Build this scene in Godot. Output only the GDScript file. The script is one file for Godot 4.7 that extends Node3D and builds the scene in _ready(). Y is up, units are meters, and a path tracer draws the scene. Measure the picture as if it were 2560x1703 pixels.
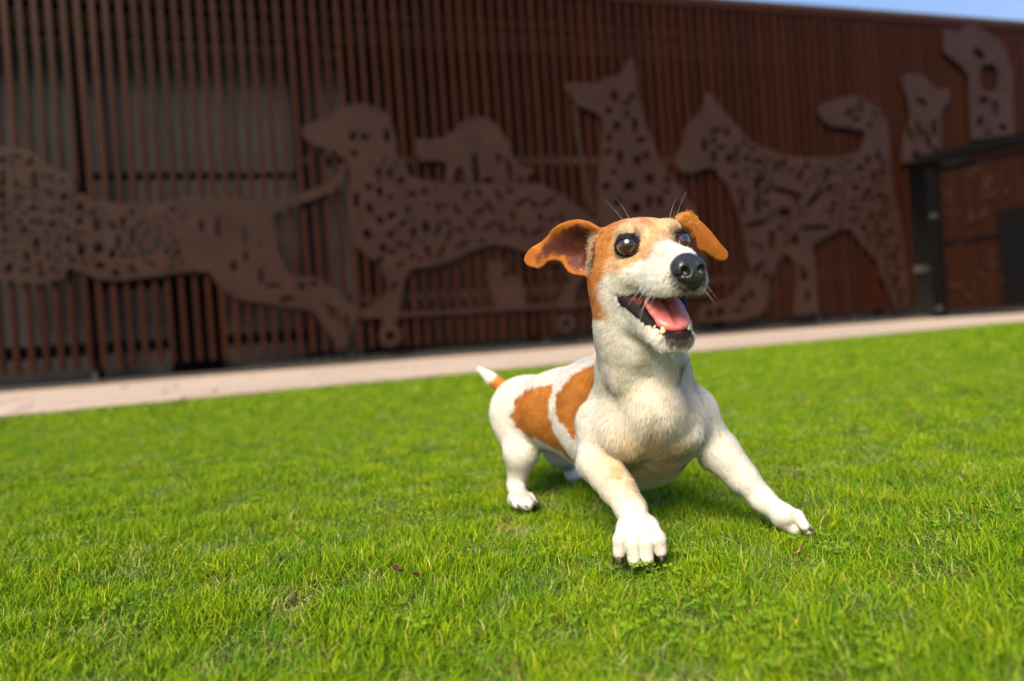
extends Node3D

const HEAD_AT := Vector3(0.1226, 0.2737, -0.6423)
const HEAD_F := Vector3(0.2418, -0.0349, 0.9697)
const HEAD_U := Vector3(-0.0290, 0.9986, 0.0432)
const HEAD_R := Vector3(-0.9699, -0.0386, 0.2404)
const EAR_RIGHT_AT := Vector3(0.0857, 0.2907, -0.6544)
const EAR_RIGHT_X := Vector3(0.8849, -0.1163, 0.4511)
const EAR_RIGHT_Y := Vector3(0.0709, 0.9907, 0.1163)
const EAR_RIGHT_N := Vector3(-0.4604, -0.0709, 0.8849)
const EAR_RIGHT_LINE: Array[Vector2] = [Vector2(4.4, 13.6), Vector2(-1.5, 19.4), Vector2(-9.6, 24.5), Vector2(-19.0, 26.5), Vector2(-28.5, 25.6), Vector2(-38.0, 22.4), Vector2(-46.9, 17.0), Vector2(-52.6, 10.4), Vector2(-59.1, 5.2), Vector2(-66.6, 1.1), Vector2(-71.7, -4.5), Vector2(-73.8, -10.6), Vector2(-72.5, -15.2), Vector2(-67.4, -18.5), Vector2(-59.0, -20.3), Vector2(-54.8, -18.0), Vector2(-51.2, -13.8), Vector2(-45.8, -11.9), Vector2(-40.1, -13.4), Vector2(-36.8, -17.8), Vector2(-32.7, -22.9), Vector2(-26.3, -25.8), Vector2(-18.3, -26.0), Vector2(-11.2, -25.5), Vector2(-4.9, -29.8), Vector2(0.5, -33.3), Vector2(5.0, -25.2), Vector2(7.8, -7.2)]
const EAR_LEFT_AT := Vector3(0.1687, 0.3002, -0.6606)
const EAR_LEFT_X := Vector3(0.9924, -0.0557, -0.1097)
const EAR_LEFT_Y := Vector3(0.0707, 0.9879, 0.1379)
const EAR_LEFT_N := Vector3(0.1007, -0.1447, 0.9843)
const EAR_LEFT_LINE: Array[Vector2] = [Vector2(-14.7, 8.7), Vector2(-11.9, 14.4), Vector2(-7.4, 17.3), Vector2(-2.9, 17.7), Vector2(4.0, 14.5), Vector2(11.8, 8.7), Vector2(19.7, 1.8), Vector2(26.1, -5.1), Vector2(32.5, -11.7), Vector2(38.2, -16.8), Vector2(40.3, -22.0), Vector2(38.6, -26.0), Vector2(34.0, -27.9), Vector2(27.0, -26.4), Vector2(20.7, -22.7), Vector2(14.5, -19.0), Vector2(8.3, -16.8), Vector2(4.8, -7.3), Vector2(-0.1, 1.8)]
const J := {
	"neck_top": Vector3(0.1141, 0.2524, -0.6554),
	"neck_mid": Vector3(0.1191, 0.2119, -0.6750),
	"neck_low": Vector3(0.1269, 0.1715, -0.7145),
	"chest": Vector3(0.1310, 0.1281, -0.7440),
	"sternum": Vector3(0.1299, 0.1235, -0.7140),
	"rib": Vector3(0.1113, 0.1167, -0.7989),
	"rib_low": Vector3(0.1303, 0.0895, -0.7786),
	"waist": Vector3(0.0550, 0.1180, -0.8839),
	"loin": Vector3(0.0297, 0.1206, -0.9239),
	"rump": Vector3(0.0102, 0.1135, -0.9539),
	"withers": Vector3(0.1028, 0.1530, -0.7993),
	"cordR0": Vector3(0.0935, 0.2246, -0.6521),
	"cordR1": Vector3(0.1026, 0.1755, -0.6745),
	"cordL0": Vector3(0.1449, 0.1883, -0.6497),
	"keel": Vector3(0.1300, 0.1394, -0.6771),
	"pecR": Vector3(0.1023, 0.1156, -0.6989),
	"pecL": Vector3(0.1540, 0.1197, -0.6989),
	"foldR0": Vector3(0.0903, 0.1129, -0.6588),
	"foldR1": Vector3(0.0946, 0.0851, -0.6735),
	"foldL0": Vector3(0.1521, 0.1021, -0.6637),
	"foldL1": Vector3(0.1701, 0.1214, -0.6709),
	"fold0": Vector3(0.1243, 0.1282, -0.6490),
	"fold1": Vector3(0.1247, 0.0722, -0.6934),
	"elbowR": Vector3(0.0654, 0.0807, -0.7205),
	"elbowL": Vector3(0.1929, 0.0756, -0.7334),
	"belly": Vector3(0.1193, 0.0813, -0.6985),
	"spotL": Vector3(0.1970, 0.1659, -0.7644),
	"spotR": Vector3(-0.0314, 0.1003, -0.9637),
	"shR": Vector3(0.0845, 0.1223, -0.7339),
	"shL": Vector3(0.1799, 0.1242, -0.7290),
	"elR": Vector3(0.0755, 0.0868, -0.7135),
	"foR": Vector3(0.0894, 0.0661, -0.6883),
	"wrR": Vector3(0.0988, 0.0489, -0.6661),
	"kpR": Vector3(0.1007, 0.0363, -0.6460),
	"tpR": Vector3(0.0996, 0.0139, -0.6347),
	"elL": Vector3(0.2017, 0.0844, -0.7265),
	"foL": Vector3(0.2183, 0.0600, -0.7202),
	"wrL": Vector3(0.2367, 0.0368, -0.7140),
	"kpL": Vector3(0.2551, 0.0198, -0.7098),
	"tpL": Vector3(0.2736, 0.0077, -0.7026),
	"hipR": Vector3(0.0030, 0.1046, -0.9438),
	"knR": Vector3(0.0010, 0.0676, -0.9133),
	"hkR": Vector3(-0.0082, 0.0223, -0.9328),
	"ftR": Vector3(-0.0057, 0.0103, -0.9027),
	"trR": Vector3(0.0043, 0.0095, -0.8777),
	"hipL": Vector3(0.0364, 0.0955, -0.9987),
	"knL": Vector3(0.0549, 0.0513, -0.9881),
	"hkL": Vector3(0.0713, 0.0196, -1.0478),
	"ftL": Vector3(0.0733, 0.0079, -1.0327),
	"t0": Vector3(-0.0042, 0.1342, -0.9841),
	"t1": Vector3(-0.0169, 0.1446, -1.0042),
	"t2": Vector3(-0.0333, 0.1566, -1.0193),
	"t3": Vector3(-0.0499, 0.1712, -1.0345),
}
const BODY_AXIS := Vector3(0.4989, 0.0000, 0.8667)
const BODY_SIDE := Vector3(-0.8667, 0.0000, 0.4989)
const BODY_RUMP := Vector3(0.0102, 0.1135, -0.9539)
const PATCH_SADDLE: Array[Vector2] = [Vector2(234, 194), Vector2(211, 188), Vector2(189, 178), Vector2(164, 166), Vector2(148, 147), Vector2(149, 129), Vector2(167, 117), Vector2(180, 108), Vector2(188, 101), Vector2(201, 113), Vector2(216, 132), Vector2(231, 155), Vector2(243, 176)]
const PATCH_FLANK: Array[Vector2] = [Vector2(70, 149), Vector2(93, 154), Vector2(127, 157), Vector2(133, 151), Vector2(128, 133), Vector2(141, 109), Vector2(158, 93), Vector2(168, 79), Vector2(172, 69), Vector2(137, 79), Vector2(101, 87), Vector2(59, 95), Vector2(45, 106), Vector2(41, 123), Vector2(53, 137)]
const CUTOUTS := [
	{"name": "hound_panel", "label": "brown steel cutout of a leaping patterned hound at the left end of the wall",
		"outline": [Vector2(0.005, 2.156), Vector2(0.269, 2.130), Vector2(0.389, 2.110), Vector2(0.469, 2.033), Vector2(0.547, 1.967), Vector2(0.676, 1.914), Vector2(0.735, 1.772), Vector2(0.854, 1.664), Vector2(1.076, 1.631), Vector2(1.338, 1.627), Vector2(1.540, 1.653), Vector2(1.645, 1.696), Vector2(1.884, 1.678), Vector2(2.128, 1.652), Vector2(2.270, 1.642), Vector2(2.415, 1.659), Vector2(2.601, 1.691), Vector2(2.791, 1.750), Vector2(2.908, 1.808), Vector2(3.010, 1.897), Vector2(3.044, 2.002), Vector2(3.097, 1.990), Vector2(3.075, 1.904), Vector2(2.986, 1.733), Vector2(2.784, 1.650), Vector2(2.518, 1.569), Vector2(2.357, 1.500), Vector2(2.356, 1.344), Vector2(2.402, 1.171), Vector2(2.461, 0.973), Vector2(2.525, 0.898), Vector2(2.700, 0.901), Vector2(2.793, 0.846), Vector2(2.929, 0.730), Vector2(3.050, 0.602), Vector2(3.122, 0.535), Vector2(3.081, 0.443), Vector2(2.963, 0.513), Vector2(2.794, 0.644), Vector2(2.837, 0.505), Vector2(2.989, 0.351), Vector2(2.977, 0.187), Vector2(2.890, 0.193), Vector2(2.762, 0.417), Vector2(2.675, 0.558), Vector2(2.504, 0.603), Vector2(2.285, 0.654), Vector2(2.049, 0.701), Vector2(1.897, 0.784), Vector2(1.817, 0.882), Vector2(1.779, 0.980), Vector2(1.619, 0.999), Vector2(1.335, 0.971), Vector2(1.056, 0.933), Vector2(0.849, 0.954), Vector2(0.721, 1.027), Vector2(0.631, 1.074), Vector2(0.577, 0.977), Vector2(0.436, 0.935), Vector2(0.183, 0.964), Vector2(-0.073, 1.028)],
		"added": [],
		"holes": [[Vector2(0.779, 1.738), Vector2(0.772, 1.723), Vector2(0.755, 1.718), Vector2(0.737, 1.723), Vector2(0.731, 1.738), Vector2(0.733, 1.769), Vector2(0.741, 1.784), Vector2(0.757, 1.789), Vector2(0.775, 1.784), Vector2(0.781, 1.770)],
			[Vector2(0.781, 1.586), Vector2(0.771, 1.568), Vector2(0.751, 1.562), Vector2(0.728, 1.568), Vector2(0.721, 1.586), Vector2(0.723, 1.624), Vector2(0.733, 1.642), Vector2(0.753, 1.647), Vector2(0.776, 1.641), Vector2(0.784, 1.624)],
			[Vector2(0.766, 1.462), Vector2(0.758, 1.447), Vector2(0.739, 1.442), Vector2(0.719, 1.447), Vector2(0.712, 1.462), Vector2(0.714, 1.493), Vector2(0.722, 1.508), Vector2(0.741, 1.513), Vector2(0.761, 1.508), Vector2(0.768, 1.493)],
			[Vector2(0.767, 1.194), Vector2(0.756, 1.166), Vector2(0.735, 1.158), Vector2(0.713, 1.167), Vector2(0.706, 1.194), Vector2(0.710, 1.250), Vector2(0.720, 1.277), Vector2(0.741, 1.286), Vector2(0.763, 1.277), Vector2(0.770, 1.250)],
			[Vector2(0.922, 1.421), Vector2(0.910, 1.393), Vector2(0.884, 1.385), Vector2(0.857, 1.394), Vector2(0.848, 1.421), Vector2(0.852, 1.477), Vector2(0.864, 1.504), Vector2(0.889, 1.513), Vector2(0.917, 1.504), Vector2(0.926, 1.477)],
			[Vector2(0.920, 1.214), Vector2(0.907, 1.194), Vector2(0.877, 1.188), Vector2(0.845, 1.196), Vector2(0.834, 1.215), Vector2(0.837, 1.256), Vector2(0.850, 1.275), Vector2(0.879, 1.281), Vector2(0.911, 1.274), Vector2(0.923, 1.254)],
			[Vector2(1.029, 1.393), Vector2(1.014, 1.391), Vector2(0.991, 1.406), Vector2(0.969, 1.429), Vector2(0.966, 1.445), Vector2(0.979, 1.463), Vector2(0.993, 1.465), Vector2(1.016, 1.450), Vector2(1.038, 1.427), Vector2(1.041, 1.411)],
			[Vector2(1.052, 1.249), Vector2(1.044, 1.215), Vector2(1.031, 1.204), Vector2(1.018, 1.215), Vector2(1.014, 1.248), Vector2(1.019, 1.318), Vector2(1.027, 1.351), Vector2(1.040, 1.362), Vector2(1.053, 1.352), Vector2(1.057, 1.319)],
			[Vector2(1.003, 1.155), Vector2(0.995, 1.134), Vector2(0.978, 1.127), Vector2(0.959, 1.135), Vector2(0.954, 1.156), Vector2(0.956, 1.200), Vector2(0.965, 1.221), Vector2(0.982, 1.228), Vector2(1.000, 1.220), Vector2(1.006, 1.199)],
			[Vector2(1.176, 1.299), Vector2(1.166, 1.265), Vector2(1.148, 1.254), Vector2(1.130, 1.265), Vector2(1.125, 1.299), Vector2(1.130, 1.368), Vector2(1.139, 1.402), Vector2(1.157, 1.413), Vector2(1.175, 1.402), Vector2(1.180, 1.369)],
			[Vector2(1.288, 1.458), Vector2(1.278, 1.445), Vector2(1.250, 1.431), Vector2(1.217, 1.422), Vector2(1.203, 1.426), Vector2(1.198, 1.444), Vector2(1.207, 1.457), Vector2(1.235, 1.471), Vector2(1.268, 1.480), Vector2(1.283, 1.476)],
			[Vector2(1.393, 1.382), Vector2(1.379, 1.382), Vector2(1.358, 1.398), Vector2(1.339, 1.422), Vector2(1.338, 1.438), Vector2(1.352, 1.455), Vector2(1.367, 1.455), Vector2(1.388, 1.439), Vector2(1.406, 1.416), Vector2(1.408, 1.399)],
			[Vector2(1.390, 1.253), Vector2(1.379, 1.215), Vector2(1.359, 1.204), Vector2(1.338, 1.216), Vector2(1.332, 1.252), Vector2(1.338, 1.329), Vector2(1.348, 1.366), Vector2(1.368, 1.378), Vector2(1.389, 1.366), Vector2(1.395, 1.330)],
			[Vector2(1.307, 1.173), Vector2(1.292, 1.162), Vector2(1.258, 1.160), Vector2(1.220, 1.165), Vector2(1.206, 1.176), Vector2(1.207, 1.198), Vector2(1.222, 1.208), Vector2(1.256, 1.211), Vector2(1.294, 1.206), Vector2(1.309, 1.195)],
			[Vector2(1.177, 1.144), Vector2(1.166, 1.137), Vector2(1.141, 1.135), Vector2(1.112, 1.139), Vector2(1.102, 1.147), Vector2(1.103, 1.163), Vector2(1.114, 1.170), Vector2(1.139, 1.172), Vector2(1.168, 1.168), Vector2(1.178, 1.160)],
			[Vector2(1.152, 0.994), Vector2(1.136, 0.995), Vector2(1.114, 1.017), Vector2(1.095, 1.046), Vector2(1.095, 1.065), Vector2(1.112, 1.082), Vector2(1.128, 1.081), Vector2(1.150, 1.060), Vector2(1.169, 1.030), Vector2(1.170, 1.011)],
			[Vector2(1.030, 0.989), Vector2(1.020, 0.975), Vector2(0.999, 0.972), Vector2(0.976, 0.977), Vector2(0.968, 0.991), Vector2(0.970, 1.019), Vector2(0.979, 1.033), Vector2(1.001, 1.036), Vector2(1.024, 1.031), Vector2(1.032, 1.017)],
			[Vector2(0.919, 1.067), Vector2(0.907, 1.055), Vector2(0.877, 1.053), Vector2(0.845, 1.058), Vector2(0.833, 1.070), Vector2(0.835, 1.095), Vector2(0.848, 1.107), Vector2(0.877, 1.110), Vector2(0.909, 1.105), Vector2(0.921, 1.092)],
			[Vector2(1.329, 1.037), Vector2(1.308, 1.045), Vector2(1.266, 1.077), Vector2(1.223, 1.117), Vector2(1.210, 1.138), Vector2(1.219, 1.151), Vector2(1.240, 1.143), Vector2(1.281, 1.111), Vector2(1.325, 1.071), Vector2(1.338, 1.050)],
			[Vector2(1.529, 1.562), Vector2(1.520, 1.551), Vector2(1.500, 1.547), Vector2(1.479, 1.551), Vector2(1.471, 1.562), Vector2(1.472, 1.585), Vector2(1.481, 1.595), Vector2(1.501, 1.599), Vector2(1.523, 1.595), Vector2(1.531, 1.584)],
			[Vector2(1.507, 1.441), Vector2(1.500, 1.430), Vector2(1.485, 1.427), Vector2(1.468, 1.430), Vector2(1.462, 1.441), Vector2(1.463, 1.464), Vector2(1.471, 1.475), Vector2(1.486, 1.478), Vector2(1.503, 1.474), Vector2(1.509, 1.463)],
			[Vector2(1.497, 1.347), Vector2(1.490, 1.338), Vector2(1.475, 1.335), Vector2(1.458, 1.339), Vector2(1.452, 1.348), Vector2(1.453, 1.367), Vector2(1.460, 1.376), Vector2(1.476, 1.379), Vector2(1.493, 1.376), Vector2(1.499, 1.367)],
			[Vector2(1.524, 1.249), Vector2(1.515, 1.239), Vector2(1.495, 1.236), Vector2(1.473, 1.240), Vector2(1.466, 1.251), Vector2(1.467, 1.273), Vector2(1.476, 1.284), Vector2(1.496, 1.287), Vector2(1.518, 1.283), Vector2(1.525, 1.272)],
			[Vector2(1.538, 1.152), Vector2(1.530, 1.137), Vector2(1.514, 1.132), Vector2(1.498, 1.137), Vector2(1.492, 1.153), Vector2(1.494, 1.185), Vector2(1.502, 1.201), Vector2(1.517, 1.205), Vector2(1.534, 1.200), Vector2(1.540, 1.184)],
			[Vector2(1.501, 1.043), Vector2(1.495, 1.029), Vector2(1.473, 1.013), Vector2(1.445, 1.000), Vector2(1.431, 1.003), Vector2(1.424, 1.020), Vector2(1.430, 1.034), Vector2(1.452, 1.050), Vector2(1.480, 1.062), Vector2(1.494, 1.060)],
			[Vector2(1.758, 1.380), Vector2(1.750, 1.352), Vector2(1.734, 1.343), Vector2(1.717, 1.352), Vector2(1.712, 1.380), Vector2(1.716, 1.438), Vector2(1.724, 1.467), Vector2(1.741, 1.476), Vector2(1.757, 1.467), Vector2(1.762, 1.439)],
			[Vector2(1.899, 1.365), Vector2(1.891, 1.325), Vector2(1.876, 1.312), Vector2(1.862, 1.325), Vector2(1.859, 1.364), Vector2(1.865, 1.446), Vector2(1.873, 1.486), Vector2(1.887, 1.499), Vector2(1.902, 1.486), Vector2(1.905, 1.447)],
			[Vector2(2.135, 1.264), Vector2(2.126, 1.224), Vector2(2.111, 1.211), Vector2(2.097, 1.224), Vector2(2.094, 1.263), Vector2(2.099, 1.346), Vector2(2.108, 1.386), Vector2(2.123, 1.399), Vector2(2.137, 1.386), Vector2(2.141, 1.347)],
			[Vector2(2.133, 1.095), Vector2(2.125, 1.074), Vector2(2.109, 1.068), Vector2(2.091, 1.075), Vector2(2.085, 1.096), Vector2(2.088, 1.138), Vector2(2.096, 1.159), Vector2(2.113, 1.166), Vector2(2.131, 1.159), Vector2(2.136, 1.138)],
			[Vector2(2.277, 1.561), Vector2(2.270, 1.548), Vector2(2.253, 1.544), Vector2(2.235, 1.548), Vector2(2.229, 1.561), Vector2(2.231, 1.587), Vector2(2.238, 1.600), Vector2(2.255, 1.604), Vector2(2.273, 1.600), Vector2(2.279, 1.587)],
			[Vector2(2.024, 1.002), Vector2(2.014, 0.978), Vector2(1.992, 0.971), Vector2(1.970, 0.979), Vector2(1.963, 1.003), Vector2(1.966, 1.052), Vector2(1.976, 1.076), Vector2(1.997, 1.083), Vector2(2.020, 1.075), Vector2(2.027, 1.051)],
			[Vector2(2.251, 0.889), Vector2(2.242, 0.857), Vector2(2.225, 0.847), Vector2(2.207, 0.858), Vector2(2.202, 0.890), Vector2(2.207, 0.956), Vector2(2.216, 0.988), Vector2(2.233, 0.998), Vector2(2.251, 0.988), Vector2(2.256, 0.956)],
			[Vector2(2.416, 0.828), Vector2(2.395, 0.816), Vector2(2.343, 0.808), Vector2(2.285, 0.805), Vector2(2.262, 0.812), Vector2(2.260, 0.832), Vector2(2.281, 0.844), Vector2(2.332, 0.852), Vector2(2.391, 0.855), Vector2(2.414, 0.848)],
			[Vector2(2.523, 0.690), Vector2(2.502, 0.677), Vector2(2.450, 0.668), Vector2(2.392, 0.666), Vector2(2.368, 0.675), Vector2(2.366, 0.699), Vector2(2.387, 0.712), Vector2(2.439, 0.721), Vector2(2.498, 0.723), Vector2(2.521, 0.714)],
			[Vector2(2.616, 0.792), Vector2(2.606, 0.776), Vector2(2.584, 0.772), Vector2(2.560, 0.778), Vector2(2.552, 0.794), Vector2(2.554, 0.828), Vector2(2.565, 0.844), Vector2(2.586, 0.848), Vector2(2.610, 0.842), Vector2(2.619, 0.826)],
			[Vector2(2.741, 0.819), Vector2(2.731, 0.810), Vector2(2.706, 0.808), Vector2(2.679, 0.812), Vector2(2.669, 0.822), Vector2(2.671, 0.843), Vector2(2.681, 0.852), Vector2(2.706, 0.854), Vector2(2.733, 0.850), Vector2(2.743, 0.840)],
			[Vector2(2.263, 1.215), Vector2(2.256, 1.206), Vector2(2.240, 1.203), Vector2(2.221, 1.207), Vector2(2.215, 1.216), Vector2(2.216, 1.236), Vector2(2.224, 1.246), Vector2(2.240, 1.248), Vector2(2.258, 1.245), Vector2(2.265, 1.235)],
			[Vector2(0.424, 1.590), Vector2(0.412, 1.580), Vector2(0.384, 1.577), Vector2(0.354, 1.580), Vector2(0.342, 1.591), Vector2(0.344, 1.612), Vector2(0.356, 1.622), Vector2(0.383, 1.625), Vector2(0.414, 1.622), Vector2(0.426, 1.611)],
			[Vector2(0.301, 1.475), Vector2(0.287, 1.467), Vector2(0.256, 1.465), Vector2(0.221, 1.468), Vector2(0.208, 1.477), Vector2(0.209, 1.495), Vector2(0.223, 1.504), Vector2(0.254, 1.506), Vector2(0.289, 1.503), Vector2(0.302, 1.494)],
			[Vector2(0.631, 1.551), Vector2(0.616, 1.545), Vector2(0.589, 1.552), Vector2(0.562, 1.569), Vector2(0.555, 1.585), Vector2(0.563, 1.608), Vector2(0.579, 1.614), Vector2(0.606, 1.607), Vector2(0.633, 1.590), Vector2(0.640, 1.574)],
			[Vector2(0.444, 1.868), Vector2(0.436, 1.856), Vector2(0.418, 1.852), Vector2(0.398, 1.856), Vector2(0.391, 1.867), Vector2(0.393, 1.892), Vector2(0.401, 1.904), Vector2(0.419, 1.908), Vector2(0.439, 1.904), Vector2(0.446, 1.892)],
			[Vector2(0.358, 1.762), Vector2(0.350, 1.749), Vector2(0.334, 1.745), Vector2(0.317, 1.749), Vector2(0.311, 1.762), Vector2(0.313, 1.789), Vector2(0.320, 1.803), Vector2(0.336, 1.807), Vector2(0.354, 1.803), Vector2(0.360, 1.790)],
			[Vector2(0.350, 1.159), Vector2(0.341, 1.136), Vector2(0.322, 1.129), Vector2(0.303, 1.137), Vector2(0.297, 1.160), Vector2(0.300, 1.209), Vector2(0.309, 1.232), Vector2(0.327, 1.240), Vector2(0.347, 1.232), Vector2(0.353, 1.208)],
			[Vector2(0.499, 1.157), Vector2(0.491, 1.136), Vector2(0.475, 1.129), Vector2(0.457, 1.137), Vector2(0.452, 1.157), Vector2(0.455, 1.200), Vector2(0.463, 1.221), Vector2(0.479, 1.228), Vector2(0.497, 1.220), Vector2(0.502, 1.200)],
			[Vector2(0.553, 1.447), Vector2(0.545, 1.436), Vector2(0.527, 1.433), Vector2(0.507, 1.437), Vector2(0.500, 1.447), Vector2(0.501, 1.469), Vector2(0.509, 1.479), Vector2(0.527, 1.482), Vector2(0.547, 1.479), Vector2(0.555, 1.468)],
			[Vector2(0.300, 1.798), Vector2(0.292, 1.784), Vector2(0.277, 1.780), Vector2(0.259, 1.784), Vector2(0.253, 1.797), Vector2(0.255, 1.825), Vector2(0.263, 1.838), Vector2(0.278, 1.842), Vector2(0.296, 1.838), Vector2(0.302, 1.825)],
			[Vector2(0.266, 1.305), Vector2(0.258, 1.284), Vector2(0.242, 1.278), Vector2(0.225, 1.285), Vector2(0.220, 1.305), Vector2(0.222, 1.347), Vector2(0.230, 1.368), Vector2(0.246, 1.375), Vector2(0.263, 1.368), Vector2(0.269, 1.347)],
			[Vector2(0.570, 1.028), Vector2(0.564, 1.018), Vector2(0.553, 1.015), Vector2(0.541, 1.019), Vector2(0.536, 1.029), Vector2(0.538, 1.049), Vector2(0.543, 1.058), Vector2(0.554, 1.061), Vector2(0.567, 1.058), Vector2(0.571, 1.048)],
			[Vector2(0.516, 1.055), Vector2(0.511, 1.045), Vector2(0.499, 1.042), Vector2(0.486, 1.046), Vector2(0.481, 1.056), Vector2(0.483, 1.077), Vector2(0.488, 1.087), Vector2(0.500, 1.090), Vector2(0.513, 1.086), Vector2(0.518, 1.076)],
			[Vector2(0.409, 1.982), Vector2(0.397, 1.973), Vector2(0.385, 1.976), Vector2(0.375, 1.988), Vector2(0.377, 2.003), Vector2(0.392, 2.028), Vector2(0.403, 2.037), Vector2(0.416, 2.034), Vector2(0.425, 2.022), Vector2(0.423, 2.007)],
			[Vector2(0.297, 1.047), Vector2(0.289, 1.038), Vector2(0.273, 1.035), Vector2(0.256, 1.039), Vector2(0.249, 1.048), Vector2(0.250, 1.068), Vector2(0.258, 1.078), Vector2(0.274, 1.080), Vector2(0.292, 1.076), Vector2(0.298, 1.067)],
			[Vector2(0.230, 1.402), Vector2(0.225, 1.396), Vector2(0.213, 1.395), Vector2(0.200, 1.397), Vector2(0.196, 1.402), Vector2(0.196, 1.413), Vector2(0.201, 1.418), Vector2(0.213, 1.420), Vector2(0.226, 1.418), Vector2(0.231, 1.412)],
			[Vector2(0.279, 2.035), Vector2(0.273, 2.022), Vector2(0.260, 2.018), Vector2(0.246, 2.022), Vector2(0.241, 2.034), Vector2(0.243, 2.060), Vector2(0.249, 2.073), Vector2(0.262, 2.078), Vector2(0.276, 2.074), Vector2(0.281, 2.061)],
			[Vector2(0.501, 1.295), Vector2(0.500, 1.285), Vector2(0.491, 1.276), Vector2(0.478, 1.272), Vector2(0.471, 1.276), Vector2(0.464, 1.292), Vector2(0.465, 1.303), Vector2(0.474, 1.311), Vector2(0.487, 1.316), Vector2(0.494, 1.311)],
			[Vector2(0.464, 1.739), Vector2(0.457, 1.723), Vector2(0.442, 1.718), Vector2(0.427, 1.723), Vector2(0.422, 1.738), Vector2(0.424, 1.770), Vector2(0.431, 1.786), Vector2(0.445, 1.791), Vector2(0.461, 1.786), Vector2(0.466, 1.771)],
			[Vector2(0.398, 1.471), Vector2(0.392, 1.460), Vector2(0.378, 1.457), Vector2(0.363, 1.461), Vector2(0.357, 1.472), Vector2(0.359, 1.494), Vector2(0.365, 1.505), Vector2(0.379, 1.508), Vector2(0.394, 1.505), Vector2(0.400, 1.494)],
			[Vector2(0.416, 1.276), Vector2(0.409, 1.256), Vector2(0.393, 1.250), Vector2(0.376, 1.257), Vector2(0.371, 1.276), Vector2(0.374, 1.317), Vector2(0.382, 1.337), Vector2(0.397, 1.343), Vector2(0.414, 1.337), Vector2(0.419, 1.317)],
			[Vector2(0.594, 1.176), Vector2(0.586, 1.168), Vector2(0.569, 1.166), Vector2(0.550, 1.169), Vector2(0.543, 1.178), Vector2(0.544, 1.194), Vector2(0.552, 1.202), Vector2(0.569, 1.205), Vector2(0.588, 1.201), Vector2(0.595, 1.193)],
			[Vector2(0.346, 1.545), Vector2(0.337, 1.539), Vector2(0.322, 1.541), Vector2(0.306, 1.549), Vector2(0.302, 1.559), Vector2(0.306, 1.575), Vector2(0.315, 1.581), Vector2(0.331, 1.579), Vector2(0.347, 1.571), Vector2(0.351, 1.561)],
			[Vector2(0.490, 1.648), Vector2(0.490, 1.634), Vector2(0.481, 1.624), Vector2(0.466, 1.619), Vector2(0.457, 1.627), Vector2(0.447, 1.649), Vector2(0.447, 1.663), Vector2(0.457, 1.673), Vector2(0.471, 1.678), Vector2(0.481, 1.670)],
			[Vector2(0.180, 1.535), Vector2(0.171, 1.528), Vector2(0.154, 1.531), Vector2(0.138, 1.539), Vector2(0.134, 1.550), Vector2(0.139, 1.569), Vector2(0.149, 1.576), Vector2(0.165, 1.574), Vector2(0.181, 1.565), Vector2(0.185, 1.554)],
			[Vector2(0.724, 1.356), Vector2(0.714, 1.352), Vector2(0.698, 1.359), Vector2(0.684, 1.373), Vector2(0.683, 1.385), Vector2(0.692, 1.401), Vector2(0.702, 1.404), Vector2(0.718, 1.397), Vector2(0.732, 1.384), Vector2(0.733, 1.372)],
			[Vector2(0.722, 1.289), Vector2(0.712, 1.284), Vector2(0.700, 1.290), Vector2(0.689, 1.301), Vector2(0.688, 1.312), Vector2(0.698, 1.329), Vector2(0.707, 1.333), Vector2(0.720, 1.328), Vector2(0.731, 1.317), Vector2(0.731, 1.305)],
			[Vector2(0.152, 1.468), Vector2(0.141, 1.460), Vector2(0.128, 1.464), Vector2(0.119, 1.476), Vector2(0.121, 1.490), Vector2(0.134, 1.513), Vector2(0.145, 1.521), Vector2(0.157, 1.518), Vector2(0.167, 1.506), Vector2(0.165, 1.492)],
			[Vector2(0.293, 1.691), Vector2(0.285, 1.679), Vector2(0.269, 1.675), Vector2(0.250, 1.679), Vector2(0.244, 1.691), Vector2(0.245, 1.715), Vector2(0.253, 1.727), Vector2(0.270, 1.730), Vector2(0.288, 1.727), Vector2(0.295, 1.715)],
			[Vector2(0.570, 1.245), Vector2(0.561, 1.233), Vector2(0.548, 1.233), Vector2(0.536, 1.241), Vector2(0.535, 1.256), Vector2(0.544, 1.284), Vector2(0.553, 1.296), Vector2(0.566, 1.297), Vector2(0.577, 1.288), Vector2(0.578, 1.273)],
			[Vector2(0.438, 1.027), Vector2(0.437, 1.013), Vector2(0.427, 1.003), Vector2(0.413, 0.998), Vector2(0.403, 1.006), Vector2(0.393, 1.028), Vector2(0.393, 1.042), Vector2(0.404, 1.053), Vector2(0.418, 1.057), Vector2(0.428, 1.050)],
			[Vector2(0.578, 1.851), Vector2(0.570, 1.835), Vector2(0.554, 1.830), Vector2(0.537, 1.835), Vector2(0.531, 1.850), Vector2(0.533, 1.883), Vector2(0.541, 1.899), Vector2(0.557, 1.905), Vector2(0.574, 1.900), Vector2(0.580, 1.884)],
			[Vector2(0.477, 1.558), Vector2(0.468, 1.552), Vector2(0.456, 1.557), Vector2(0.447, 1.567), Vector2(0.447, 1.578), Vector2(0.457, 1.595), Vector2(0.466, 1.600), Vector2(0.477, 1.596), Vector2(0.487, 1.586), Vector2(0.486, 1.575)],
			[Vector2(0.655, 1.840), Vector2(0.653, 1.830), Vector2(0.643, 1.820), Vector2(0.628, 1.814), Vector2(0.621, 1.817), Vector2(0.614, 1.831), Vector2(0.616, 1.841), Vector2(0.627, 1.850), Vector2(0.641, 1.856), Vector2(0.649, 1.853)],
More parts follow.
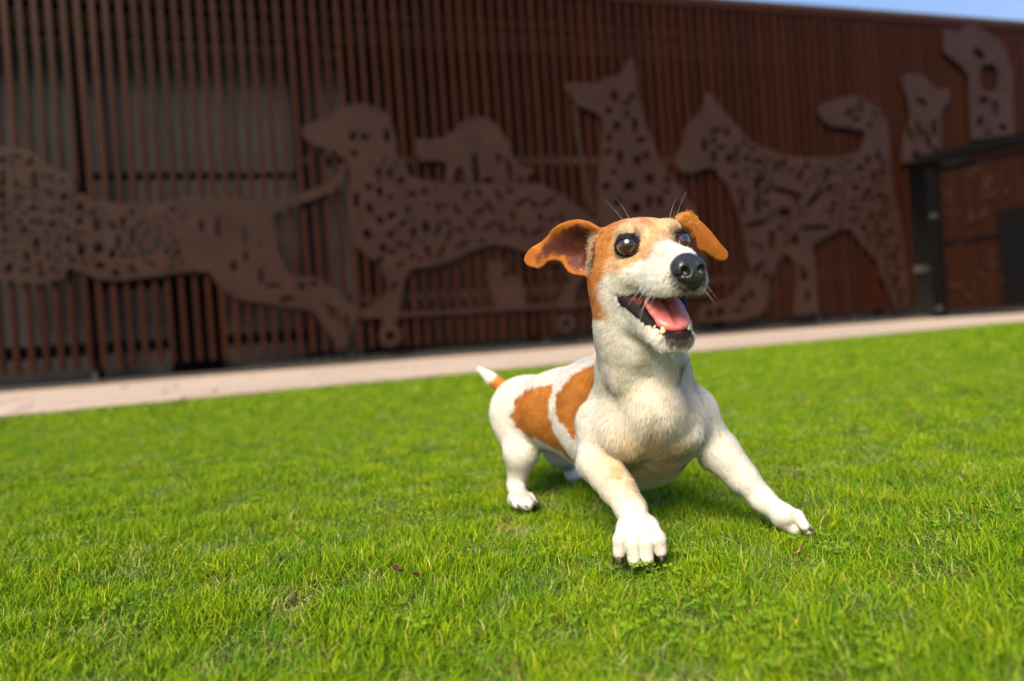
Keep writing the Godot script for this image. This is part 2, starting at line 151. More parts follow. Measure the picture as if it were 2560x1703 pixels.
			[Vector2(0.322, 1.395), Vector2(0.312, 1.383), Vector2(0.298, 1.383), Vector2(0.284, 1.392), Vector2(0.282, 1.408), Vector2(0.291, 1.436), Vector2(0.301, 1.449), Vector2(0.315, 1.449), Vector2(0.329, 1.439), Vector2(0.331, 1.424)],
			[Vector2(0.189, 1.700), Vector2(0.181, 1.681), Vector2(0.166, 1.676), Vector2(0.149, 1.681), Vector2(0.144, 1.699), Vector2(0.146, 1.737), Vector2(0.154, 1.755), Vector2(0.169, 1.761), Vector2(0.186, 1.755), Vector2(0.191, 1.738)],
			[Vector2(0.195, 1.807), Vector2(0.185, 1.792), Vector2(0.170, 1.790), Vector2(0.157, 1.800), Vector2(0.156, 1.819), Vector2(0.167, 1.854), Vector2(0.177, 1.870), Vector2(0.192, 1.871), Vector2(0.205, 1.861), Vector2(0.206, 1.843)],
			[Vector2(0.271, 1.596), Vector2(0.258, 1.586), Vector2(0.242, 1.591), Vector2(0.229, 1.606), Vector2(0.231, 1.624), Vector2(0.247, 1.653), Vector2(0.261, 1.663), Vector2(0.277, 1.658), Vector2(0.290, 1.643), Vector2(0.288, 1.625)],
			[Vector2(0.550, 1.555), Vector2(0.543, 1.550), Vector2(0.529, 1.551), Vector2(0.516, 1.558), Vector2(0.513, 1.567), Vector2(0.518, 1.583), Vector2(0.525, 1.589), Vector2(0.538, 1.587), Vector2(0.552, 1.580), Vector2(0.555, 1.571)],
			[Vector2(0.187, 1.055), Vector2(0.171, 1.043), Vector2(0.154, 1.048), Vector2(0.140, 1.065), Vector2(0.143, 1.085), Vector2(0.162, 1.119), Vector2(0.178, 1.131), Vector2(0.195, 1.126), Vector2(0.209, 1.109), Vector2(0.206, 1.088)],
			[Vector2(0.170, 1.299), Vector2(0.162, 1.289), Vector2(0.150, 1.289), Vector2(0.139, 1.297), Vector2(0.137, 1.310), Vector2(0.144, 1.334), Vector2(0.152, 1.344), Vector2(0.164, 1.344), Vector2(0.176, 1.336), Vector2(0.177, 1.323)],
			[Vector2(0.196, 1.888), Vector2(0.187, 1.881), Vector2(0.175, 1.885), Vector2(0.165, 1.896), Vector2(0.166, 1.908), Vector2(0.177, 1.927), Vector2(0.187, 1.934), Vector2(0.198, 1.930), Vector2(0.208, 1.919), Vector2(0.207, 1.907)],
			[Vector2(0.569, 1.699), Vector2(0.560, 1.691), Vector2(0.546, 1.692), Vector2(0.532, 1.700), Vector2(0.529, 1.711), Vector2(0.535, 1.731), Vector2(0.544, 1.739), Vector2(0.558, 1.738), Vector2(0.572, 1.730), Vector2(0.575, 1.719)],
			[Vector2(0.601, 1.330), Vector2(0.602, 1.314), Vector2(0.594, 1.304), Vector2(0.581, 1.301), Vector2(0.571, 1.311), Vector2(0.560, 1.336), Vector2(0.559, 1.351), Vector2(0.567, 1.361), Vector2(0.580, 1.364), Vector2(0.590, 1.355)],
			[Vector2(0.277, 1.883), Vector2(0.272, 1.875), Vector2(0.261, 1.873), Vector2(0.248, 1.875), Vector2(0.244, 1.882), Vector2(0.245, 1.897), Vector2(0.250, 1.904), Vector2(0.261, 1.907), Vector2(0.273, 1.905), Vector2(0.278, 1.898)],
			[Vector2(0.416, 1.208), Vector2(0.411, 1.201), Vector2(0.399, 1.199), Vector2(0.385, 1.201), Vector2(0.380, 1.209), Vector2(0.381, 1.225), Vector2(0.387, 1.233), Vector2(0.399, 1.235), Vector2(0.413, 1.232), Vector2(0.417, 1.224)],
			[Vector2(0.171, 1.209), Vector2(0.163, 1.204), Vector2(0.150, 1.206), Vector2(0.137, 1.213), Vector2(0.133, 1.221), Vector2(0.137, 1.235), Vector2(0.144, 1.239), Vector2(0.157, 1.237), Vector2(0.171, 1.230), Vector2(0.175, 1.222)],
			[Vector2(0.238, 1.539), Vector2(0.227, 1.533), Vector2(0.212, 1.540), Vector2(0.199, 1.553), Vector2(0.198, 1.567), Vector2(0.209, 1.587), Vector2(0.220, 1.592), Vector2(0.235, 1.586), Vector2(0.249, 1.572), Vector2(0.249, 1.559)],
			[Vector2(0.373, 1.965), Vector2(0.368, 1.957), Vector2(0.356, 1.954), Vector2(0.344, 1.957), Vector2(0.339, 1.964), Vector2(0.340, 1.980), Vector2(0.346, 1.988), Vector2(0.357, 1.990), Vector2(0.370, 1.988), Vector2(0.374, 1.981)],
			[Vector2(0.252, 1.157), Vector2(0.246, 1.145), Vector2(0.233, 1.142), Vector2(0.219, 1.146), Vector2(0.214, 1.158), Vector2(0.216, 1.182), Vector2(0.222, 1.194), Vector2(0.235, 1.197), Vector2(0.249, 1.193), Vector2(0.254, 1.181)],
			[Vector2(0.456, 1.465), Vector2(0.446, 1.454), Vector2(0.430, 1.455), Vector2(0.414, 1.464), Vector2(0.412, 1.479), Vector2(0.419, 1.506), Vector2(0.430, 1.517), Vector2(0.446, 1.516), Vector2(0.461, 1.506), Vector2(0.464, 1.492)],
			[Vector2(0.653, 1.674), Vector2(0.642, 1.661), Vector2(0.626, 1.660), Vector2(0.611, 1.670), Vector2(0.609, 1.687), Vector2(0.619, 1.719), Vector2(0.630, 1.733), Vector2(0.646, 1.734), Vector2(0.661, 1.724), Vector2(0.662, 1.706)],
			[Vector2(0.223, 2.025), Vector2(0.221, 2.010), Vector2(0.207, 1.996), Vector2(0.188, 1.988), Vector2(0.177, 1.994), Vector2(0.167, 2.017), Vector2(0.169, 2.032), Vector2(0.183, 2.045), Vector2(0.202, 2.053), Vector2(0.213, 2.047)],
			[Vector2(0.193, 1.623), Vector2(0.187, 1.610), Vector2(0.175, 1.606), Vector2(0.161, 1.610), Vector2(0.157, 1.623), Vector2(0.159, 1.649), Vector2(0.165, 1.662), Vector2(0.177, 1.667), Vector2(0.191, 1.662), Vector2(0.195, 1.650)],
			[Vector2(0.143, 1.182), Vector2(0.142, 1.172), Vector2(0.132, 1.163), Vector2(0.119, 1.158), Vector2(0.111, 1.163), Vector2(0.104, 1.179), Vector2(0.105, 1.190), Vector2(0.115, 1.199), Vector2(0.128, 1.203), Vector2(0.136, 1.199)],
			[Vector2(0.439, 1.799), Vector2(0.432, 1.787), Vector2(0.415, 1.783), Vector2(0.398, 1.787), Vector2(0.391, 1.799), Vector2(0.393, 1.825), Vector2(0.401, 1.838), Vector2(0.417, 1.842), Vector2(0.435, 1.838), Vector2(0.441, 1.826)],
			[Vector2(0.374, 1.371), Vector2(0.365, 1.367), Vector2(0.353, 1.372), Vector2(0.343, 1.383), Vector2(0.343, 1.393), Vector2(0.351, 1.408), Vector2(0.360, 1.413), Vector2(0.372, 1.408), Vector2(0.382, 1.397), Vector2(0.382, 1.387)],
			[Vector2(0.696, 1.134), Vector2(0.696, 1.118), Vector2(0.684, 1.106), Vector2(0.666, 1.100), Vector2(0.655, 1.109), Vector2(0.643, 1.136), Vector2(0.643, 1.152), Vector2(0.655, 1.165), Vector2(0.673, 1.170), Vector2(0.684, 1.161)],
			[Vector2(0.423, 1.093), Vector2(0.418, 1.082), Vector2(0.406, 1.079), Vector2(0.394, 1.083), Vector2(0.390, 1.094), Vector2(0.391, 1.116), Vector2(0.397, 1.127), Vector2(0.408, 1.130), Vector2(0.420, 1.126), Vector2(0.425, 1.115)],
			[Vector2(0.581, 1.783), Vector2(0.572, 1.777), Vector2(0.559, 1.782), Vector2(0.547, 1.794), Vector2(0.547, 1.806), Vector2(0.557, 1.824), Vector2(0.567, 1.829), Vector2(0.580, 1.824), Vector2(0.592, 1.812), Vector2(0.592, 1.800)],
			[Vector2(0.711, 1.577), Vector2(0.710, 1.568), Vector2(0.699, 1.559), Vector2(0.686, 1.553), Vector2(0.678, 1.557), Vector2(0.672, 1.571), Vector2(0.674, 1.581), Vector2(0.684, 1.590), Vector2(0.697, 1.595), Vector2(0.705, 1.592)],
			[Vector2(0.349, 1.680), Vector2(0.342, 1.669), Vector2(0.326, 1.665), Vector2(0.308, 1.669), Vector2(0.301, 1.680), Vector2(0.303, 1.704), Vector2(0.310, 1.716), Vector2(0.327, 1.719), Vector2(0.345, 1.715), Vector2(0.351, 1.704)],
			[Vector2(0.560, 1.103), Vector2(0.551, 1.101), Vector2(0.537, 1.108), Vector2(0.524, 1.120), Vector2(0.522, 1.130), Vector2(0.529, 1.143), Vector2(0.538, 1.145), Vector2(0.552, 1.138), Vector2(0.565, 1.126), Vector2(0.567, 1.116)],
			[Vector2(0.185, 1.406), Vector2(0.174, 1.394), Vector2(0.158, 1.395), Vector2(0.143, 1.405), Vector2(0.140, 1.420), Vector2(0.148, 1.448), Vector2(0.159, 1.459), Vector2(0.175, 1.459), Vector2(0.190, 1.449), Vector2(0.193, 1.433)],
			[Vector2(0.508, 1.851), Vector2(0.501, 1.836), Vector2(0.485, 1.831), Vector2(0.467, 1.836), Vector2(0.462, 1.851), Vector2(0.464, 1.882), Vector2(0.471, 1.898), Vector2(0.487, 1.903), Vector2(0.504, 1.898), Vector2(0.510, 1.883)],
			[Vector2(0.647, 1.410), Vector2(0.639, 1.405), Vector2(0.628, 1.409), Vector2(0.618, 1.419), Vector2(0.618, 1.430), Vector2(0.628, 1.446), Vector2(0.636, 1.451), Vector2(0.647, 1.447), Vector2(0.657, 1.437), Vector2(0.657, 1.426)],
			[Vector2(0.531, 1.736), Vector2(0.525, 1.726), Vector2(0.511, 1.723), Vector2(0.496, 1.726), Vector2(0.491, 1.736), Vector2(0.492, 1.757), Vector2(0.498, 1.767), Vector2(0.512, 1.770), Vector2(0.527, 1.767), Vector2(0.533, 1.757)],
			[Vector2(0.655, 1.182), Vector2(0.649, 1.175), Vector2(0.636, 1.173), Vector2(0.621, 1.176), Vector2(0.616, 1.183), Vector2(0.617, 1.199), Vector2(0.623, 1.207), Vector2(0.636, 1.209), Vector2(0.651, 1.206), Vector2(0.656, 1.198)],
			[Vector2(0.277, 1.969), Vector2(0.270, 1.956), Vector2(0.256, 1.952), Vector2(0.241, 1.956), Vector2(0.236, 1.968), Vector2(0.238, 1.993), Vector2(0.244, 2.005), Vector2(0.258, 2.009), Vector2(0.273, 2.005), Vector2(0.278, 1.994)],
			[Vector2(0.328, 2.029), Vector2(0.319, 2.025), Vector2(0.305, 2.031), Vector2(0.293, 2.042), Vector2(0.292, 2.053), Vector2(0.301, 2.069), Vector2(0.311, 2.074), Vector2(0.324, 2.068), Vector2(0.336, 2.057), Vector2(0.337, 2.045)],
			[Vector2(0.401, 1.761), Vector2(0.399, 1.751), Vector2(0.389, 1.742), Vector2(0.375, 1.736), Vector2(0.368, 1.739), Vector2(0.362, 1.753), Vector2(0.364, 1.762), Vector2(0.374, 1.771), Vector2(0.388, 1.777), Vector2(0.395, 1.774)],
			[Vector2(0.492, 1.347), Vector2(0.482, 1.333), Vector2(0.468, 1.332), Vector2(0.456, 1.342), Vector2(0.455, 1.359), Vector2(0.465, 1.391), Vector2(0.475, 1.404), Vector2(0.489, 1.406), Vector2(0.501, 1.396), Vector2(0.502, 1.379)],
			[Vector2(0.710, 1.630), Vector2(0.704, 1.622), Vector2(0.692, 1.619), Vector2(0.679, 1.622), Vector2(0.675, 1.630), Vector2(0.676, 1.647), Vector2(0.681, 1.655), Vector2(0.693, 1.657), Vector2(0.706, 1.655), Vector2(0.711, 1.647)],
			[Vector2(0.416, 1.672), Vector2(0.407, 1.670), Vector2(0.394, 1.677), Vector2(0.381, 1.689), Vector2(0.379, 1.698), Vector2(0.386, 1.710), Vector2(0.394, 1.712), Vector2(0.408, 1.706), Vector2(0.420, 1.694), Vector2(0.423, 1.685)],
			[Vector2(0.726, 1.698), Vector2(0.725, 1.685), Vector2(0.714, 1.674), Vector2(0.698, 1.668), Vector2(0.688, 1.674), Vector2(0.680, 1.694), Vector2(0.681, 1.707), Vector2(0.692, 1.718), Vector2(0.708, 1.724), Vector2(0.717, 1.718)],
			[Vector2(0.667, 1.303), Vector2(0.660, 1.286), Vector2(0.645, 1.280), Vector2(0.629, 1.286), Vector2(0.624, 1.303), Vector2(0.627, 1.338), Vector2(0.634, 1.355), Vector2(0.649, 1.360), Vector2(0.664, 1.355), Vector2(0.670, 1.338)],
			[Vector2(0.483, 1.436), Vector2(0.475, 1.432), Vector2(0.465, 1.436), Vector2(0.456, 1.445), Vector2(0.456, 1.455), Vector2(0.463, 1.468), Vector2(0.471, 1.472), Vector2(0.481, 1.467), Vector2(0.490, 1.458), Vector2(0.491, 1.449)],
			[Vector2(0.234, 1.217), Vector2(0.226, 1.212), Vector2(0.213, 1.214), Vector2(0.199, 1.221), Vector2(0.196, 1.230), Vector2(0.200, 1.245), Vector2(0.208, 1.251), Vector2(0.221, 1.249), Vector2(0.235, 1.241), Vector2(0.238, 1.232)],
			[Vector2(0.700, 1.528), Vector2(0.698, 1.518), Vector2(0.686, 1.508), Vector2(0.671, 1.501), Vector2(0.662, 1.504), Vector2(0.656, 1.519), Vector2(0.658, 1.529), Vector2(0.670, 1.539), Vector2(0.685, 1.545), Vector2(0.694, 1.542)],
			[Vector2(0.602, 1.456), Vector2(0.595, 1.447), Vector2(0.583, 1.447), Vector2(0.572, 1.455), Vector2(0.570, 1.466), Vector2(0.576, 1.487), Vector2(0.584, 1.495), Vector2(0.596, 1.495), Vector2(0.607, 1.488), Vector2(0.609, 1.477)],
			[Vector2(0.342, 1.051), Vector2(0.333, 1.041), Vector2(0.320, 1.041), Vector2(0.308, 1.050), Vector2(0.306, 1.063), Vector2(0.314, 1.089), Vector2(0.323, 1.099), Vector2(0.336, 1.099), Vector2(0.348, 1.091), Vector2(0.350, 1.077)],
			[Vector2(0.859, 1.525), Vector2(0.849, 1.520), Vector2(0.835, 1.526), Vector2(0.824, 1.538), Vector2(0.823, 1.550), Vector2(0.834, 1.568), Vector2(0.844, 1.573), Vector2(0.858, 1.568), Vector2(0.869, 1.555), Vector2(0.870, 1.543)],
			[Vector2(1.459, 1.487), Vector2(1.454, 1.476), Vector2(1.443, 1.472), Vector2(1.431, 1.476), Vector2(1.427, 1.487), Vector2(1.429, 1.511), Vector2(1.434, 1.523), Vector2(1.445, 1.526), Vector2(1.457, 1.523), Vector2(1.461, 1.511)],
			[Vector2(1.481, 1.099), Vector2(1.475, 1.085), Vector2(1.462, 1.080), Vector2(1.448, 1.085), Vector2(1.444, 1.100), Vector2(1.446, 1.129), Vector2(1.452, 1.143), Vector2(1.465, 1.147), Vector2(1.478, 1.142), Vector2(1.483, 1.128)],
			[Vector2(1.583, 1.554), Vector2(1.581, 1.547), Vector2(1.572, 1.540), Vector2(1.561, 1.535), Vector2(1.555, 1.537), Vector2(1.551, 1.546), Vector2(1.553, 1.552), Vector2(1.562, 1.559), Vector2(1.573, 1.564), Vector2(1.579, 1.562)],
			[Vector2(1.177, 1.519), Vector2(1.167, 1.505), Vector2(1.153, 1.504), Vector2(1.141, 1.513), Vector2(1.140, 1.530), Vector2(1.150, 1.563), Vector2(1.160, 1.577), Vector2(1.175, 1.579), Vector2(1.187, 1.569), Vector2(1.188, 1.552)],
			[Vector2(1.137, 1.217), Vector2(1.130, 1.210), Vector2(1.116, 1.208), Vector2(1.101, 1.211), Vector2(1.095, 1.218), Vector2(1.096, 1.232), Vector2(1.102, 1.239), Vector2(1.116, 1.241), Vector2(1.132, 1.238), Vector2(1.137, 1.231)],
			[Vector2(1.277, 1.549), Vector2(1.270, 1.540), Vector2(1.258, 1.540), Vector2(1.247, 1.547), Vector2(1.245, 1.559), Vector2(1.252, 1.580), Vector2(1.259, 1.589), Vector2(1.271, 1.589), Vector2(1.282, 1.582), Vector2(1.284, 1.570)],
			[Vector2(1.073, 1.144), Vector2(1.062, 1.136), Vector2(1.050, 1.140), Vector2(1.041, 1.151), Vector2(1.043, 1.165), Vector2(1.056, 1.187), Vector2(1.067, 1.195), Vector2(1.079, 1.192), Vector2(1.089, 1.180), Vector2(1.087, 1.167)],
			[Vector2(1.621, 1.595), Vector2(1.622, 1.581), Vector2(1.613, 1.572), Vector2(1.600, 1.568), Vector2(1.591, 1.576), Vector2(1.580, 1.599), Vector2(1.579, 1.613), Vector2(1.588, 1.622), Vector2(1.601, 1.626), Vector2(1.610, 1.618)],
			[Vector2(0.944, 1.525), Vector2(0.940, 1.521), Vector2(0.930, 1.519), Vector2(0.919, 1.521), Vector2(0.915, 1.525), Vector2(0.916, 1.535), Vector2(0.920, 1.539), Vector2(0.930, 1.540), Vector2(0.941, 1.539), Vector2(0.945, 1.534)],
			[Vector2(0.770, 1.095), Vector2(0.764, 1.087), Vector2(0.752, 1.085), Vector2(0.739, 1.088), Vector2(0.734, 1.096), Vector2(0.735, 1.111), Vector2(0.740, 1.119), Vector2(0.753, 1.121), Vector2(0.766, 1.118), Vector2(0.771, 1.110)],
			[Vector2(1.257, 1.296), Vector2(1.247, 1.290), Vector2(1.236, 1.295), Vector2(1.226, 1.305), Vector2(1.227, 1.316), Vector2(1.237, 1.333), Vector2(1.246, 1.338), Vector2(1.257, 1.334), Vector2(1.267, 1.323), Vector2(1.267, 1.312)],
			[Vector2(1.564, 1.063), Vector2(1.557, 1.057), Vector2(1.544, 1.058), Vector2(1.532, 1.065), Vector2(1.529, 1.074), Vector2(1.534, 1.090), Vector2(1.542, 1.096), Vector2(1.554, 1.095), Vector2(1.566, 1.088), Vector2(1.569, 1.079)],
			[Vector2(1.030, 1.079), Vector2(1.025, 1.074), Vector2(1.014, 1.072), Vector2(1.002, 1.074), Vector2(0.997, 1.080), Vector2(0.998, 1.092), Vector2(1.003, 1.097), Vector2(1.014, 1.099), Vector2(1.027, 1.097), Vector2(1.031, 1.091)],
			[Vector2(0.904, 1.590), Vector2(0.904, 1.578), Vector2(0.897, 1.570), Vector2(0.885, 1.567), Vector2(0.878, 1.573), Vector2(0.869, 1.592), Vector2(0.869, 1.603), Vector2(0.876, 1.612), Vector2(0.888, 1.615), Vector2(0.895, 1.608)],
			[Vector2(1.229, 1.239), Vector2(1.222, 1.228), Vector2(1.209, 1.224), Vector2(1.194, 1.228), Vector2(1.189, 1.240), Vector2(1.191, 1.264), Vector2(1.197, 1.275), Vector2(1.211, 1.279), Vector2(1.225, 1.275), Vector2(1.230, 1.263)],
			[Vector2(0.778, 1.360), Vector2(0.772, 1.354), Vector2(0.761, 1.356), Vector2(0.751, 1.361), Vector2(0.749, 1.369), Vector2(0.753, 1.382), Vector2(0.759, 1.388), Vector2(0.769, 1.387), Vector2(0.780, 1.381), Vector2(0.782, 1.373)],
			[Vector2(0.800, 1.532), Vector2(0.795, 1.527), Vector2(0.785, 1.525), Vector2(0.774, 1.527), Vector2(0.771, 1.532), Vector2(0.771, 1.544), Vector2(0.776, 1.550), Vector2(0.786, 1.552), Vector2(0.797, 1.550), Vector2(0.800, 1.544)],
			[Vector2(1.104, 1.448), Vector2(1.093, 1.434), Vector2(1.079, 1.433), Vector2(1.065, 1.443), Vector2(1.064, 1.460), Vector2(1.074, 1.492), Vector2(1.085, 1.506), Vector2(1.100, 1.508), Vector2(1.113, 1.498), Vector2(1.114, 1.481)],
			[Vector2(1.608, 1.469), Vector2(1.600, 1.459), Vector2(1.587, 1.458), Vector2(1.576, 1.466), Vector2(1.575, 1.479), Vector2(1.583, 1.504), Vector2(1.591, 1.515), Vector2(1.604, 1.515), Vector2(1.615, 1.508), Vector2(1.616, 1.494)],
			[Vector2(0.917, 1.300), Vector2(0.911, 1.296), Vector2(0.901, 1.298), Vector2(0.891, 1.303), Vector2(0.889, 1.309), Vector2(0.892, 1.319), Vector2(0.897, 1.323), Vector2(0.907, 1.321), Vector2(0.917, 1.316), Vector2(0.920, 1.310)],
			[Vector2(1.101, 1.397), Vector2(1.101, 1.387), Vector2(1.093, 1.379), Vector2(1.082, 1.376), Vector2(1.075, 1.382), Vector2(1.067, 1.399), Vector2(1.067, 1.410), Vector2(1.074, 1.417), Vector2(1.085, 1.421), Vector2(1.093, 1.415)],
			[Vector2(1.393, 1.502), Vector2(1.388, 1.491), Vector2(1.377, 1.488), Vector2(1.364, 1.491), Vector2(1.360, 1.502), Vector2(1.362, 1.525), Vector2(1.367, 1.536), Vector2(1.378, 1.539), Vector2(1.391, 1.535), Vector2(1.395, 1.525)],
			[Vector2(1.446, 1.170), Vector2(1.436, 1.157), Vector2(1.422, 1.156), Vector2(1.410, 1.165), Vector2(1.410, 1.181), Vector2(1.419, 1.212), Vector2(1.429, 1.225), Vector2(1.442, 1.226), Vector2(1.455, 1.217), Vector2(1.455, 1.201)],
			[Vector2(0.839, 1.149), Vector2(0.834, 1.143), Vector2(0.822, 1.142), Vector2(0.809, 1.144), Vector2(0.804, 1.150), Vector2(0.805, 1.161), Vector2(0.810, 1.166), Vector2(0.822, 1.167), Vector2(0.835, 1.165), Vector2(0.840, 1.160)],
			[Vector2(1.288, 1.347), Vector2(1.277, 1.339), Vector2(1.262, 1.344), Vector2(1.251, 1.357), Vector2(1.252, 1.371), Vector2(1.266, 1.394), Vector2(1.278, 1.402), Vector2(1.292, 1.398), Vector2(1.304, 1.385), Vector2(1.302, 1.370)]]},
	{"name": "toy_dog_panel", "label": "brown steel cutout of a long dog on wheels with brick pattern body",
		"outline": [Vector2(2.711, 2.345), Vector2(2.800, 2.389), Vector2(2.922, 2.422), Vector2(3.029, 2.486), Vector2(3.122, 2.551), Vector2(3.287, 2.582), Vector2(3.464, 2.539), Vector2(3.549, 2.461), Vector2(3.585, 2.358), Vector2(3.595, 2.222), Vector2(3.608, 2.074), Vector2(3.677, 1.966), Vector2(3.713, 1.861), Vector2(3.812, 1.829), Vector2(4.003, 1.799), Vector2(4.265, 1.784), Vector2(4.607, 1.781), Vector2(4.870, 1.788), Vector2(5.114, 1.764), Vector2(5.346, 1.642), Vector2(5.511, 1.515), Vector2(5.752, 1.345), Vector2(5.832, 1.151), Vector2(5.724, 0.980), Vector2(5.570, 0.813), Vector2(5.442, 0.668), Vector2(5.384, 0.511), Vector2(5.392, 0.425), Vector2(5.217, 0.422), Vector2(5.167, 0.489), Vector2(5.252, 0.591), Vector2(5.355, 0.736), Vector2(5.277, 0.911), Vector2(5.076, 0.962), Vector2(4.889, 1.041), Vector2(4.706, 1.119), Vector2(4.499, 1.147), Vector2(4.289, 1.084), Vector2(4.081, 0.993), Vector2(3.883, 0.952), Vector2(3.665, 0.933), Vector2(3.581, 0.821), Vector2(3.550, 0.670), Vector2(3.518, 0.563), Vector2(3.513, 0.503), Vector2(3.464, 0.378), Vector2(3.346, 0.386), Vector2(3.331, 0.459), Vector2(3.120, 0.460), Vector2(3.142, 0.542), Vector2(3.358, 0.660), Vector2(3.404, 0.753), Vector2(3.381, 0.870), Vector2(3.347, 1.002), Vector2(3.238, 1.062), Vector2(3.116, 1.201), Vector2(3.078, 1.410), Vector2(3.098, 1.688), Vector2(3.128, 1.841), Vector2(3.099, 2.018), Vector2(2.969, 2.127), Vector2(2.816, 2.153), Vector2(2.727, 2.214), Vector2(2.694, 2.268)],
		"added": [[Vector2(3.516, 0.267), Vector2(3.504, 0.223), Vector2(3.476, 0.188), Vector2(3.437, 0.165), Vector2(3.393, 0.160), Vector2(3.350, 0.172), Vector2(3.314, 0.199), Vector2(3.293, 0.238), Vector2(3.287, 0.283), Vector2(3.299, 0.326), Vector2(3.326, 0.362), Vector2(3.365, 0.384), Vector2(3.409, 0.390), Vector2(3.453, 0.378), Vector2(3.488, 0.351), Vector2(3.510, 0.312)], [Vector2(5.384, 0.266), Vector2(5.373, 0.227), Vector2(5.346, 0.195), Vector2(5.309, 0.175), Vector2(5.266, 0.170), Vector2(5.225, 0.181), Vector2(5.191, 0.206), Vector2(5.170, 0.240), Vector2(5.165, 0.280), Vector2(5.176, 0.318), Vector2(5.202, 0.350), Vector2(5.239, 0.370), Vector2(5.282, 0.375), Vector2(5.323, 0.365), Vector2(5.357, 0.340), Vector2(5.379, 0.305)], [Vector2(3.453, 0.495), Vector2(5.687, 0.490), Vector2(5.683, 0.447), Vector2(3.450, 0.455)]],
		"holes": [[Vector2(3.210, 2.237), Vector2(3.199, 2.220), Vector2(3.176, 2.214), Vector2(3.151, 2.219), Vector2(3.143, 2.236), Vector2(3.145, 2.270), Vector2(3.156, 2.287), Vector2(3.179, 2.293), Vector2(3.204, 2.288), Vector2(3.212, 2.272)],
			[Vector2(3.327, 2.238), Vector2(3.316, 2.224), Vector2(3.293, 2.219), Vector2(3.268, 2.223), Vector2(3.259, 2.236), Vector2(3.261, 2.264), Vector2(3.271, 2.278), Vector2(3.294, 2.283), Vector2(3.319, 2.279), Vector2(3.328, 2.266)],
			[Vector2(3.214, 2.075), Vector2(3.203, 2.062), Vector2(3.180, 2.057), Vector2(3.155, 2.061), Vector2(3.146, 2.074), Vector2(3.148, 2.102), Vector2(3.159, 2.115), Vector2(3.181, 2.120), Vector2(3.207, 2.116), Vector2(3.215, 2.103)],
			[Vector2(3.541, 2.236), Vector2(3.536, 2.204), Vector2(3.519, 2.191), Vector2(3.498, 2.196), Vector2(3.487, 2.224), Vector2(3.481, 2.286), Vector2(3.485, 2.318), Vector2(3.502, 2.331), Vector2(3.523, 2.326), Vector2(3.534, 2.298)],
			[Vector2(3.435, 1.886), Vector2(3.425, 1.869), Vector2(3.404, 1.863), Vector2(3.381, 1.868), Vector2(3.374, 1.885), Vector2(3.376, 1.920), Vector2(3.386, 1.937), Vector2(3.407, 1.943), Vector2(3.429, 1.937), Vector2(3.437, 1.921)],
			[Vector2(3.533, 1.871), Vector2(3.525, 1.847), Vector2(3.509, 1.839), Vector2(3.492, 1.846), Vector2(3.487, 1.869), Vector2(3.490, 1.918), Vector2(3.498, 1.942), Vector2(3.514, 1.950), Vector2(3.531, 1.943), Vector2(3.536, 1.920)],
			[Vector2(3.648, 1.802), Vector2(3.638, 1.787), Vector2(3.617, 1.782), Vector2(3.594, 1.787), Vector2(3.586, 1.802), Vector2(3.588, 1.833), Vector2(3.598, 1.849), Vector2(3.619, 1.854), Vector2(3.642, 1.849), Vector2(3.650, 1.834)],
			[Vector2(3.191, 1.594), Vector2(3.181, 1.561), Vector2(3.162, 1.550), Vector2(3.143, 1.560), Vector2(3.138, 1.593), Vector2(3.143, 1.662), Vector2(3.153, 1.696), Vector2(3.171, 1.707), Vector2(3.190, 1.696), Vector2(3.195, 1.664)],
			[Vector2(3.330, 1.743), Vector2(3.319, 1.730), Vector2(3.296, 1.725), Vector2(3.271, 1.730), Vector2(3.262, 1.743), Vector2(3.264, 1.771), Vector2(3.274, 1.784), Vector2(3.297, 1.789), Vector2(3.323, 1.784), Vector2(3.332, 1.771)],
			[Vector2(3.434, 1.697), Vector2(3.430, 1.672), Vector2(3.411, 1.659), Vector2(3.387, 1.660), Vector2(3.374, 1.680), Vector2(3.365, 1.728), Vector2(3.369, 1.753), Vector2(3.387, 1.766), Vector2(3.411, 1.764), Vector2(3.425, 1.744)],
			[Vector2(3.763, 1.672), Vector2(3.751, 1.660), Vector2(3.725, 1.656), Vector2(3.695, 1.660), Vector2(3.685, 1.672), Vector2(3.686, 1.697), Vector2(3.698, 1.709), Vector2(3.725, 1.712), Vector2(3.754, 1.708), Vector2(3.765, 1.697)],
			[Vector2(3.875, 1.691), Vector2(3.865, 1.676), Vector2(3.843, 1.671), Vector2(3.820, 1.676), Vector2(3.812, 1.691), Vector2(3.814, 1.723), Vector2(3.824, 1.738), Vector2(3.845, 1.743), Vector2(3.869, 1.738), Vector2(3.877, 1.723)],
			[Vector2(3.328, 1.527), Vector2(3.326, 1.502), Vector2(3.309, 1.488), Vector2(3.285, 1.487), Vector2(3.270, 1.506), Vector2(3.257, 1.552), Vector2(3.259, 1.577), Vector2(3.276, 1.591), Vector2(3.300, 1.592), Vector2(3.315, 1.573)],
			[Vector2(3.406, 1.386), Vector2(3.387, 1.384), Vector2(3.362, 1.401), Vector2(3.340, 1.427), Vector2(3.340, 1.446), Vector2(3.359, 1.467), Vector2(3.378, 1.469), Vector2(3.403, 1.452), Vector2(3.425, 1.426), Vector2(3.425, 1.407)],
			[Vector2(3.542, 1.490), Vector2(3.540, 1.471), Vector2(3.517, 1.448), Vector2(3.486, 1.430), Vector2(3.468, 1.432), Vector2(3.451, 1.453), Vector2(3.454, 1.472), Vector2(3.476, 1.495), Vector2(3.507, 1.514), Vector2(3.525, 1.512)],
			[Vector2(3.661, 1.400), Vector2(3.652, 1.385), Vector2(3.621, 1.368), Vector2(3.585, 1.356), Vector2(3.567, 1.359), Vector2(3.559, 1.378), Vector2(3.569, 1.393), Vector2(3.599, 1.410), Vector2(3.636, 1.422), Vector2(3.653, 1.419)],
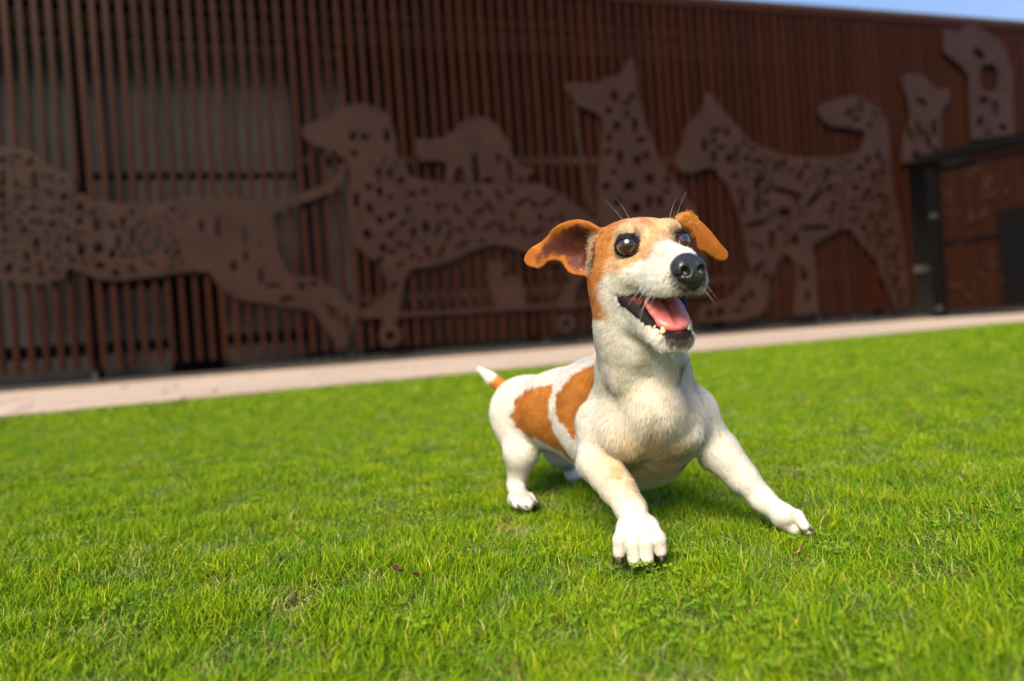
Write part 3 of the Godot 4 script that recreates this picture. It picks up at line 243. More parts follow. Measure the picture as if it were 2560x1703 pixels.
			[Vector2(3.290, 1.281), Vector2(3.286, 1.255), Vector2(3.264, 1.239), Vector2(3.234, 1.237), Vector2(3.218, 1.256), Vector2(3.204, 1.302), Vector2(3.208, 1.327), Vector2(3.230, 1.343), Vector2(3.260, 1.345), Vector2(3.277, 1.327)],
			[Vector2(3.520, 1.302), Vector2(3.518, 1.285), Vector2(3.497, 1.264), Vector2(3.469, 1.247), Vector2(3.452, 1.249), Vector2(3.438, 1.268), Vector2(3.440, 1.284), Vector2(3.461, 1.305), Vector2(3.489, 1.322), Vector2(3.506, 1.321)],
			[Vector2(3.744, 1.290), Vector2(3.741, 1.269), Vector2(3.722, 1.257), Vector2(3.698, 1.255), Vector2(3.684, 1.269), Vector2(3.673, 1.306), Vector2(3.676, 1.327), Vector2(3.695, 1.340), Vector2(3.719, 1.341), Vector2(3.733, 1.327)],
			[Vector2(3.867, 1.313), Vector2(3.856, 1.284), Vector2(3.834, 1.274), Vector2(3.811, 1.284), Vector2(3.804, 1.313), Vector2(3.808, 1.373), Vector2(3.819, 1.402), Vector2(3.841, 1.412), Vector2(3.864, 1.402), Vector2(3.872, 1.373)],
			[Vector2(3.690, 1.503), Vector2(3.683, 1.486), Vector2(3.666, 1.480), Vector2(3.649, 1.486), Vector2(3.644, 1.503), Vector2(3.646, 1.538), Vector2(3.654, 1.555), Vector2(3.670, 1.560), Vector2(3.687, 1.555), Vector2(3.693, 1.538)],
			[Vector2(3.515, 1.121), Vector2(3.512, 1.106), Vector2(3.493, 1.087), Vector2(3.468, 1.072), Vector2(3.453, 1.073), Vector2(3.441, 1.089), Vector2(3.443, 1.104), Vector2(3.462, 1.123), Vector2(3.487, 1.138), Vector2(3.502, 1.137)],
			[Vector2(3.863, 1.092), Vector2(3.853, 1.074), Vector2(3.832, 1.068), Vector2(3.808, 1.075), Vector2(3.800, 1.093), Vector2(3.803, 1.132), Vector2(3.813, 1.151), Vector2(3.835, 1.157), Vector2(3.858, 1.150), Vector2(3.866, 1.131)],
			[Vector2(3.721, 1.071), Vector2(3.720, 1.056), Vector2(3.702, 1.039), Vector2(3.679, 1.026), Vector2(3.665, 1.027), Vector2(3.652, 1.044), Vector2(3.654, 1.058), Vector2(3.671, 1.075), Vector2(3.694, 1.089), Vector2(3.709, 1.087)],
			[Vector2(3.433, 1.146), Vector2(3.434, 1.124), Vector2(3.416, 1.107), Vector2(3.390, 1.100), Vector2(3.372, 1.113), Vector2(3.354, 1.150), Vector2(3.354, 1.172), Vector2(3.371, 1.189), Vector2(3.397, 1.196), Vector2(3.415, 1.183)],
			[Vector2(3.593, 1.169), Vector2(3.584, 1.157), Vector2(3.563, 1.154), Vector2(3.540, 1.159), Vector2(3.531, 1.170), Vector2(3.533, 1.195), Vector2(3.543, 1.207), Vector2(3.564, 1.210), Vector2(3.587, 1.206), Vector2(3.595, 1.194)],
			[Vector2(3.380, 1.022), Vector2(3.371, 1.007), Vector2(3.353, 1.002), Vector2(3.333, 1.008), Vector2(3.326, 1.023), Vector2(3.329, 1.054), Vector2(3.337, 1.069), Vector2(3.355, 1.074), Vector2(3.375, 1.068), Vector2(3.382, 1.053)],
			[Vector2(3.593, 1.000), Vector2(3.586, 0.986), Vector2(3.561, 0.967), Vector2(3.529, 0.950), Vector2(3.513, 0.950), Vector2(3.504, 0.964), Vector2(3.511, 0.979), Vector2(3.536, 0.998), Vector2(3.568, 1.015), Vector2(3.584, 1.015)],
			[Vector2(3.518, 0.799), Vector2(3.515, 0.780), Vector2(3.492, 0.752), Vector2(3.461, 0.724), Vector2(3.443, 0.719), Vector2(3.428, 0.733), Vector2(3.431, 0.751), Vector2(3.454, 0.780), Vector2(3.484, 0.808), Vector2(3.502, 0.813)],
			[Vector2(4.004, 1.541), Vector2(3.995, 1.527), Vector2(3.976, 1.523), Vector2(3.955, 1.527), Vector2(3.948, 1.541), Vector2(3.950, 1.569), Vector2(3.959, 1.583), Vector2(3.978, 1.588), Vector2(3.998, 1.583), Vector2(4.006, 1.569)],
			[Vector2(4.075, 1.543), Vector2(4.067, 1.532), Vector2(4.051, 1.529), Vector2(4.033, 1.533), Vector2(4.026, 1.543), Vector2(4.028, 1.565), Vector2(4.035, 1.575), Vector2(4.052, 1.578), Vector2(4.070, 1.575), Vector2(4.076, 1.564)],
			[Vector2(3.964, 1.284), Vector2(3.944, 1.254), Vector2(3.927, 1.248), Vector2(3.918, 1.263), Vector2(3.926, 1.297), Vector2(3.956, 1.363), Vector2(3.975, 1.393), Vector2(3.993, 1.400), Vector2(4.002, 1.384), Vector2(3.993, 1.351)],
			[Vector2(4.070, 1.216), Vector2(4.051, 1.185), Vector2(4.034, 1.179), Vector2(4.024, 1.195), Vector2(4.033, 1.228), Vector2(4.063, 1.295), Vector2(4.082, 1.326), Vector2(4.100, 1.332), Vector2(4.109, 1.316), Vector2(4.100, 1.282)],
			[Vector2(3.976, 1.047), Vector2(3.953, 1.019), Vector2(3.936, 1.014), Vector2(3.928, 1.031), Vector2(3.940, 1.063), Vector2(3.975, 1.127), Vector2(3.997, 1.156), Vector2(4.015, 1.160), Vector2(4.023, 1.144), Vector2(4.011, 1.111)],
			[Vector2(4.206, 1.493), Vector2(4.215, 1.462), Vector2(4.207, 1.446), Vector2(4.189, 1.448), Vector2(4.170, 1.472), Vector2(4.141, 1.528), Vector2(4.132, 1.559), Vector2(4.139, 1.575), Vector2(4.157, 1.573), Vector2(4.177, 1.549)],
			[Vector2(4.285, 1.629), Vector2(4.268, 1.606), Vector2(4.252, 1.603), Vector2(4.241, 1.616), Vector2(4.247, 1.642), Vector2(4.269, 1.692), Vector2(4.286, 1.715), Vector2(4.302, 1.719), Vector2(4.313, 1.706), Vector2(4.307, 1.680)],
			[Vector2(4.445, 1.672), Vector2(4.451, 1.648), Vector2(4.442, 1.634), Vector2(4.424, 1.633), Vector2(4.408, 1.651), Vector2(4.385, 1.696), Vector2(4.379, 1.720), Vector2(4.388, 1.734), Vector2(4.405, 1.734), Vector2(4.421, 1.716)],
			[Vector2(4.479, 1.524), Vector2(4.467, 1.506), Vector2(4.428, 1.478), Vector2(4.381, 1.452), Vector2(4.358, 1.448), Vector2(4.348, 1.463), Vector2(4.360, 1.481), Vector2(4.399, 1.509), Vector2(4.446, 1.535), Vector2(4.469, 1.539)],
			[Vector2(4.567, 1.512), Vector2(4.583, 1.476), Vector2(4.578, 1.458), Vector2(4.558, 1.459), Vector2(4.532, 1.487), Vector2(4.489, 1.554), Vector2(4.473, 1.589), Vector2(4.478, 1.608), Vector2(4.498, 1.606), Vector2(4.524, 1.578)],
			[Vector2(4.580, 1.376), Vector2(4.562, 1.355), Vector2(4.511, 1.319), Vector2(4.450, 1.285), Vector2(4.423, 1.278), Vector2(4.413, 1.293), Vector2(4.430, 1.314), Vector2(4.481, 1.349), Vector2(4.542, 1.383), Vector2(4.569, 1.391)],
			[Vector2(4.341, 1.349), Vector2(4.349, 1.321), Vector2(4.341, 1.306), Vector2(4.323, 1.307), Vector2(4.305, 1.328), Vector2(4.279, 1.379), Vector2(4.271, 1.406), Vector2(4.279, 1.421), Vector2(4.297, 1.421), Vector2(4.315, 1.399)],
			[Vector2(4.674, 1.295), Vector2(4.689, 1.262), Vector2(4.683, 1.245), Vector2(4.663, 1.245), Vector2(4.639, 1.271), Vector2(4.600, 1.332), Vector2(4.586, 1.365), Vector2(4.592, 1.383), Vector2(4.611, 1.382), Vector2(4.635, 1.356)],
			[Vector2(4.660, 1.641), Vector2(4.668, 1.613), Vector2(4.659, 1.598), Vector2(4.641, 1.599), Vector2(4.623, 1.620), Vector2(4.596, 1.671), Vector2(4.588, 1.699), Vector2(4.597, 1.714), Vector2(4.615, 1.714), Vector2(4.633, 1.692)],
			[Vector2(4.793, 1.717), Vector2(4.786, 1.701), Vector2(4.758, 1.681), Vector2(4.724, 1.662), Vector2(4.706, 1.661), Vector2(4.696, 1.676), Vector2(4.703, 1.692), Vector2(4.731, 1.712), Vector2(4.765, 1.731), Vector2(4.783, 1.732)],
			[Vector2(4.963, 1.624), Vector2(4.945, 1.603), Vector2(4.892, 1.566), Vector2(4.830, 1.531), Vector2(4.802, 1.524), Vector2(4.791, 1.539), Vector2(4.809, 1.560), Vector2(4.861, 1.596), Vector2(4.924, 1.632), Vector2(4.952, 1.639)],
			[Vector2(4.800, 1.424), Vector2(4.806, 1.399), Vector2(4.797, 1.385), Vector2(4.779, 1.385), Vector2(4.762, 1.403), Vector2(4.738, 1.448), Vector2(4.732, 1.473), Vector2(4.741, 1.487), Vector2(4.759, 1.488), Vector2(4.776, 1.469)],
			[Vector2(5.040, 1.540), Vector2(5.049, 1.516), Vector2(5.041, 1.501), Vector2(5.023, 1.499), Vector2(5.004, 1.516), Vector2(4.976, 1.559), Vector2(4.967, 1.583), Vector2(4.975, 1.598), Vector2(4.993, 1.600), Vector2(5.012, 1.583)],
			[Vector2(5.248, 1.615), Vector2(5.232, 1.595), Vector2(5.183, 1.561), Vector2(5.125, 1.529), Vector2(5.098, 1.523), Vector2(5.087, 1.538), Vector2(5.103, 1.558), Vector2(5.152, 1.592), Vector2(5.210, 1.624), Vector2(5.237, 1.631)],
			[Vector2(4.795, 1.305), Vector2(4.790, 1.291), Vector2(4.767, 1.273), Vector2(4.738, 1.259), Vector2(4.722, 1.260), Vector2(4.712, 1.275), Vector2(4.718, 1.289), Vector2(4.740, 1.306), Vector2(4.769, 1.321), Vector2(4.785, 1.320)],
			[Vector2(4.913, 1.247), Vector2(4.928, 1.213), Vector2(4.922, 1.195), Vector2(4.902, 1.196), Vector2(4.878, 1.222), Vector2(4.837, 1.284), Vector2(4.823, 1.317), Vector2(4.829, 1.335), Vector2(4.849, 1.334), Vector2(4.873, 1.308)],
			[Vector2(5.111, 1.307), Vector2(5.095, 1.287), Vector2(5.047, 1.254), Vector2(4.989, 1.222), Vector2(4.963, 1.217), Vector2(4.952, 1.232), Vector2(4.968, 1.252), Vector2(5.016, 1.285), Vector2(5.074, 1.316), Vector2(5.101, 1.322)],
			[Vector2(5.105, 1.396), Vector2(5.111, 1.371), Vector2(5.102, 1.357), Vector2(5.084, 1.356), Vector2(5.067, 1.375), Vector2(5.042, 1.421), Vector2(5.036, 1.446), Vector2(5.045, 1.460), Vector2(5.063, 1.460), Vector2(5.081, 1.442)],
			[Vector2(5.249, 1.413), Vector2(5.242, 1.397), Vector2(5.213, 1.376), Vector2(5.177, 1.358), Vector2(5.159, 1.358), Vector2(5.149, 1.373), Vector2(5.156, 1.388), Vector2(5.185, 1.409), Vector2(5.221, 1.427), Vector2(5.239, 1.428)],
			[Vector2(5.335, 1.382), Vector2(5.337, 1.352), Vector2(5.326, 1.339), Vector2(5.307, 1.342), Vector2(5.293, 1.367), Vector2(5.275, 1.424), Vector2(5.272, 1.454), Vector2(5.283, 1.468), Vector2(5.302, 1.464), Vector2(5.317, 1.439)],
			[Vector2(4.272, 1.189), Vector2(4.257, 1.170), Vector2(4.212, 1.138), Vector2(4.157, 1.108), Vector2(4.133, 1.102), Vector2(4.123, 1.117), Vector2(4.138, 1.136), Vector2(4.183, 1.168), Vector2(4.237, 1.198), Vector2(4.262, 1.204)],
			[Vector2(4.223, 1.273), Vector2(4.207, 1.272), Vector2(4.178, 1.286), Vector2(4.149, 1.308), Vector2(4.142, 1.322), Vector2(4.152, 1.338), Vector2(4.168, 1.338), Vector2(4.197, 1.324), Vector2(4.226, 1.303), Vector2(4.233, 1.288)],
			[Vector2(4.097, 1.362), Vector2(4.082, 1.360), Vector2(4.058, 1.372), Vector2(4.035, 1.389), Vector2(4.030, 1.403), Vector2(4.040, 1.418), Vector2(4.054, 1.420), Vector2(4.078, 1.409), Vector2(4.102, 1.391), Vector2(4.107, 1.378)],
			[Vector2(4.441, 1.159), Vector2(4.426, 1.157), Vector2(4.402, 1.169), Vector2(4.377, 1.187), Vector2(4.372, 1.200), Vector2(4.383, 1.216), Vector2(4.397, 1.217), Vector2(4.422, 1.206), Vector2(4.447, 1.188), Vector2(4.452, 1.174)],
			[Vector2(3.880, 1.039), Vector2(3.879, 1.028), Vector2(3.869, 1.020), Vector2(3.854, 1.016), Vector2(3.845, 1.021), Vector2(3.836, 1.038), Vector2(3.837, 1.049), Vector2(3.847, 1.058), Vector2(3.862, 1.062), Vector2(3.871, 1.057)],
			[Vector2(3.676, 1.656), Vector2(3.670, 1.651), Vector2(3.656, 1.649), Vector2(3.641, 1.651), Vector2(3.636, 1.657), Vector2(3.637, 1.668), Vector2(3.643, 1.673), Vector2(3.656, 1.674), Vector2(3.671, 1.673), Vector2(3.677, 1.667)],
			[Vector2(3.341, 1.985), Vector2(3.333, 1.981), Vector2(3.322, 1.984), Vector2(3.314, 1.992), Vector2(3.314, 2.001), Vector2(3.323, 2.015), Vector2(3.331, 2.020), Vector2(3.342, 2.017), Vector2(3.351, 2.008), Vector2(3.350, 1.999)],
			[Vector2(3.206, 1.485), Vector2(3.199, 1.478), Vector2(3.187, 1.478), Vector2(3.176, 1.484), Vector2(3.174, 1.494), Vector2(3.180, 1.510), Vector2(3.187, 1.517), Vector2(3.198, 1.516), Vector2(3.209, 1.510), Vector2(3.211, 1.501)],
			[Vector2(3.454, 1.979), Vector2(3.454, 1.970), Vector2(3.445, 1.963), Vector2(3.434, 1.959), Vector2(3.426, 1.963), Vector2(3.420, 1.976), Vector2(3.420, 1.984), Vector2(3.429, 1.992), Vector2(3.441, 1.996), Vector2(3.448, 1.992)],
			[Vector2(3.479, 2.003), Vector2(3.470, 1.998), Vector2(3.459, 2.002), Vector2(3.449, 2.011), Vector2(3.449, 2.021), Vector2(3.459, 2.036), Vector2(3.468, 2.041), Vector2(3.480, 2.038), Vector2(3.489, 2.029), Vector2(3.489, 2.019)],
			[Vector2(3.885, 1.578), Vector2(3.885, 1.568), Vector2(3.876, 1.559), Vector2(3.863, 1.556), Vector2(3.855, 1.561), Vector2(3.846, 1.578), Vector2(3.846, 1.588), Vector2(3.855, 1.596), Vector2(3.868, 1.600), Vector2(3.877, 1.595)],
			[Vector2(3.559, 1.315), Vector2(3.552, 1.313), Vector2(3.542, 1.317), Vector2(3.533, 1.325), Vector2(3.532, 1.332), Vector2(3.538, 1.341), Vector2(3.545, 1.344), Vector2(3.555, 1.339), Vector2(3.564, 1.332), Vector2(3.565, 1.325)],
			[Vector2(3.705, 1.205), Vector2(3.696, 1.198), Vector2(3.681, 1.199), Vector2(3.667, 1.206), Vector2(3.664, 1.217), Vector2(3.670, 1.235), Vector2(3.679, 1.243), Vector2(3.694, 1.241), Vector2(3.708, 1.234), Vector2(3.712, 1.223)],
			[Vector2(3.721, 1.409), Vector2(3.713, 1.402), Vector2(3.700, 1.403), Vector2(3.687, 1.410), Vector2(3.685, 1.419), Vector2(3.690, 1.435), Vector2(3.698, 1.441), Vector2(3.711, 1.440), Vector2(3.724, 1.434), Vector2(3.727, 1.425)],
			[Vector2(3.779, 1.004), Vector2(3.773, 0.990), Vector2(3.760, 0.986), Vector2(3.747, 0.991), Vector2(3.742, 1.004), Vector2(3.744, 1.033), Vector2(3.750, 1.046), Vector2(3.763, 1.051), Vector2(3.776, 1.046), Vector2(3.781, 1.032)],
			[Vector2(3.994, 1.732), Vector2(3.987, 1.726), Vector2(3.975, 1.726), Vector2(3.963, 1.732), Vector2(3.960, 1.741), Vector2(3.966, 1.756), Vector2(3.973, 1.763), Vector2(3.985, 1.762), Vector2(3.997, 1.756), Vector2(3.999, 1.747)],
			[Vector2(3.514, 1.354), Vector2(3.509, 1.350), Vector2(3.498, 1.352), Vector2(3.488, 1.357), Vector2(3.485, 1.362), Vector2(3.488, 1.371), Vector2(3.493, 1.375), Vector2(3.504, 1.373), Vector2(3.514, 1.368), Vector2(3.517, 1.363)],
			[Vector2(3.661, 1.134), Vector2(3.651, 1.125), Vector2(3.636, 1.125), Vector2(3.622, 1.133), Vector2(3.620, 1.146), Vector2(3.628, 1.169), Vector2(3.637, 1.178), Vector2(3.652, 1.178), Vector2(3.666, 1.170), Vector2(3.668, 1.157)],
			[Vector2(3.196, 1.396), Vector2(3.186, 1.390), Vector2(3.175, 1.393), Vector2(3.166, 1.403), Vector2(3.167, 1.413), Vector2(3.178, 1.430), Vector2(3.187, 1.436), Vector2(3.199, 1.433), Vector2(3.208, 1.423), Vector2(3.207, 1.413)],
			[Vector2(3.590, 1.967), Vector2(3.584, 1.954), Vector2(3.573, 1.949), Vector2(3.561, 1.954), Vector2(3.557, 1.966), Vector2(3.559, 1.993), Vector2(3.564, 2.006), Vector2(3.576, 2.010), Vector2(3.588, 2.006), Vector2(3.592, 1.994)],
			[Vector2(3.995, 1.469), Vector2(3.986, 1.467), Vector2(3.972, 1.473), Vector2(3.959, 1.484), Vector2(3.957, 1.493), Vector2(3.964, 1.504), Vector2(3.974, 1.507), Vector2(3.988, 1.501), Vector2(4.001, 1.490), Vector2(4.003, 1.481)],
			[Vector2(3.417, 1.826), Vector2(3.415, 1.816), Vector2(3.405, 1.807), Vector2(3.391, 1.802), Vector2(3.383, 1.807), Vector2(3.375, 1.822), Vector2(3.376, 1.832), Vector2(3.386, 1.841), Vector2(3.400, 1.846), Vector2(3.409, 1.841)],
			[Vector2(3.514, 1.636), Vector2(3.505, 1.624), Vector2(3.490, 1.623), Vector2(3.478, 1.631), Vector2(3.477, 1.646), Vector2(3.486, 1.674), Vector2(3.496, 1.686), Vector2(3.510, 1.687), Vector2(3.523, 1.679), Vector2(3.524, 1.664)],
			[Vector2(3.801, 1.195), Vector2(3.794, 1.187), Vector2(3.781, 1.185), Vector2(3.766, 1.188), Vector2(3.760, 1.196), Vector2(3.761, 1.212), Vector2(3.767, 1.220), Vector2(3.781, 1.222), Vector2(3.796, 1.219), Vector2(3.802, 1.211)],
			[Vector2(3.448, 0.272), Vector2(3.444, 0.254), Vector2(3.432, 0.239), Vector2(3.416, 0.230), Vector2(3.398, 0.227), Vector2(3.380, 0.232), Vector2(3.365, 0.244), Vector2(3.356, 0.260), Vector2(3.354, 0.278), Vector2(3.359, 0.296), Vector2(3.370, 0.311), Vector2(3.386, 0.320), Vector2(3.404, 0.323), Vector2(3.422, 0.318), Vector2(3.437, 0.306), Vector2(3.446, 0.290)],
			[Vector2(5.320, 0.270), Vector2(5.315, 0.254), Vector2(5.304, 0.240), Vector2(5.289, 0.232), Vector2(5.271, 0.230), Vector2(5.254, 0.234), Vector2(5.240, 0.245), Vector2(5.231, 0.259), Vector2(5.228, 0.276), Vector2(5.233, 0.292), Vector2(5.244, 0.305), Vector2(5.260, 0.313), Vector2(5.277, 0.315), Vector2(5.295, 0.311), Vector2(5.309, 0.301), Vector2(5.318, 0.286)]]},
	{"name": "cat_panel", "label": "small brown steel cutout of a cat standing on the wheeled dog's back",
		"outline": [Vector2(3.806, 2.240), Vector2(3.944, 2.225), Vector2(4.082, 2.255), Vector2(4.196, 2.321), Vector2(4.282, 2.413), Vector2(4.448, 2.478), Vector2(4.612, 2.435), Vector2(4.712, 2.315), Vector2(4.785, 2.182), Vector2(4.817, 2.023), Vector2(4.870, 1.956), Vector2(5.006, 1.939), Vector2(5.030, 1.896), Vector2(4.965, 1.863), Vector2(4.944, 1.770), Vector2(4.895, 1.771), Vector2(4.903, 1.867), Vector2(4.863, 1.868), Vector2(4.842, 1.771), Vector2(4.798, 1.771), Vector2(4.802, 1.939), Vector2(4.726, 2.098), Vector2(4.741, 1.939), Vector2(4.754, 1.763), Vector2(4.606, 1.765), Vector2(4.505, 1.857), Vector2(4.442, 1.766), Vector2(4.430, 1.940), Vector2(4.417, 2.114), Vector2(4.371, 2.064), Vector2(4.374, 1.767), Vector2(4.285, 1.768), Vector2(4.274, 1.899), Vector2(4.237, 1.973), Vector2(4.193, 1.941), Vector2(4.138, 1.769), Vector2(4.063, 1.770), Vector2(4.088, 1.941), Vector2(4.051, 2.002), Vector2(3.970, 2.022), Vector2(3.834, 2.014), Vector2(3.796, 2.103)],
		"added": [],
		"holes": [[Vector2(4.672, 2.019), Vector2(4.664, 1.994), Vector2(4.649, 1.985), Vector2(4.634, 1.993), Vector2(4.630, 2.017), Vector2(4.633, 2.069), Vector2(4.641, 2.094), Vector2(4.656, 2.102), Vector2(4.671, 2.095), Vector2(4.676, 2.070)],
			[Vector2(4.088, 1.945), Vector2(4.081, 1.924), Vector2(4.067, 1.917), Vector2(4.052, 1.923), Vector2(4.048, 1.943), Vector2(4.051, 1.986), Vector2(4.058, 2.007), Vector2(4.072, 2.014), Vector2(4.086, 2.008), Vector2(4.091, 1.988)],
			[Vector2(4.590, 1.829), Vector2(4.588, 1.816), Vector2(4.572, 1.800), Vector2(4.550, 1.787), Vector2(4.536, 1.788), Vector2(4.525, 1.801), Vector2(4.527, 1.814), Vector2(4.544, 1.830), Vector2(4.566, 1.843), Vector2(4.579, 1.843)]]},
	{"name": "seated_dog_panel", "label": "tall spotted steel cutout of a sitting dog behind the real dog's head",
		"outline": [Vector2(5.451, 2.852), Vector2(5.834, 2.864), Vector2(5.905, 2.915), Vector2(6.065, 2.946), Vector2(6.152, 3.011), Vector2(6.214, 3.123), Vector2(6.294, 3.153), Vector2(6.328, 2.955), Vector2(6.321, 2.743), Vector2(6.383, 2.460), Vector2(6.463, 2.207), Vector2(6.568, 1.957), Vector2(6.674, 1.831), Vector2(6.776, 1.704), Vector2(6.904, 1.512), Vector2(6.991, 1.297), Vector2(7.035, 0.931), Vector2(7.025, 0.474), Vector2(5.590, 0.465), Vector2(5.667, 0.982), Vector2(5.717, 1.329), Vector2(5.744, 1.676), Vector2(5.775, 1.959), Vector2(5.831, 2.142), Vector2(5.870, 2.460), Vector2(5.809, 2.533), Vector2(5.577, 2.619), Vector2(5.518, 2.700), Vector2(5.460, 2.792)],
		"added": [[Vector2(5.522, 2.635), Vector2(5.563, 2.619), Vector2(5.582, 2.326), Vector2(5.615, 2.024), Vector2(5.648, 1.721), Vector2(5.685, 1.460), Vector2(5.647, 1.452), Vector2(5.602, 1.721), Vector2(5.569, 2.024), Vector2(5.536, 2.325)]],
		"holes": [[Vector2(5.516, 2.685), Vector2(5.507, 2.667), Vector2(5.489, 2.660), Vector2(5.469, 2.665), Vector2(5.462, 2.683), Vector2(5.465, 2.721), Vector2(5.474, 2.739), Vector2(5.492, 2.746), Vector2(5.512, 2.741), Vector2(5.519, 2.723)],
			[Vector2(6.074, 2.701), Vector2(6.067, 2.671), Vector2(6.043, 2.657), Vector2(6.014, 2.661), Vector2(6.000, 2.686), Vector2(5.993, 2.742), Vector2(6.000, 2.772), Vector2(6.024, 2.786), Vector2(6.053, 2.783), Vector2(6.067, 2.758)],
			[Vector2(6.274, 2.709), Vector2(6.263, 2.690), Vector2(6.240, 2.683), Vector2(6.216, 2.688), Vector2(6.208, 2.706), Vector2(6.210, 2.745), Vector2(6.221, 2.764), Vector2(6.244, 2.771), Vector2(6.268, 2.766), Vector2(6.276, 2.748)],
			[Vector2(6.200, 2.639), Vector2(6.189, 2.621), Vector2(6.167, 2.615), Vector2(6.143, 2.620), Vector2(6.134, 2.636), Vector2(6.137, 2.671), Vector2(6.147, 2.688), Vector2(6.170, 2.694), Vector2(6.194, 2.690), Vector2(6.202, 2.674)],
			[Vector2(5.985, 2.546), Vector2(5.972, 2.529), Vector2(5.944, 2.523), Vector2(5.913, 2.527), Vector2(5.902, 2.543), Vector2(5.904, 2.578), Vector2(5.917, 2.595), Vector2(5.945, 2.601), Vector2(5.976, 2.597), Vector2(5.987, 2.581)],
			[Vector2(6.082, 2.371), Vector2(6.067, 2.348), Vector2(6.035, 2.340), Vector2(6.001, 2.347), Vector2(5.989, 2.368), Vector2(5.992, 2.415), Vector2(6.007, 2.437), Vector2(6.039, 2.446), Vector2(6.073, 2.439), Vector2(6.085, 2.417)],
			[Vector2(6.291, 2.368), Vector2(6.278, 2.329), Vector2(6.251, 2.316), Vector2(6.224, 2.328), Vector2(6.216, 2.364), Vector2(6.221, 2.442), Vector2(6.235, 2.480), Vector2(6.261, 2.493), Vector2(6.289, 2.482), Vector2(6.297, 2.446)],
			[Vector2(5.962, 2.243), Vector2(5.951, 2.220), Vector2(5.929, 2.212), Vector2(5.905, 2.219), Vector2(5.897, 2.241), Vector2(5.901, 2.287), Vector2(5.911, 2.309), Vector2(5.934, 2.317), Vector2(5.958, 2.310), Vector2(5.965, 2.289)],
			[Vector2(6.381, 2.255), Vector2(6.367, 2.236), Vector2(6.326, 2.218), Vector2(6.276, 2.206), Vector2(6.253, 2.212), Vector2(6.245, 2.237), Vector2(6.258, 2.256), Vector2(6.300, 2.274), Vector2(6.350, 2.286), Vector2(6.372, 2.280)],
			[Vector2(5.959, 2.130), Vector2(5.953, 2.113), Vector2(5.928, 2.095), Vector2(5.894, 2.082), Vector2(5.876, 2.087), Vector2(5.863, 2.110), Vector2(5.868, 2.127), Vector2(5.894, 2.145), Vector2(5.927, 2.158), Vector2(5.946, 2.153)],
			[Vector2(6.079, 2.009), Vector2(6.065, 1.971), Vector2(6.039, 1.958), Vector2(6.012, 1.970), Vector2(6.004, 2.006), Vector2(6.010, 2.083), Vector2(6.023, 2.121), Vector2(6.049, 2.134), Vector2(6.076, 2.123), Vector2(6.084, 2.086)],
			[Vector2(6.306, 1.995), Vector2(6.290, 1.971), Vector2(6.254, 1.962), Vector2(6.216, 1.970), Vector2(6.202, 1.994), Vector2(6.206, 2.044), Vector2(6.222, 2.069), Vector2(6.258, 2.077), Vector2(6.297, 2.070), Vector2(6.310, 2.046)],
			[Vector2(6.405, 2.051), Vector2(6.392, 2.028), Vector2(6.366, 2.020), Vector2(6.338, 2.027), Vector2(6.329, 2.049), Vector2(6.332, 2.096), Vector2(6.344, 2.119), Vector2(6.370, 2.127), Vector2(6.399, 2.120), Vector2(6.408, 2.098)],
			[Vector2(5.903, 1.723), Vector2(5.887, 1.706), Vector2(5.853, 1.701), Vector2(5.815, 1.707), Vector2(5.802, 1.723), Vector2(5.804, 1.757), Vector2(5.819, 1.774), Vector2(5.853, 1.780), Vector2(5.891, 1.774), Vector2(5.905, 1.758)],
			[Vector2(6.206, 1.712), Vector2(6.184, 1.688), Vector2(6.136, 1.680), Vector2(6.084, 1.688), Vector2(6.065, 1.712), Vector2(6.068, 1.763), Vector2(6.090, 1.787), Vector2(6.137, 1.795), Vector2(6.190, 1.787), Vector2(6.209, 1.763)],
			[Vector2(6.443, 1.784), Vector2(6.425, 1.757), Vector2(6.386, 1.749), Vector2(6.343, 1.757), Vector2(6.329, 1.783), Vector2(6.332, 1.838), Vector2(6.350, 1.864), Vector2(6.389, 1.873), Vector2(6.432, 1.865), Vector2(6.447, 1.839)],
			[Vector2(6.649, 1.779), Vector2(6.636, 1.758), Vector2(6.610, 1.751), Vector2(6.581, 1.758), Vector2(6.571, 1.778), Vector2(6.574, 1.822), Vector2(6.587, 1.843), Vector2(6.613, 1.850), Vector2(6.642, 1.843), Vector2(6.652, 1.822)],
			[Vector2(6.629, 1.657), Vector2(6.617, 1.643), Vector2(6.591, 1.639), Vector2(6.562, 1.644), Vector2(6.552, 1.657), Vector2(6.553, 1.684), Vector2(6.565, 1.698), Vector2(6.592, 1.702), Vector2(6.621, 1.697), Vector2(6.631, 1.684)],
			[Vector2(6.404, 1.523), Vector2(6.391, 1.488), Vector2(6.364, 1.477), Vector2(6.336, 1.488), Vector2(6.327, 1.522), Vector2(6.333, 1.592), Vector2(6.346, 1.626), Vector2(6.372, 1.637), Vector2(6.400, 1.626), Vector2(6.409, 1.593)],
			[Vector2(6.539, 1.526), Vector2(6.524, 1.497), Vector2(6.494, 1.488), Vector2(6.462, 1.498), Vector2(6.452, 1.526), Vector2(6.456, 1.584), Vector2(6.470, 1.613), Vector2(6.500, 1.622), Vector2(6.532, 1.613), Vector2(6.543, 1.585)],
			[Vector2(6.014, 1.542), Vector2(6.001, 1.522), Vector2(5.972, 1.515), Vector2(5.941, 1.522), Vector2(5.930, 1.543), Vector2(5.933, 1.585), Vector2(5.947, 1.605), Vector2(5.975, 1.612), Vector2(6.006, 1.605), Vector2(6.017, 1.585)],
			[Vector2(6.776, 1.467), Vector2(6.761, 1.442), Vector2(6.727, 1.434), Vector2(6.691, 1.443), Vector2(6.678, 1.467), Vector2(6.682, 1.519), Vector2(6.698, 1.544), Vector2(6.731, 1.552), Vector2(6.768, 1.543), Vector2(6.780, 1.519)],
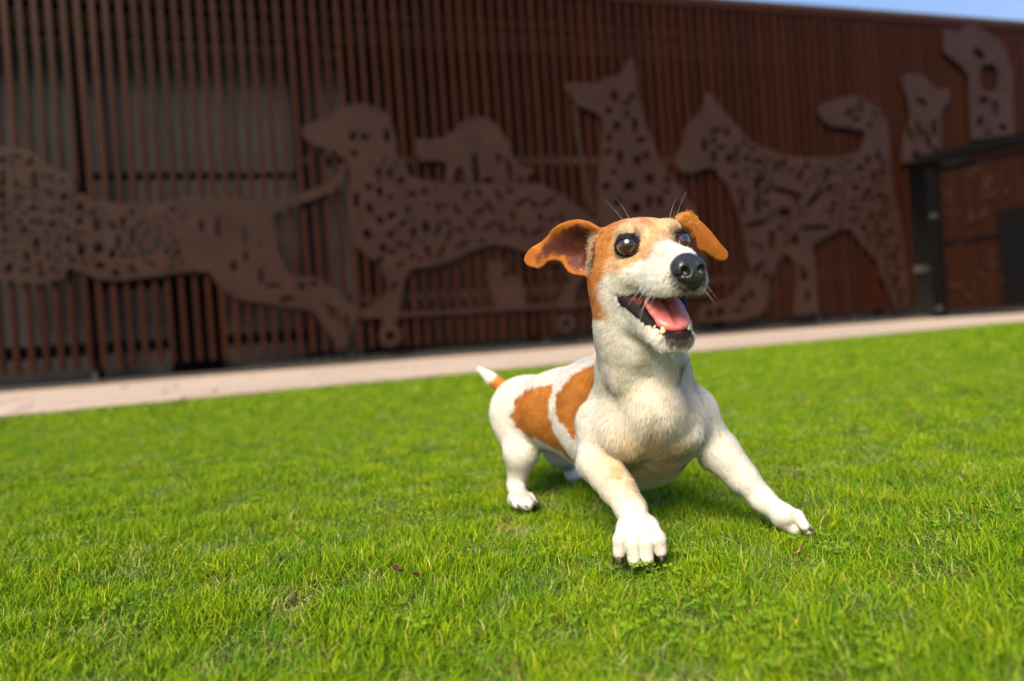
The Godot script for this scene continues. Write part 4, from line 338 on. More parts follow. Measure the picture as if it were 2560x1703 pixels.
			[Vector2(6.256, 1.468), Vector2(6.237, 1.444), Vector2(6.195, 1.436), Vector2(6.149, 1.445), Vector2(6.133, 1.469), Vector2(6.137, 1.519), Vector2(6.156, 1.544), Vector2(6.197, 1.551), Vector2(6.243, 1.543), Vector2(6.259, 1.519)],
			[Vector2(6.201, 2.519), Vector2(6.190, 2.505), Vector2(6.168, 2.501), Vector2(6.143, 2.504), Vector2(6.135, 2.517), Vector2(6.137, 2.544), Vector2(6.147, 2.557), Vector2(6.169, 2.562), Vector2(6.194, 2.559), Vector2(6.202, 2.546)],
			[Vector2(5.992, 1.878), Vector2(5.980, 1.863), Vector2(5.955, 1.858), Vector2(5.927, 1.862), Vector2(5.918, 1.877), Vector2(5.920, 1.908), Vector2(5.931, 1.923), Vector2(5.956, 1.928), Vector2(5.984, 1.923), Vector2(5.994, 1.908)]]},
	{"name": "wolf_panel", "label": "steel cutout of a leaping pointed-ear dog right of the real dog",
		"outline": [Vector2(7.191, 2.798), Vector2(7.281, 2.745), Vector2(7.391, 2.596), Vector2(7.514, 2.470), Vector2(7.628, 2.351), Vector2(7.702, 2.258), Vector2(7.839, 2.199), Vector2(7.989, 2.153), Vector2(8.140, 2.092), Vector2(8.470, 2.045), Vector2(8.748, 2.055), Vector2(8.954, 2.065), Vector2(9.023, 1.832), Vector2(8.962, 1.443), Vector2(8.900, 1.186), Vector2(8.730, 1.109), Vector2(8.484, 1.010), Vector2(8.512, 0.846), Vector2(8.525, 0.586), Vector2(8.516, 0.187), Vector2(8.151, 0.181), Vector2(8.233, 0.505), Vector2(8.244, 0.790), Vector2(8.115, 0.928), Vector2(8.050, 0.892), Vector2(7.948, 0.731), Vector2(7.838, 0.595), Vector2(7.860, 0.453), Vector2(7.792, 0.287), Vector2(7.687, 0.209), Vector2(7.381, 0.168), Vector2(6.837, 0.180), Vector2(6.918, 0.362), Vector2(7.296, 0.446), Vector2(7.472, 0.576), Vector2(7.622, 0.759), Vector2(7.570, 0.934), Vector2(7.549, 1.213), Vector2(7.498, 1.382), Vector2(7.443, 1.563), Vector2(7.377, 1.739), Vector2(7.264, 1.855), Vector2(7.244, 1.929), Vector2(7.108, 1.929), Vector2(6.932, 1.871), Vector2(6.775, 1.894), Vector2(6.707, 1.998), Vector2(6.769, 2.133), Vector2(6.843, 2.237), Vector2(6.880, 2.391), Vector2(6.980, 2.484), Vector2(7.107, 2.591), Vector2(7.148, 2.710)],
		"added": [],
		"holes": [[Vector2(7.150, 2.159), Vector2(7.138, 2.124), Vector2(7.113, 2.112), Vector2(7.088, 2.122), Vector2(7.080, 2.157), Vector2(7.085, 2.229), Vector2(7.098, 2.264), Vector2(7.122, 2.276), Vector2(7.148, 2.266), Vector2(7.156, 2.231)],
			[Vector2(7.361, 2.373), Vector2(7.341, 2.356), Vector2(7.288, 2.339), Vector2(7.227, 2.328), Vector2(7.201, 2.334), Vector2(7.195, 2.357), Vector2(7.215, 2.373), Vector2(7.267, 2.390), Vector2(7.329, 2.401), Vector2(7.355, 2.396)],
			[Vector2(7.459, 2.329), Vector2(7.447, 2.309), Vector2(7.423, 2.302), Vector2(7.396, 2.308), Vector2(7.387, 2.327), Vector2(7.390, 2.367), Vector2(7.402, 2.387), Vector2(7.426, 2.394), Vector2(7.453, 2.389), Vector2(7.462, 2.370)],
			[Vector2(7.277, 2.235), Vector2(7.265, 2.215), Vector2(7.241, 2.209), Vector2(7.215, 2.214), Vector2(7.206, 2.233), Vector2(7.209, 2.274), Vector2(7.220, 2.293), Vector2(7.245, 2.300), Vector2(7.271, 2.294), Vector2(7.280, 2.275)],
			[Vector2(7.387, 2.163), Vector2(7.369, 2.153), Vector2(7.327, 2.149), Vector2(7.281, 2.152), Vector2(7.264, 2.162), Vector2(7.265, 2.182), Vector2(7.283, 2.192), Vector2(7.324, 2.195), Vector2(7.371, 2.193), Vector2(7.388, 2.183)],
			[Vector2(7.256, 2.031), Vector2(7.245, 1.999), Vector2(7.224, 1.988), Vector2(7.201, 1.998), Vector2(7.195, 2.029), Vector2(7.200, 2.093), Vector2(7.211, 2.124), Vector2(7.232, 2.135), Vector2(7.254, 2.126), Vector2(7.261, 2.095)],
			[Vector2(7.477, 2.020), Vector2(7.462, 1.996), Vector2(7.431, 1.988), Vector2(7.396, 1.996), Vector2(7.384, 2.019), Vector2(7.388, 2.067), Vector2(7.403, 2.091), Vector2(7.434, 2.099), Vector2(7.469, 2.092), Vector2(7.481, 2.069)],
			[Vector2(7.559, 2.035), Vector2(7.548, 1.979), Vector2(7.529, 1.961), Vector2(7.511, 1.978), Vector2(7.507, 2.031), Vector2(7.516, 2.145), Vector2(7.528, 2.201), Vector2(7.547, 2.220), Vector2(7.565, 2.203), Vector2(7.568, 2.149)],
			[Vector2(7.675, 2.208), Vector2(7.665, 2.190), Vector2(7.644, 2.184), Vector2(7.620, 2.189), Vector2(7.613, 2.206), Vector2(7.615, 2.243), Vector2(7.625, 2.261), Vector2(7.647, 2.267), Vector2(7.670, 2.262), Vector2(7.678, 2.245)],
			[Vector2(7.784, 2.144), Vector2(7.771, 2.132), Vector2(7.743, 2.128), Vector2(7.711, 2.132), Vector2(7.700, 2.143), Vector2(7.702, 2.168), Vector2(7.714, 2.180), Vector2(7.743, 2.184), Vector2(7.774, 2.181), Vector2(7.786, 2.169)],
			[Vector2(7.704, 2.024), Vector2(7.690, 2.004), Vector2(7.662, 1.998), Vector2(7.631, 2.004), Vector2(7.620, 2.023), Vector2(7.623, 2.064), Vector2(7.636, 2.084), Vector2(7.665, 2.091), Vector2(7.696, 2.085), Vector2(7.707, 2.065)],
			[Vector2(7.913, 1.981), Vector2(7.884, 1.973), Vector2(7.821, 1.979), Vector2(7.752, 1.993), Vector2(7.728, 2.008), Vector2(7.734, 2.033), Vector2(7.764, 2.041), Vector2(7.827, 2.035), Vector2(7.896, 2.021), Vector2(7.920, 2.005)],
			[Vector2(8.109, 1.928), Vector2(8.096, 1.895), Vector2(8.070, 1.884), Vector2(8.042, 1.894), Vector2(8.034, 1.926), Vector2(8.039, 1.992), Vector2(8.052, 2.024), Vector2(8.078, 2.035), Vector2(8.105, 2.025), Vector2(8.114, 1.994)],
			[Vector2(8.207, 1.964), Vector2(8.194, 1.939), Vector2(8.168, 1.931), Vector2(8.140, 1.939), Vector2(8.131, 1.962), Vector2(8.135, 2.012), Vector2(8.147, 2.037), Vector2(8.173, 2.045), Vector2(8.202, 2.037), Vector2(8.211, 2.014)],
			[Vector2(7.542, 1.831), Vector2(7.527, 1.817), Vector2(7.492, 1.813), Vector2(7.453, 1.817), Vector2(7.439, 1.831), Vector2(7.441, 1.859), Vector2(7.456, 1.873), Vector2(7.491, 1.877), Vector2(7.530, 1.873), Vector2(7.544, 1.859)],
			[Vector2(7.809, 1.705), Vector2(7.796, 1.665), Vector2(7.770, 1.652), Vector2(7.743, 1.664), Vector2(7.736, 1.703), Vector2(7.742, 1.785), Vector2(7.755, 1.825), Vector2(7.781, 1.839), Vector2(7.808, 1.826), Vector2(7.816, 1.787)],
			[Vector2(7.912, 1.816), Vector2(7.906, 1.797), Vector2(7.876, 1.778), Vector2(7.838, 1.765), Vector2(7.817, 1.770), Vector2(7.802, 1.795), Vector2(7.808, 1.814), Vector2(7.838, 1.833), Vector2(7.876, 1.846), Vector2(7.897, 1.841)],
			[Vector2(7.588, 1.449), Vector2(7.576, 1.397), Vector2(7.553, 1.380), Vector2(7.531, 1.397), Vector2(7.526, 1.447), Vector2(7.534, 1.553), Vector2(7.547, 1.605), Vector2(7.569, 1.622), Vector2(7.591, 1.605), Vector2(7.597, 1.555)],
			[Vector2(7.801, 1.453), Vector2(7.787, 1.409), Vector2(7.761, 1.395), Vector2(7.734, 1.409), Vector2(7.727, 1.452), Vector2(7.733, 1.542), Vector2(7.747, 1.586), Vector2(7.773, 1.600), Vector2(7.800, 1.586), Vector2(7.807, 1.543)],
			[Vector2(8.412, 1.578), Vector2(8.342, 1.579), Vector2(8.188, 1.612), Vector2(8.019, 1.658), Vector2(7.959, 1.687), Vector2(7.969, 1.715), Vector2(8.037, 1.713), Vector2(8.189, 1.682), Vector2(8.360, 1.636), Vector2(8.422, 1.606)],
			[Vector2(8.411, 1.808), Vector2(8.385, 1.780), Vector2(8.356, 1.777), Vector2(8.335, 1.795), Vector2(8.340, 1.828), Vector2(8.372, 1.891), Vector2(8.397, 1.919), Vector2(8.426, 1.922), Vector2(8.448, 1.904), Vector2(8.443, 1.871)],
			[Vector2(8.529, 1.939), Vector2(8.516, 1.918), Vector2(8.490, 1.911), Vector2(8.461, 1.918), Vector2(8.451, 1.938), Vector2(8.454, 1.980), Vector2(8.467, 2.000), Vector2(8.493, 2.007), Vector2(8.522, 2.001), Vector2(8.532, 1.981)],
			[Vector2(8.547, 1.494), Vector2(8.478, 1.450), Vector2(8.437, 1.450), Vector2(8.432, 1.485), Vector2(8.481, 1.541), Vector2(8.604, 1.646), Vector2(8.674, 1.691), Vector2(8.715, 1.691), Vector2(8.720, 1.656), Vector2(8.670, 1.599)],
			[Vector2(7.909, 1.303), Vector2(7.866, 1.280), Vector2(7.755, 1.253), Vector2(7.629, 1.232), Vector2(7.578, 1.236), Vector2(7.571, 1.263), Vector2(7.614, 1.286), Vector2(7.723, 1.313), Vector2(7.850, 1.334), Vector2(7.902, 1.331)],
			[Vector2(8.226, 1.378), Vector2(8.197, 1.352), Vector2(8.130, 1.344), Vector2(8.058, 1.354), Vector2(8.032, 1.380), Vector2(8.035, 1.434), Vector2(8.064, 1.460), Vector2(8.130, 1.468), Vector2(8.203, 1.458), Vector2(8.230, 1.432)],
			[Vector2(8.749, 1.207), Vector2(8.689, 1.193), Vector2(8.546, 1.187), Vector2(8.387, 1.188), Vector2(8.326, 1.199), Vector2(8.325, 1.224), Vector2(8.384, 1.237), Vector2(8.525, 1.244), Vector2(8.685, 1.243), Vector2(8.748, 1.232)],
			[Vector2(7.970, 1.028), Vector2(7.948, 0.978), Vector2(7.913, 0.964), Vector2(7.880, 0.984), Vector2(7.875, 1.035), Vector2(7.894, 1.142), Vector2(7.917, 1.193), Vector2(7.952, 1.207), Vector2(7.985, 1.187), Vector2(7.990, 1.135)],
			[Vector2(8.325, 1.051), Vector2(8.300, 1.029), Vector2(8.245, 1.023), Vector2(8.184, 1.032), Vector2(8.162, 1.054), Vector2(8.165, 1.100), Vector2(8.189, 1.122), Vector2(8.244, 1.128), Vector2(8.306, 1.119), Vector2(8.328, 1.097)],
			[Vector2(7.931, 1.504), Vector2(7.916, 1.490), Vector2(7.884, 1.486), Vector2(7.848, 1.491), Vector2(7.835, 1.505), Vector2(7.837, 1.534), Vector2(7.851, 1.548), Vector2(7.884, 1.552), Vector2(7.920, 1.547), Vector2(7.933, 1.533)],
			[Vector2(8.359, 1.533), Vector2(8.342, 1.517), Vector2(8.305, 1.512), Vector2(8.264, 1.518), Vector2(8.249, 1.534), Vector2(8.252, 1.567), Vector2(8.268, 1.583), Vector2(8.305, 1.588), Vector2(8.346, 1.583), Vector2(8.361, 1.567)],
			[Vector2(8.836, 1.861), Vector2(8.821, 1.840), Vector2(8.790, 1.833), Vector2(8.757, 1.840), Vector2(8.745, 1.860), Vector2(8.748, 1.902), Vector2(8.763, 1.923), Vector2(8.793, 1.930), Vector2(8.827, 1.923), Vector2(8.839, 1.903)],
			[Vector2(8.849, 1.667), Vector2(8.835, 1.646), Vector2(8.804, 1.639), Vector2(8.770, 1.646), Vector2(8.759, 1.666), Vector2(8.762, 1.709), Vector2(8.776, 1.729), Vector2(8.807, 1.736), Vector2(8.841, 1.729), Vector2(8.852, 1.709)],
			[Vector2(8.856, 1.380), Vector2(8.842, 1.363), Vector2(8.811, 1.358), Vector2(8.777, 1.364), Vector2(8.765, 1.380), Vector2(8.767, 1.414), Vector2(8.781, 1.431), Vector2(8.812, 1.436), Vector2(8.846, 1.430), Vector2(8.858, 1.414)],
			[Vector2(7.710, 0.708), Vector2(7.665, 0.683), Vector2(7.633, 0.688), Vector2(7.621, 0.717), Vector2(7.647, 0.755), Vector2(7.719, 0.821), Vector2(7.764, 0.847), Vector2(7.796, 0.842), Vector2(7.808, 0.813), Vector2(7.783, 0.774)],
			[Vector2(7.827, 0.630), Vector2(7.803, 0.622), Vector2(7.780, 0.631), Vector2(7.765, 0.652), Vector2(7.772, 0.673), Vector2(7.806, 0.703), Vector2(7.830, 0.711), Vector2(7.853, 0.702), Vector2(7.868, 0.681), Vector2(7.860, 0.660)],
			[Vector2(8.394, 0.616), Vector2(8.378, 0.592), Vector2(8.344, 0.585), Vector2(8.308, 0.594), Vector2(8.295, 0.619), Vector2(8.299, 0.669), Vector2(8.314, 0.693), Vector2(8.348, 0.700), Vector2(8.385, 0.690), Vector2(8.398, 0.666)],
			[Vector2(8.420, 0.371), Vector2(8.407, 0.342), Vector2(8.381, 0.334), Vector2(8.352, 0.345), Vector2(8.343, 0.373), Vector2(8.348, 0.432), Vector2(8.361, 0.460), Vector2(8.387, 0.468), Vector2(8.416, 0.458), Vector2(8.425, 0.429)],
			[Vector2(8.363, 0.721), Vector2(8.351, 0.705), Vector2(8.324, 0.701), Vector2(8.296, 0.707), Vector2(8.286, 0.723), Vector2(8.288, 0.757), Vector2(8.300, 0.772), Vector2(8.327, 0.777), Vector2(8.355, 0.771), Vector2(8.365, 0.754)],
			[Vector2(7.627, 0.424), Vector2(7.602, 0.417), Vector2(7.574, 0.431), Vector2(7.553, 0.457), Vector2(7.559, 0.479), Vector2(7.591, 0.508), Vector2(7.617, 0.515), Vector2(7.645, 0.501), Vector2(7.666, 0.476), Vector2(7.660, 0.454)],
			[Vector2(7.507, 0.361), Vector2(7.480, 0.350), Vector2(7.453, 0.361), Vector2(7.436, 0.385), Vector2(7.446, 0.409), Vector2(7.485, 0.444), Vector2(7.513, 0.455), Vector2(7.539, 0.444), Vector2(7.556, 0.420), Vector2(7.546, 0.396)],
			[Vector2(7.216, 0.256), Vector2(7.200, 0.234), Vector2(7.166, 0.228), Vector2(7.128, 0.237), Vector2(7.115, 0.261), Vector2(7.119, 0.309), Vector2(7.134, 0.332), Vector2(7.169, 0.338), Vector2(7.207, 0.328), Vector2(7.220, 0.305)],
			[Vector2(7.074, 0.246), Vector2(7.061, 0.227), Vector2(7.034, 0.222), Vector2(7.004, 0.230), Vector2(6.994, 0.250), Vector2(6.997, 0.290), Vector2(7.009, 0.309), Vector2(7.037, 0.314), Vector2(7.067, 0.306), Vector2(7.077, 0.286)],
			[Vector2(7.458, 0.275), Vector2(7.442, 0.262), Vector2(7.407, 0.259), Vector2(7.369, 0.266), Vector2(7.355, 0.280), Vector2(7.357, 0.308), Vector2(7.372, 0.321), Vector2(7.407, 0.324), Vector2(7.445, 0.318), Vector2(7.459, 0.303)],
			[Vector2(8.152, 1.023), Vector2(8.141, 1.013), Vector2(8.115, 1.011), Vector2(8.088, 1.015), Vector2(8.078, 1.025), Vector2(8.079, 1.045), Vector2(8.090, 1.054), Vector2(8.115, 1.056), Vector2(8.143, 1.052), Vector2(8.153, 1.043)],
			[Vector2(8.781, 1.194), Vector2(8.771, 1.189), Vector2(8.753, 1.191), Vector2(8.735, 1.198), Vector2(8.731, 1.206), Vector2(8.736, 1.219), Vector2(8.745, 1.224), Vector2(8.763, 1.222), Vector2(8.781, 1.215), Vector2(8.786, 1.207)],
			[Vector2(8.340, 1.342), Vector2(8.329, 1.334), Vector2(8.310, 1.335), Vector2(8.292, 1.343), Vector2(8.288, 1.355), Vector2(8.296, 1.375), Vector2(8.308, 1.384), Vector2(8.326, 1.383), Vector2(8.345, 1.375), Vector2(8.348, 1.363)],
			[Vector2(8.452, 1.371), Vector2(8.443, 1.361), Vector2(8.424, 1.358), Vector2(8.402, 1.362), Vector2(8.394, 1.372), Vector2(8.396, 1.393), Vector2(8.405, 1.403), Vector2(8.424, 1.406), Vector2(8.446, 1.402), Vector2(8.454, 1.392)],
			[Vector2(8.941, 1.628), Vector2(8.939, 1.616), Vector2(8.921, 1.604), Vector2(8.897, 1.597), Vector2(8.884, 1.602), Vector2(8.872, 1.620), Vector2(8.875, 1.633), Vector2(8.892, 1.644), Vector2(8.916, 1.651), Vector2(8.930, 1.646)],
			[Vector2(8.865, 1.456), Vector2(8.842, 1.442), Vector2(8.818, 1.445), Vector2(8.801, 1.462), Vector2(8.807, 1.484), Vector2(8.837, 1.522), Vector2(8.859, 1.536), Vector2(8.883, 1.533), Vector2(8.900, 1.516), Vector2(8.894, 1.494)],
			[Vector2(8.601, 1.911), Vector2(8.590, 1.908), Vector2(8.573, 1.914), Vector2(8.557, 1.924), Vector2(8.555, 1.933), Vector2(8.564, 1.945), Vector2(8.575, 1.947), Vector2(8.591, 1.942), Vector2(8.607, 1.931), Vector2(8.610, 1.922)],
			[Vector2(7.995, 1.385), Vector2(7.980, 1.381), Vector2(7.957, 1.388), Vector2(7.936, 1.403), Vector2(7.934, 1.417), Vector2(7.948, 1.436), Vector2(7.964, 1.441), Vector2(7.987, 1.433), Vector2(8.007, 1.418), Vector2(8.009, 1.404)],
			[Vector2(8.686, 1.845), Vector2(8.672, 1.839), Vector2(8.646, 1.842), Vector2(8.619, 1.851), Vector2(8.612, 1.861), Vector2(8.619, 1.879), Vector2(8.632, 1.885), Vector2(8.658, 1.882), Vector2(8.685, 1.873), Vector2(8.692, 1.862)],
			[Vector2(8.312, 1.887), Vector2(8.301, 1.874), Vector2(8.275, 1.870), Vector2(8.247, 1.874), Vector2(8.237, 1.886), Vector2(8.239, 1.912), Vector2(8.250, 1.924), Vector2(8.276, 1.928), Vector2(8.304, 1.924), Vector2(8.314, 1.912)],
			[Vector2(7.544, 1.657), Vector2(7.526, 1.645), Vector2(7.507, 1.649), Vector2(7.493, 1.663), Vector2(7.497, 1.681), Vector2(7.520, 1.712), Vector2(7.538, 1.724), Vector2(7.558, 1.721), Vector2(7.572, 1.707), Vector2(7.567, 1.689)],
			[Vector2(7.692, 1.025), Vector2(7.683, 1.007), Vector2(7.664, 1.001), Vector2(7.644, 1.008), Vector2(7.638, 1.025), Vector2(7.640, 1.062), Vector2(7.649, 1.080), Vector2(7.668, 1.085), Vector2(7.688, 1.079), Vector2(7.695, 1.062)],
			[Vector2(7.760, 1.935), Vector2(7.756, 1.924), Vector2(7.739, 1.913), Vector2(7.717, 1.905), Vector2(7.705, 1.908), Vector2(7.696, 1.923), Vector2(7.699, 1.933), Vector2(7.717, 1.945), Vector2(7.739, 1.952), Vector2(7.751, 1.949)],
			[Vector2(8.818, 1.283), Vector2(8.805, 1.281), Vector2(8.785, 1.288), Vector2(8.766, 1.301), Vector2(8.763, 1.311), Vector2(8.773, 1.324), Vector2(8.786, 1.327), Vector2(8.806, 1.319), Vector2(8.825, 1.307), Vector2(8.828, 1.296)],
			[Vector2(8.092, 1.190), Vector2(8.072, 1.180), Vector2(8.047, 1.186), Vector2(8.027, 1.203), Vector2(8.029, 1.222), Vector2(8.053, 1.253), Vector2(8.073, 1.263), Vector2(8.098, 1.257), Vector2(8.118, 1.240), Vector2(8.116, 1.220)],
			[Vector2(8.296, 1.173), Vector2(8.294, 1.163), Vector2(8.279, 1.154), Vector2(8.260, 1.148), Vector2(8.249, 1.152), Vector2(8.240, 1.167), Vector2(8.243, 1.177), Vector2(8.257, 1.186), Vector2(8.276, 1.192), Vector2(8.287, 1.188)],
			[Vector2(7.679, 1.804), Vector2(7.671, 1.792), Vector2(7.653, 1.788), Vector2(7.634, 1.792), Vector2(7.628, 1.804), Vector2(7.629, 1.828), Vector2(7.637, 1.840), Vector2(7.655, 1.843), Vector2(7.674, 1.840), Vector2(7.680, 1.828)],
			[Vector2(8.381, 1.442), Vector2(8.384, 1.424), Vector2(8.371, 1.412), Vector2(8.350, 1.408), Vector2(8.334, 1.420), Vector2(8.315, 1.451), Vector2(8.313, 1.470), Vector2(8.325, 1.482), Vector2(8.346, 1.485), Vector2(8.362, 1.474)],
			[Vector2(8.211, 1.277), Vector2(8.198, 1.268), Vector2(8.176, 1.270), Vector2(8.155, 1.279), Vector2(8.150, 1.292), Vector2(8.159, 1.314), Vector2(8.172, 1.323), Vector2(8.194, 1.321), Vector2(8.215, 1.312), Vector2(8.220, 1.299)],
			[Vector2(7.996, 1.741), Vector2(7.983, 1.729), Vector2(7.962, 1.728), Vector2(7.943, 1.738), Vector2(7.940, 1.754), Vector2(7.952, 1.784), Vector2(7.965, 1.797), Vector2(7.986, 1.797), Vector2(8.006, 1.788), Vector2(8.008, 1.772)],
			[Vector2(8.001, 2.024), Vector2(7.991, 2.011), Vector2(7.970, 2.006), Vector2(7.947, 2.010), Vector2(7.940, 2.023), Vector2(7.942, 2.051), Vector2(7.951, 2.065), Vector2(7.972, 2.070), Vector2(7.995, 2.065), Vector2(8.003, 2.052)],
			[Vector2(8.598, 1.782), Vector2(8.586, 1.771), Vector2(8.561, 1.767), Vector2(8.532, 1.771), Vector2(8.522, 1.782), Vector2(8.524, 1.806), Vector2(8.535, 1.818), Vector2(8.561, 1.822), Vector2(8.589, 1.818), Vector2(8.599, 1.807)],
			[Vector2(7.853, 1.873), Vector2(7.842, 1.864), Vector2(7.819, 1.861), Vector2(7.793, 1.864), Vector2(7.784, 1.873), Vector2(7.785, 1.892), Vector2(7.796, 1.901), Vector2(7.819, 1.904), Vector2(7.844, 1.901), Vector2(7.854, 1.892)],
			[Vector2(7.805, 1.001), Vector2(7.808, 0.980), Vector2(7.793, 0.966), Vector2(7.769, 0.962), Vector2(7.751, 0.976), Vector2(7.730, 1.012), Vector2(7.727, 1.033), Vector2(7.742, 1.047), Vector2(7.766, 1.051), Vector2(7.784, 1.037)],
			[Vector2(8.721, 1.958), Vector2(8.719, 1.947), Vector2(8.705, 1.937), Vector2(8.685, 1.931), Vector2(8.672, 1.935), Vector2(8.662, 1.952), Vector2(8.664, 1.964), Vector2(8.678, 1.974), Vector2(8.698, 1.980), Vector2(8.710, 1.975)],
			[Vector2(8.195, 1.156), Vector2(8.182, 1.152), Vector2(8.162, 1.160), Vector2(8.143, 1.173), Vector2(8.141, 1.185), Vector2(8.153, 1.200), Vector2(8.166, 1.204), Vector2(8.186, 1.197), Vector2(8.205, 1.183), Vector2(8.208, 1.172)],
			[Vector2(8.128, 1.111), Vector2(8.116, 1.107), Vector2(8.100, 1.111), Vector2(8.087, 1.122), Vector2(8.087, 1.133), Vector2(8.099, 1.149), Vector2(8.111, 1.154), Vector2(8.127, 1.149), Vector2(8.140, 1.138), Vector2(8.140, 1.128)],
			[Vector2(8.952, 1.698), Vector2(8.943, 1.687), Vector2(8.922, 1.683), Vector2(8.900, 1.687), Vector2(8.892, 1.698), Vector2(8.894, 1.720), Vector2(8.903, 1.731), Vector2(8.923, 1.735), Vector2(8.946, 1.731), Vector2(8.954, 1.721)],
			[Vector2(8.503, 1.725), Vector2(8.499, 1.712), Vector2(8.479, 1.698), Vector2(8.452, 1.689), Vector2(8.437, 1.694), Vector2(8.425, 1.712), Vector2(8.429, 1.726), Vector2(8.449, 1.739), Vector2(8.476, 1.748), Vector2(8.492, 1.744)],
			[Vector2(7.840, 1.602), Vector2(7.828, 1.592), Vector2(7.809, 1.592), Vector2(7.791, 1.600), Vector2(7.788, 1.614), Vector2(7.798, 1.639), Vector2(7.810, 1.649), Vector2(7.828, 1.649), Vector2(7.846, 1.641), Vector2(7.849, 1.627)],
			[Vector2(7.658, 1.877), Vector2(7.641, 1.868), Vector2(7.622, 1.872), Vector2(7.608, 1.885), Vector2(7.610, 1.901), Vector2(7.630, 1.927), Vector2(7.646, 1.937), Vector2(7.665, 1.933), Vector2(7.680, 1.920), Vector2(7.677, 1.904)],
			[Vector2(8.773, 1.779), Vector2(8.762, 1.763), Vector2(8.740, 1.758), Vector2(8.715, 1.763), Vector2(8.707, 1.778), Vector2(8.709, 1.811), Vector2(8.719, 1.828), Vector2(8.742, 1.833), Vector2(8.767, 1.828), Vector2(8.775, 1.812)],
			[Vector2(8.176, 1.866), Vector2(8.167, 1.862), Vector2(8.150, 1.864), Vector2(8.132, 1.870), Vector2(8.127, 1.878), Vector2(8.132, 1.890), Vector2(8.141, 1.894), Vector2(8.159, 1.893), Vector2(8.176, 1.886), Vector2(8.181, 1.879)],
			[Vector2(7.954, 1.343), Vector2(7.946, 1.333), Vector2(7.926, 1.331), Vector2(7.904, 1.334), Vector2(7.896, 1.343), Vector2(7.898, 1.363), Vector2(7.907, 1.372), Vector2(7.926, 1.375), Vector2(7.948, 1.372), Vector2(7.956, 1.362)],
			[Vector2(8.676, 1.744), Vector2(8.673, 1.732), Vector2(8.655, 1.721), Vector2(8.631, 1.713), Vector2(8.618, 1.717), Vector2(8.608, 1.734), Vector2(8.611, 1.746), Vector2(8.628, 1.758), Vector2(8.652, 1.765), Vector2(8.665, 1.761)],
			[Vector2(8.741, 1.399), Vector2(8.728, 1.395), Vector2(8.710, 1.402), Vector2(8.693, 1.414), Vector2(8.691, 1.424), Vector2(8.702, 1.439), Vector2(8.715, 1.443), Vector2(8.734, 1.437), Vector2(8.751, 1.425), Vector2(8.753, 1.414)],
			[Vector2(7.939, 1.643), Vector2(7.922, 1.626), Vector2(7.895, 1.625), Vector2(7.871, 1.637), Vector2(7.869, 1.659), Vector2(7.884, 1.699), Vector2(7.902, 1.717), Vector2(7.928, 1.718), Vector2(7.952, 1.705), Vector2(7.955, 1.684)],
			[Vector2(7.640, 1.625), Vector2(7.628, 1.615), Vector2(7.608, 1.615), Vector2(7.590, 1.624), Vector2(7.586, 1.638), Vector2(7.596, 1.663), Vector2(7.608, 1.673), Vector2(7.628, 1.673), Vector2(7.647, 1.664), Vector2(7.650, 1.650)],
			[Vector2(7.922, 1.894), Vector2(7.914, 1.882), Vector2(7.896, 1.878), Vector2(7.877, 1.882), Vector2(7.871, 1.894), Vector2(7.872, 1.920), Vector2(7.881, 1.932), Vector2(7.898, 1.936), Vector2(7.917, 1.932), Vector2(7.924, 1.920)],
			[Vector2(8.935, 1.857), Vector2(8.926, 1.847), Vector2(8.907, 1.843), Vector2(8.886, 1.847), Vector2(8.879, 1.857), Vector2(8.881, 1.877), Vector2(8.889, 1.888), Vector2(8.908, 1.891), Vector2(8.929, 1.888), Vector2(8.936, 1.878)]]},
	{"name": "terrier_panel", "label": "steel cutout of a dog with flat rounded head left of the gate",
		"outline": [Vector2(8.697, 2.662), Vector2(8.944, 2.755), Vector2(9.223, 2.825), Vector2(9.448, 2.767), Vector2(9.622, 2.658), Vector2(9.720, 2.495), Vector2(9.741, 2.301), Vector2(9.748, 1.927), Vector2(9.790, 1.527), Vector2(9.887, 1.024), Vector2(9.909, 0.520), Vector2(9.906, 0.178), Vector2(9.649, 0.178), Vector2(9.523, 0.539), Vector2(9.466, 0.591), Vector2(9.444, 0.765), Vector2(9.213, 0.991), Vector2(9.061, 1.187), Vector2(8.930, 1.185), Vector2(8.992, 1.442), Vector2(9.053, 1.832), Vector2(8.983, 2.066), Vector2(9.287, 2.135), Vector2(9.359, 2.273), Vector2(9.386, 2.387), Vector2(9.155, 2.423), Vector2(8.889, 2.434), Vector2(8.772, 2.504), Vector2(8.703, 2.590)],
		"added": [],
		"holes": [[Vector2(9.237, 2.633), Vector2(9.224, 2.612), Vector2(9.177, 2.585), Vector2(9.120, 2.563), Vector2(9.093, 2.563), Vector2(9.078, 2.585), Vector2(9.092, 2.605), Vector2(9.138, 2.632), Vector2(9.195, 2.655), Vector2(9.223, 2.654)],
			[Vector2(9.382, 2.724), Vector2(9.368, 2.711), Vector2(9.336, 2.706), Vector2(9.301, 2.709), Vector2(9.288, 2.721), Vector2(9.290, 2.746), Vector2(9.304, 2.759), Vector2(9.336, 2.765), Vector2(9.371, 2.762), Vector2(9.384, 2.750)],
			[Vector2(9.330, 2.528), Vector2(9.312, 2.515), Vector2(9.266, 2.504), Vector2(9.213, 2.499), Vector2(9.191, 2.505), Vector2(9.188, 2.526), Vector2(9.206, 2.540), Vector2(9.252, 2.551), Vector2(9.305, 2.556), Vector2(9.327, 2.549)],
			[Vector2(9.591, 2.590), Vector2(9.578, 2.577), Vector2(9.550, 2.572), Vector2(9.519, 2.575), Vector2(9.508, 2.587), Vector2(9.510, 2.613), Vector2(9.522, 2.626), Vector2(9.550, 2.631), Vector2(9.581, 2.628), Vector2(9.593, 2.616)],
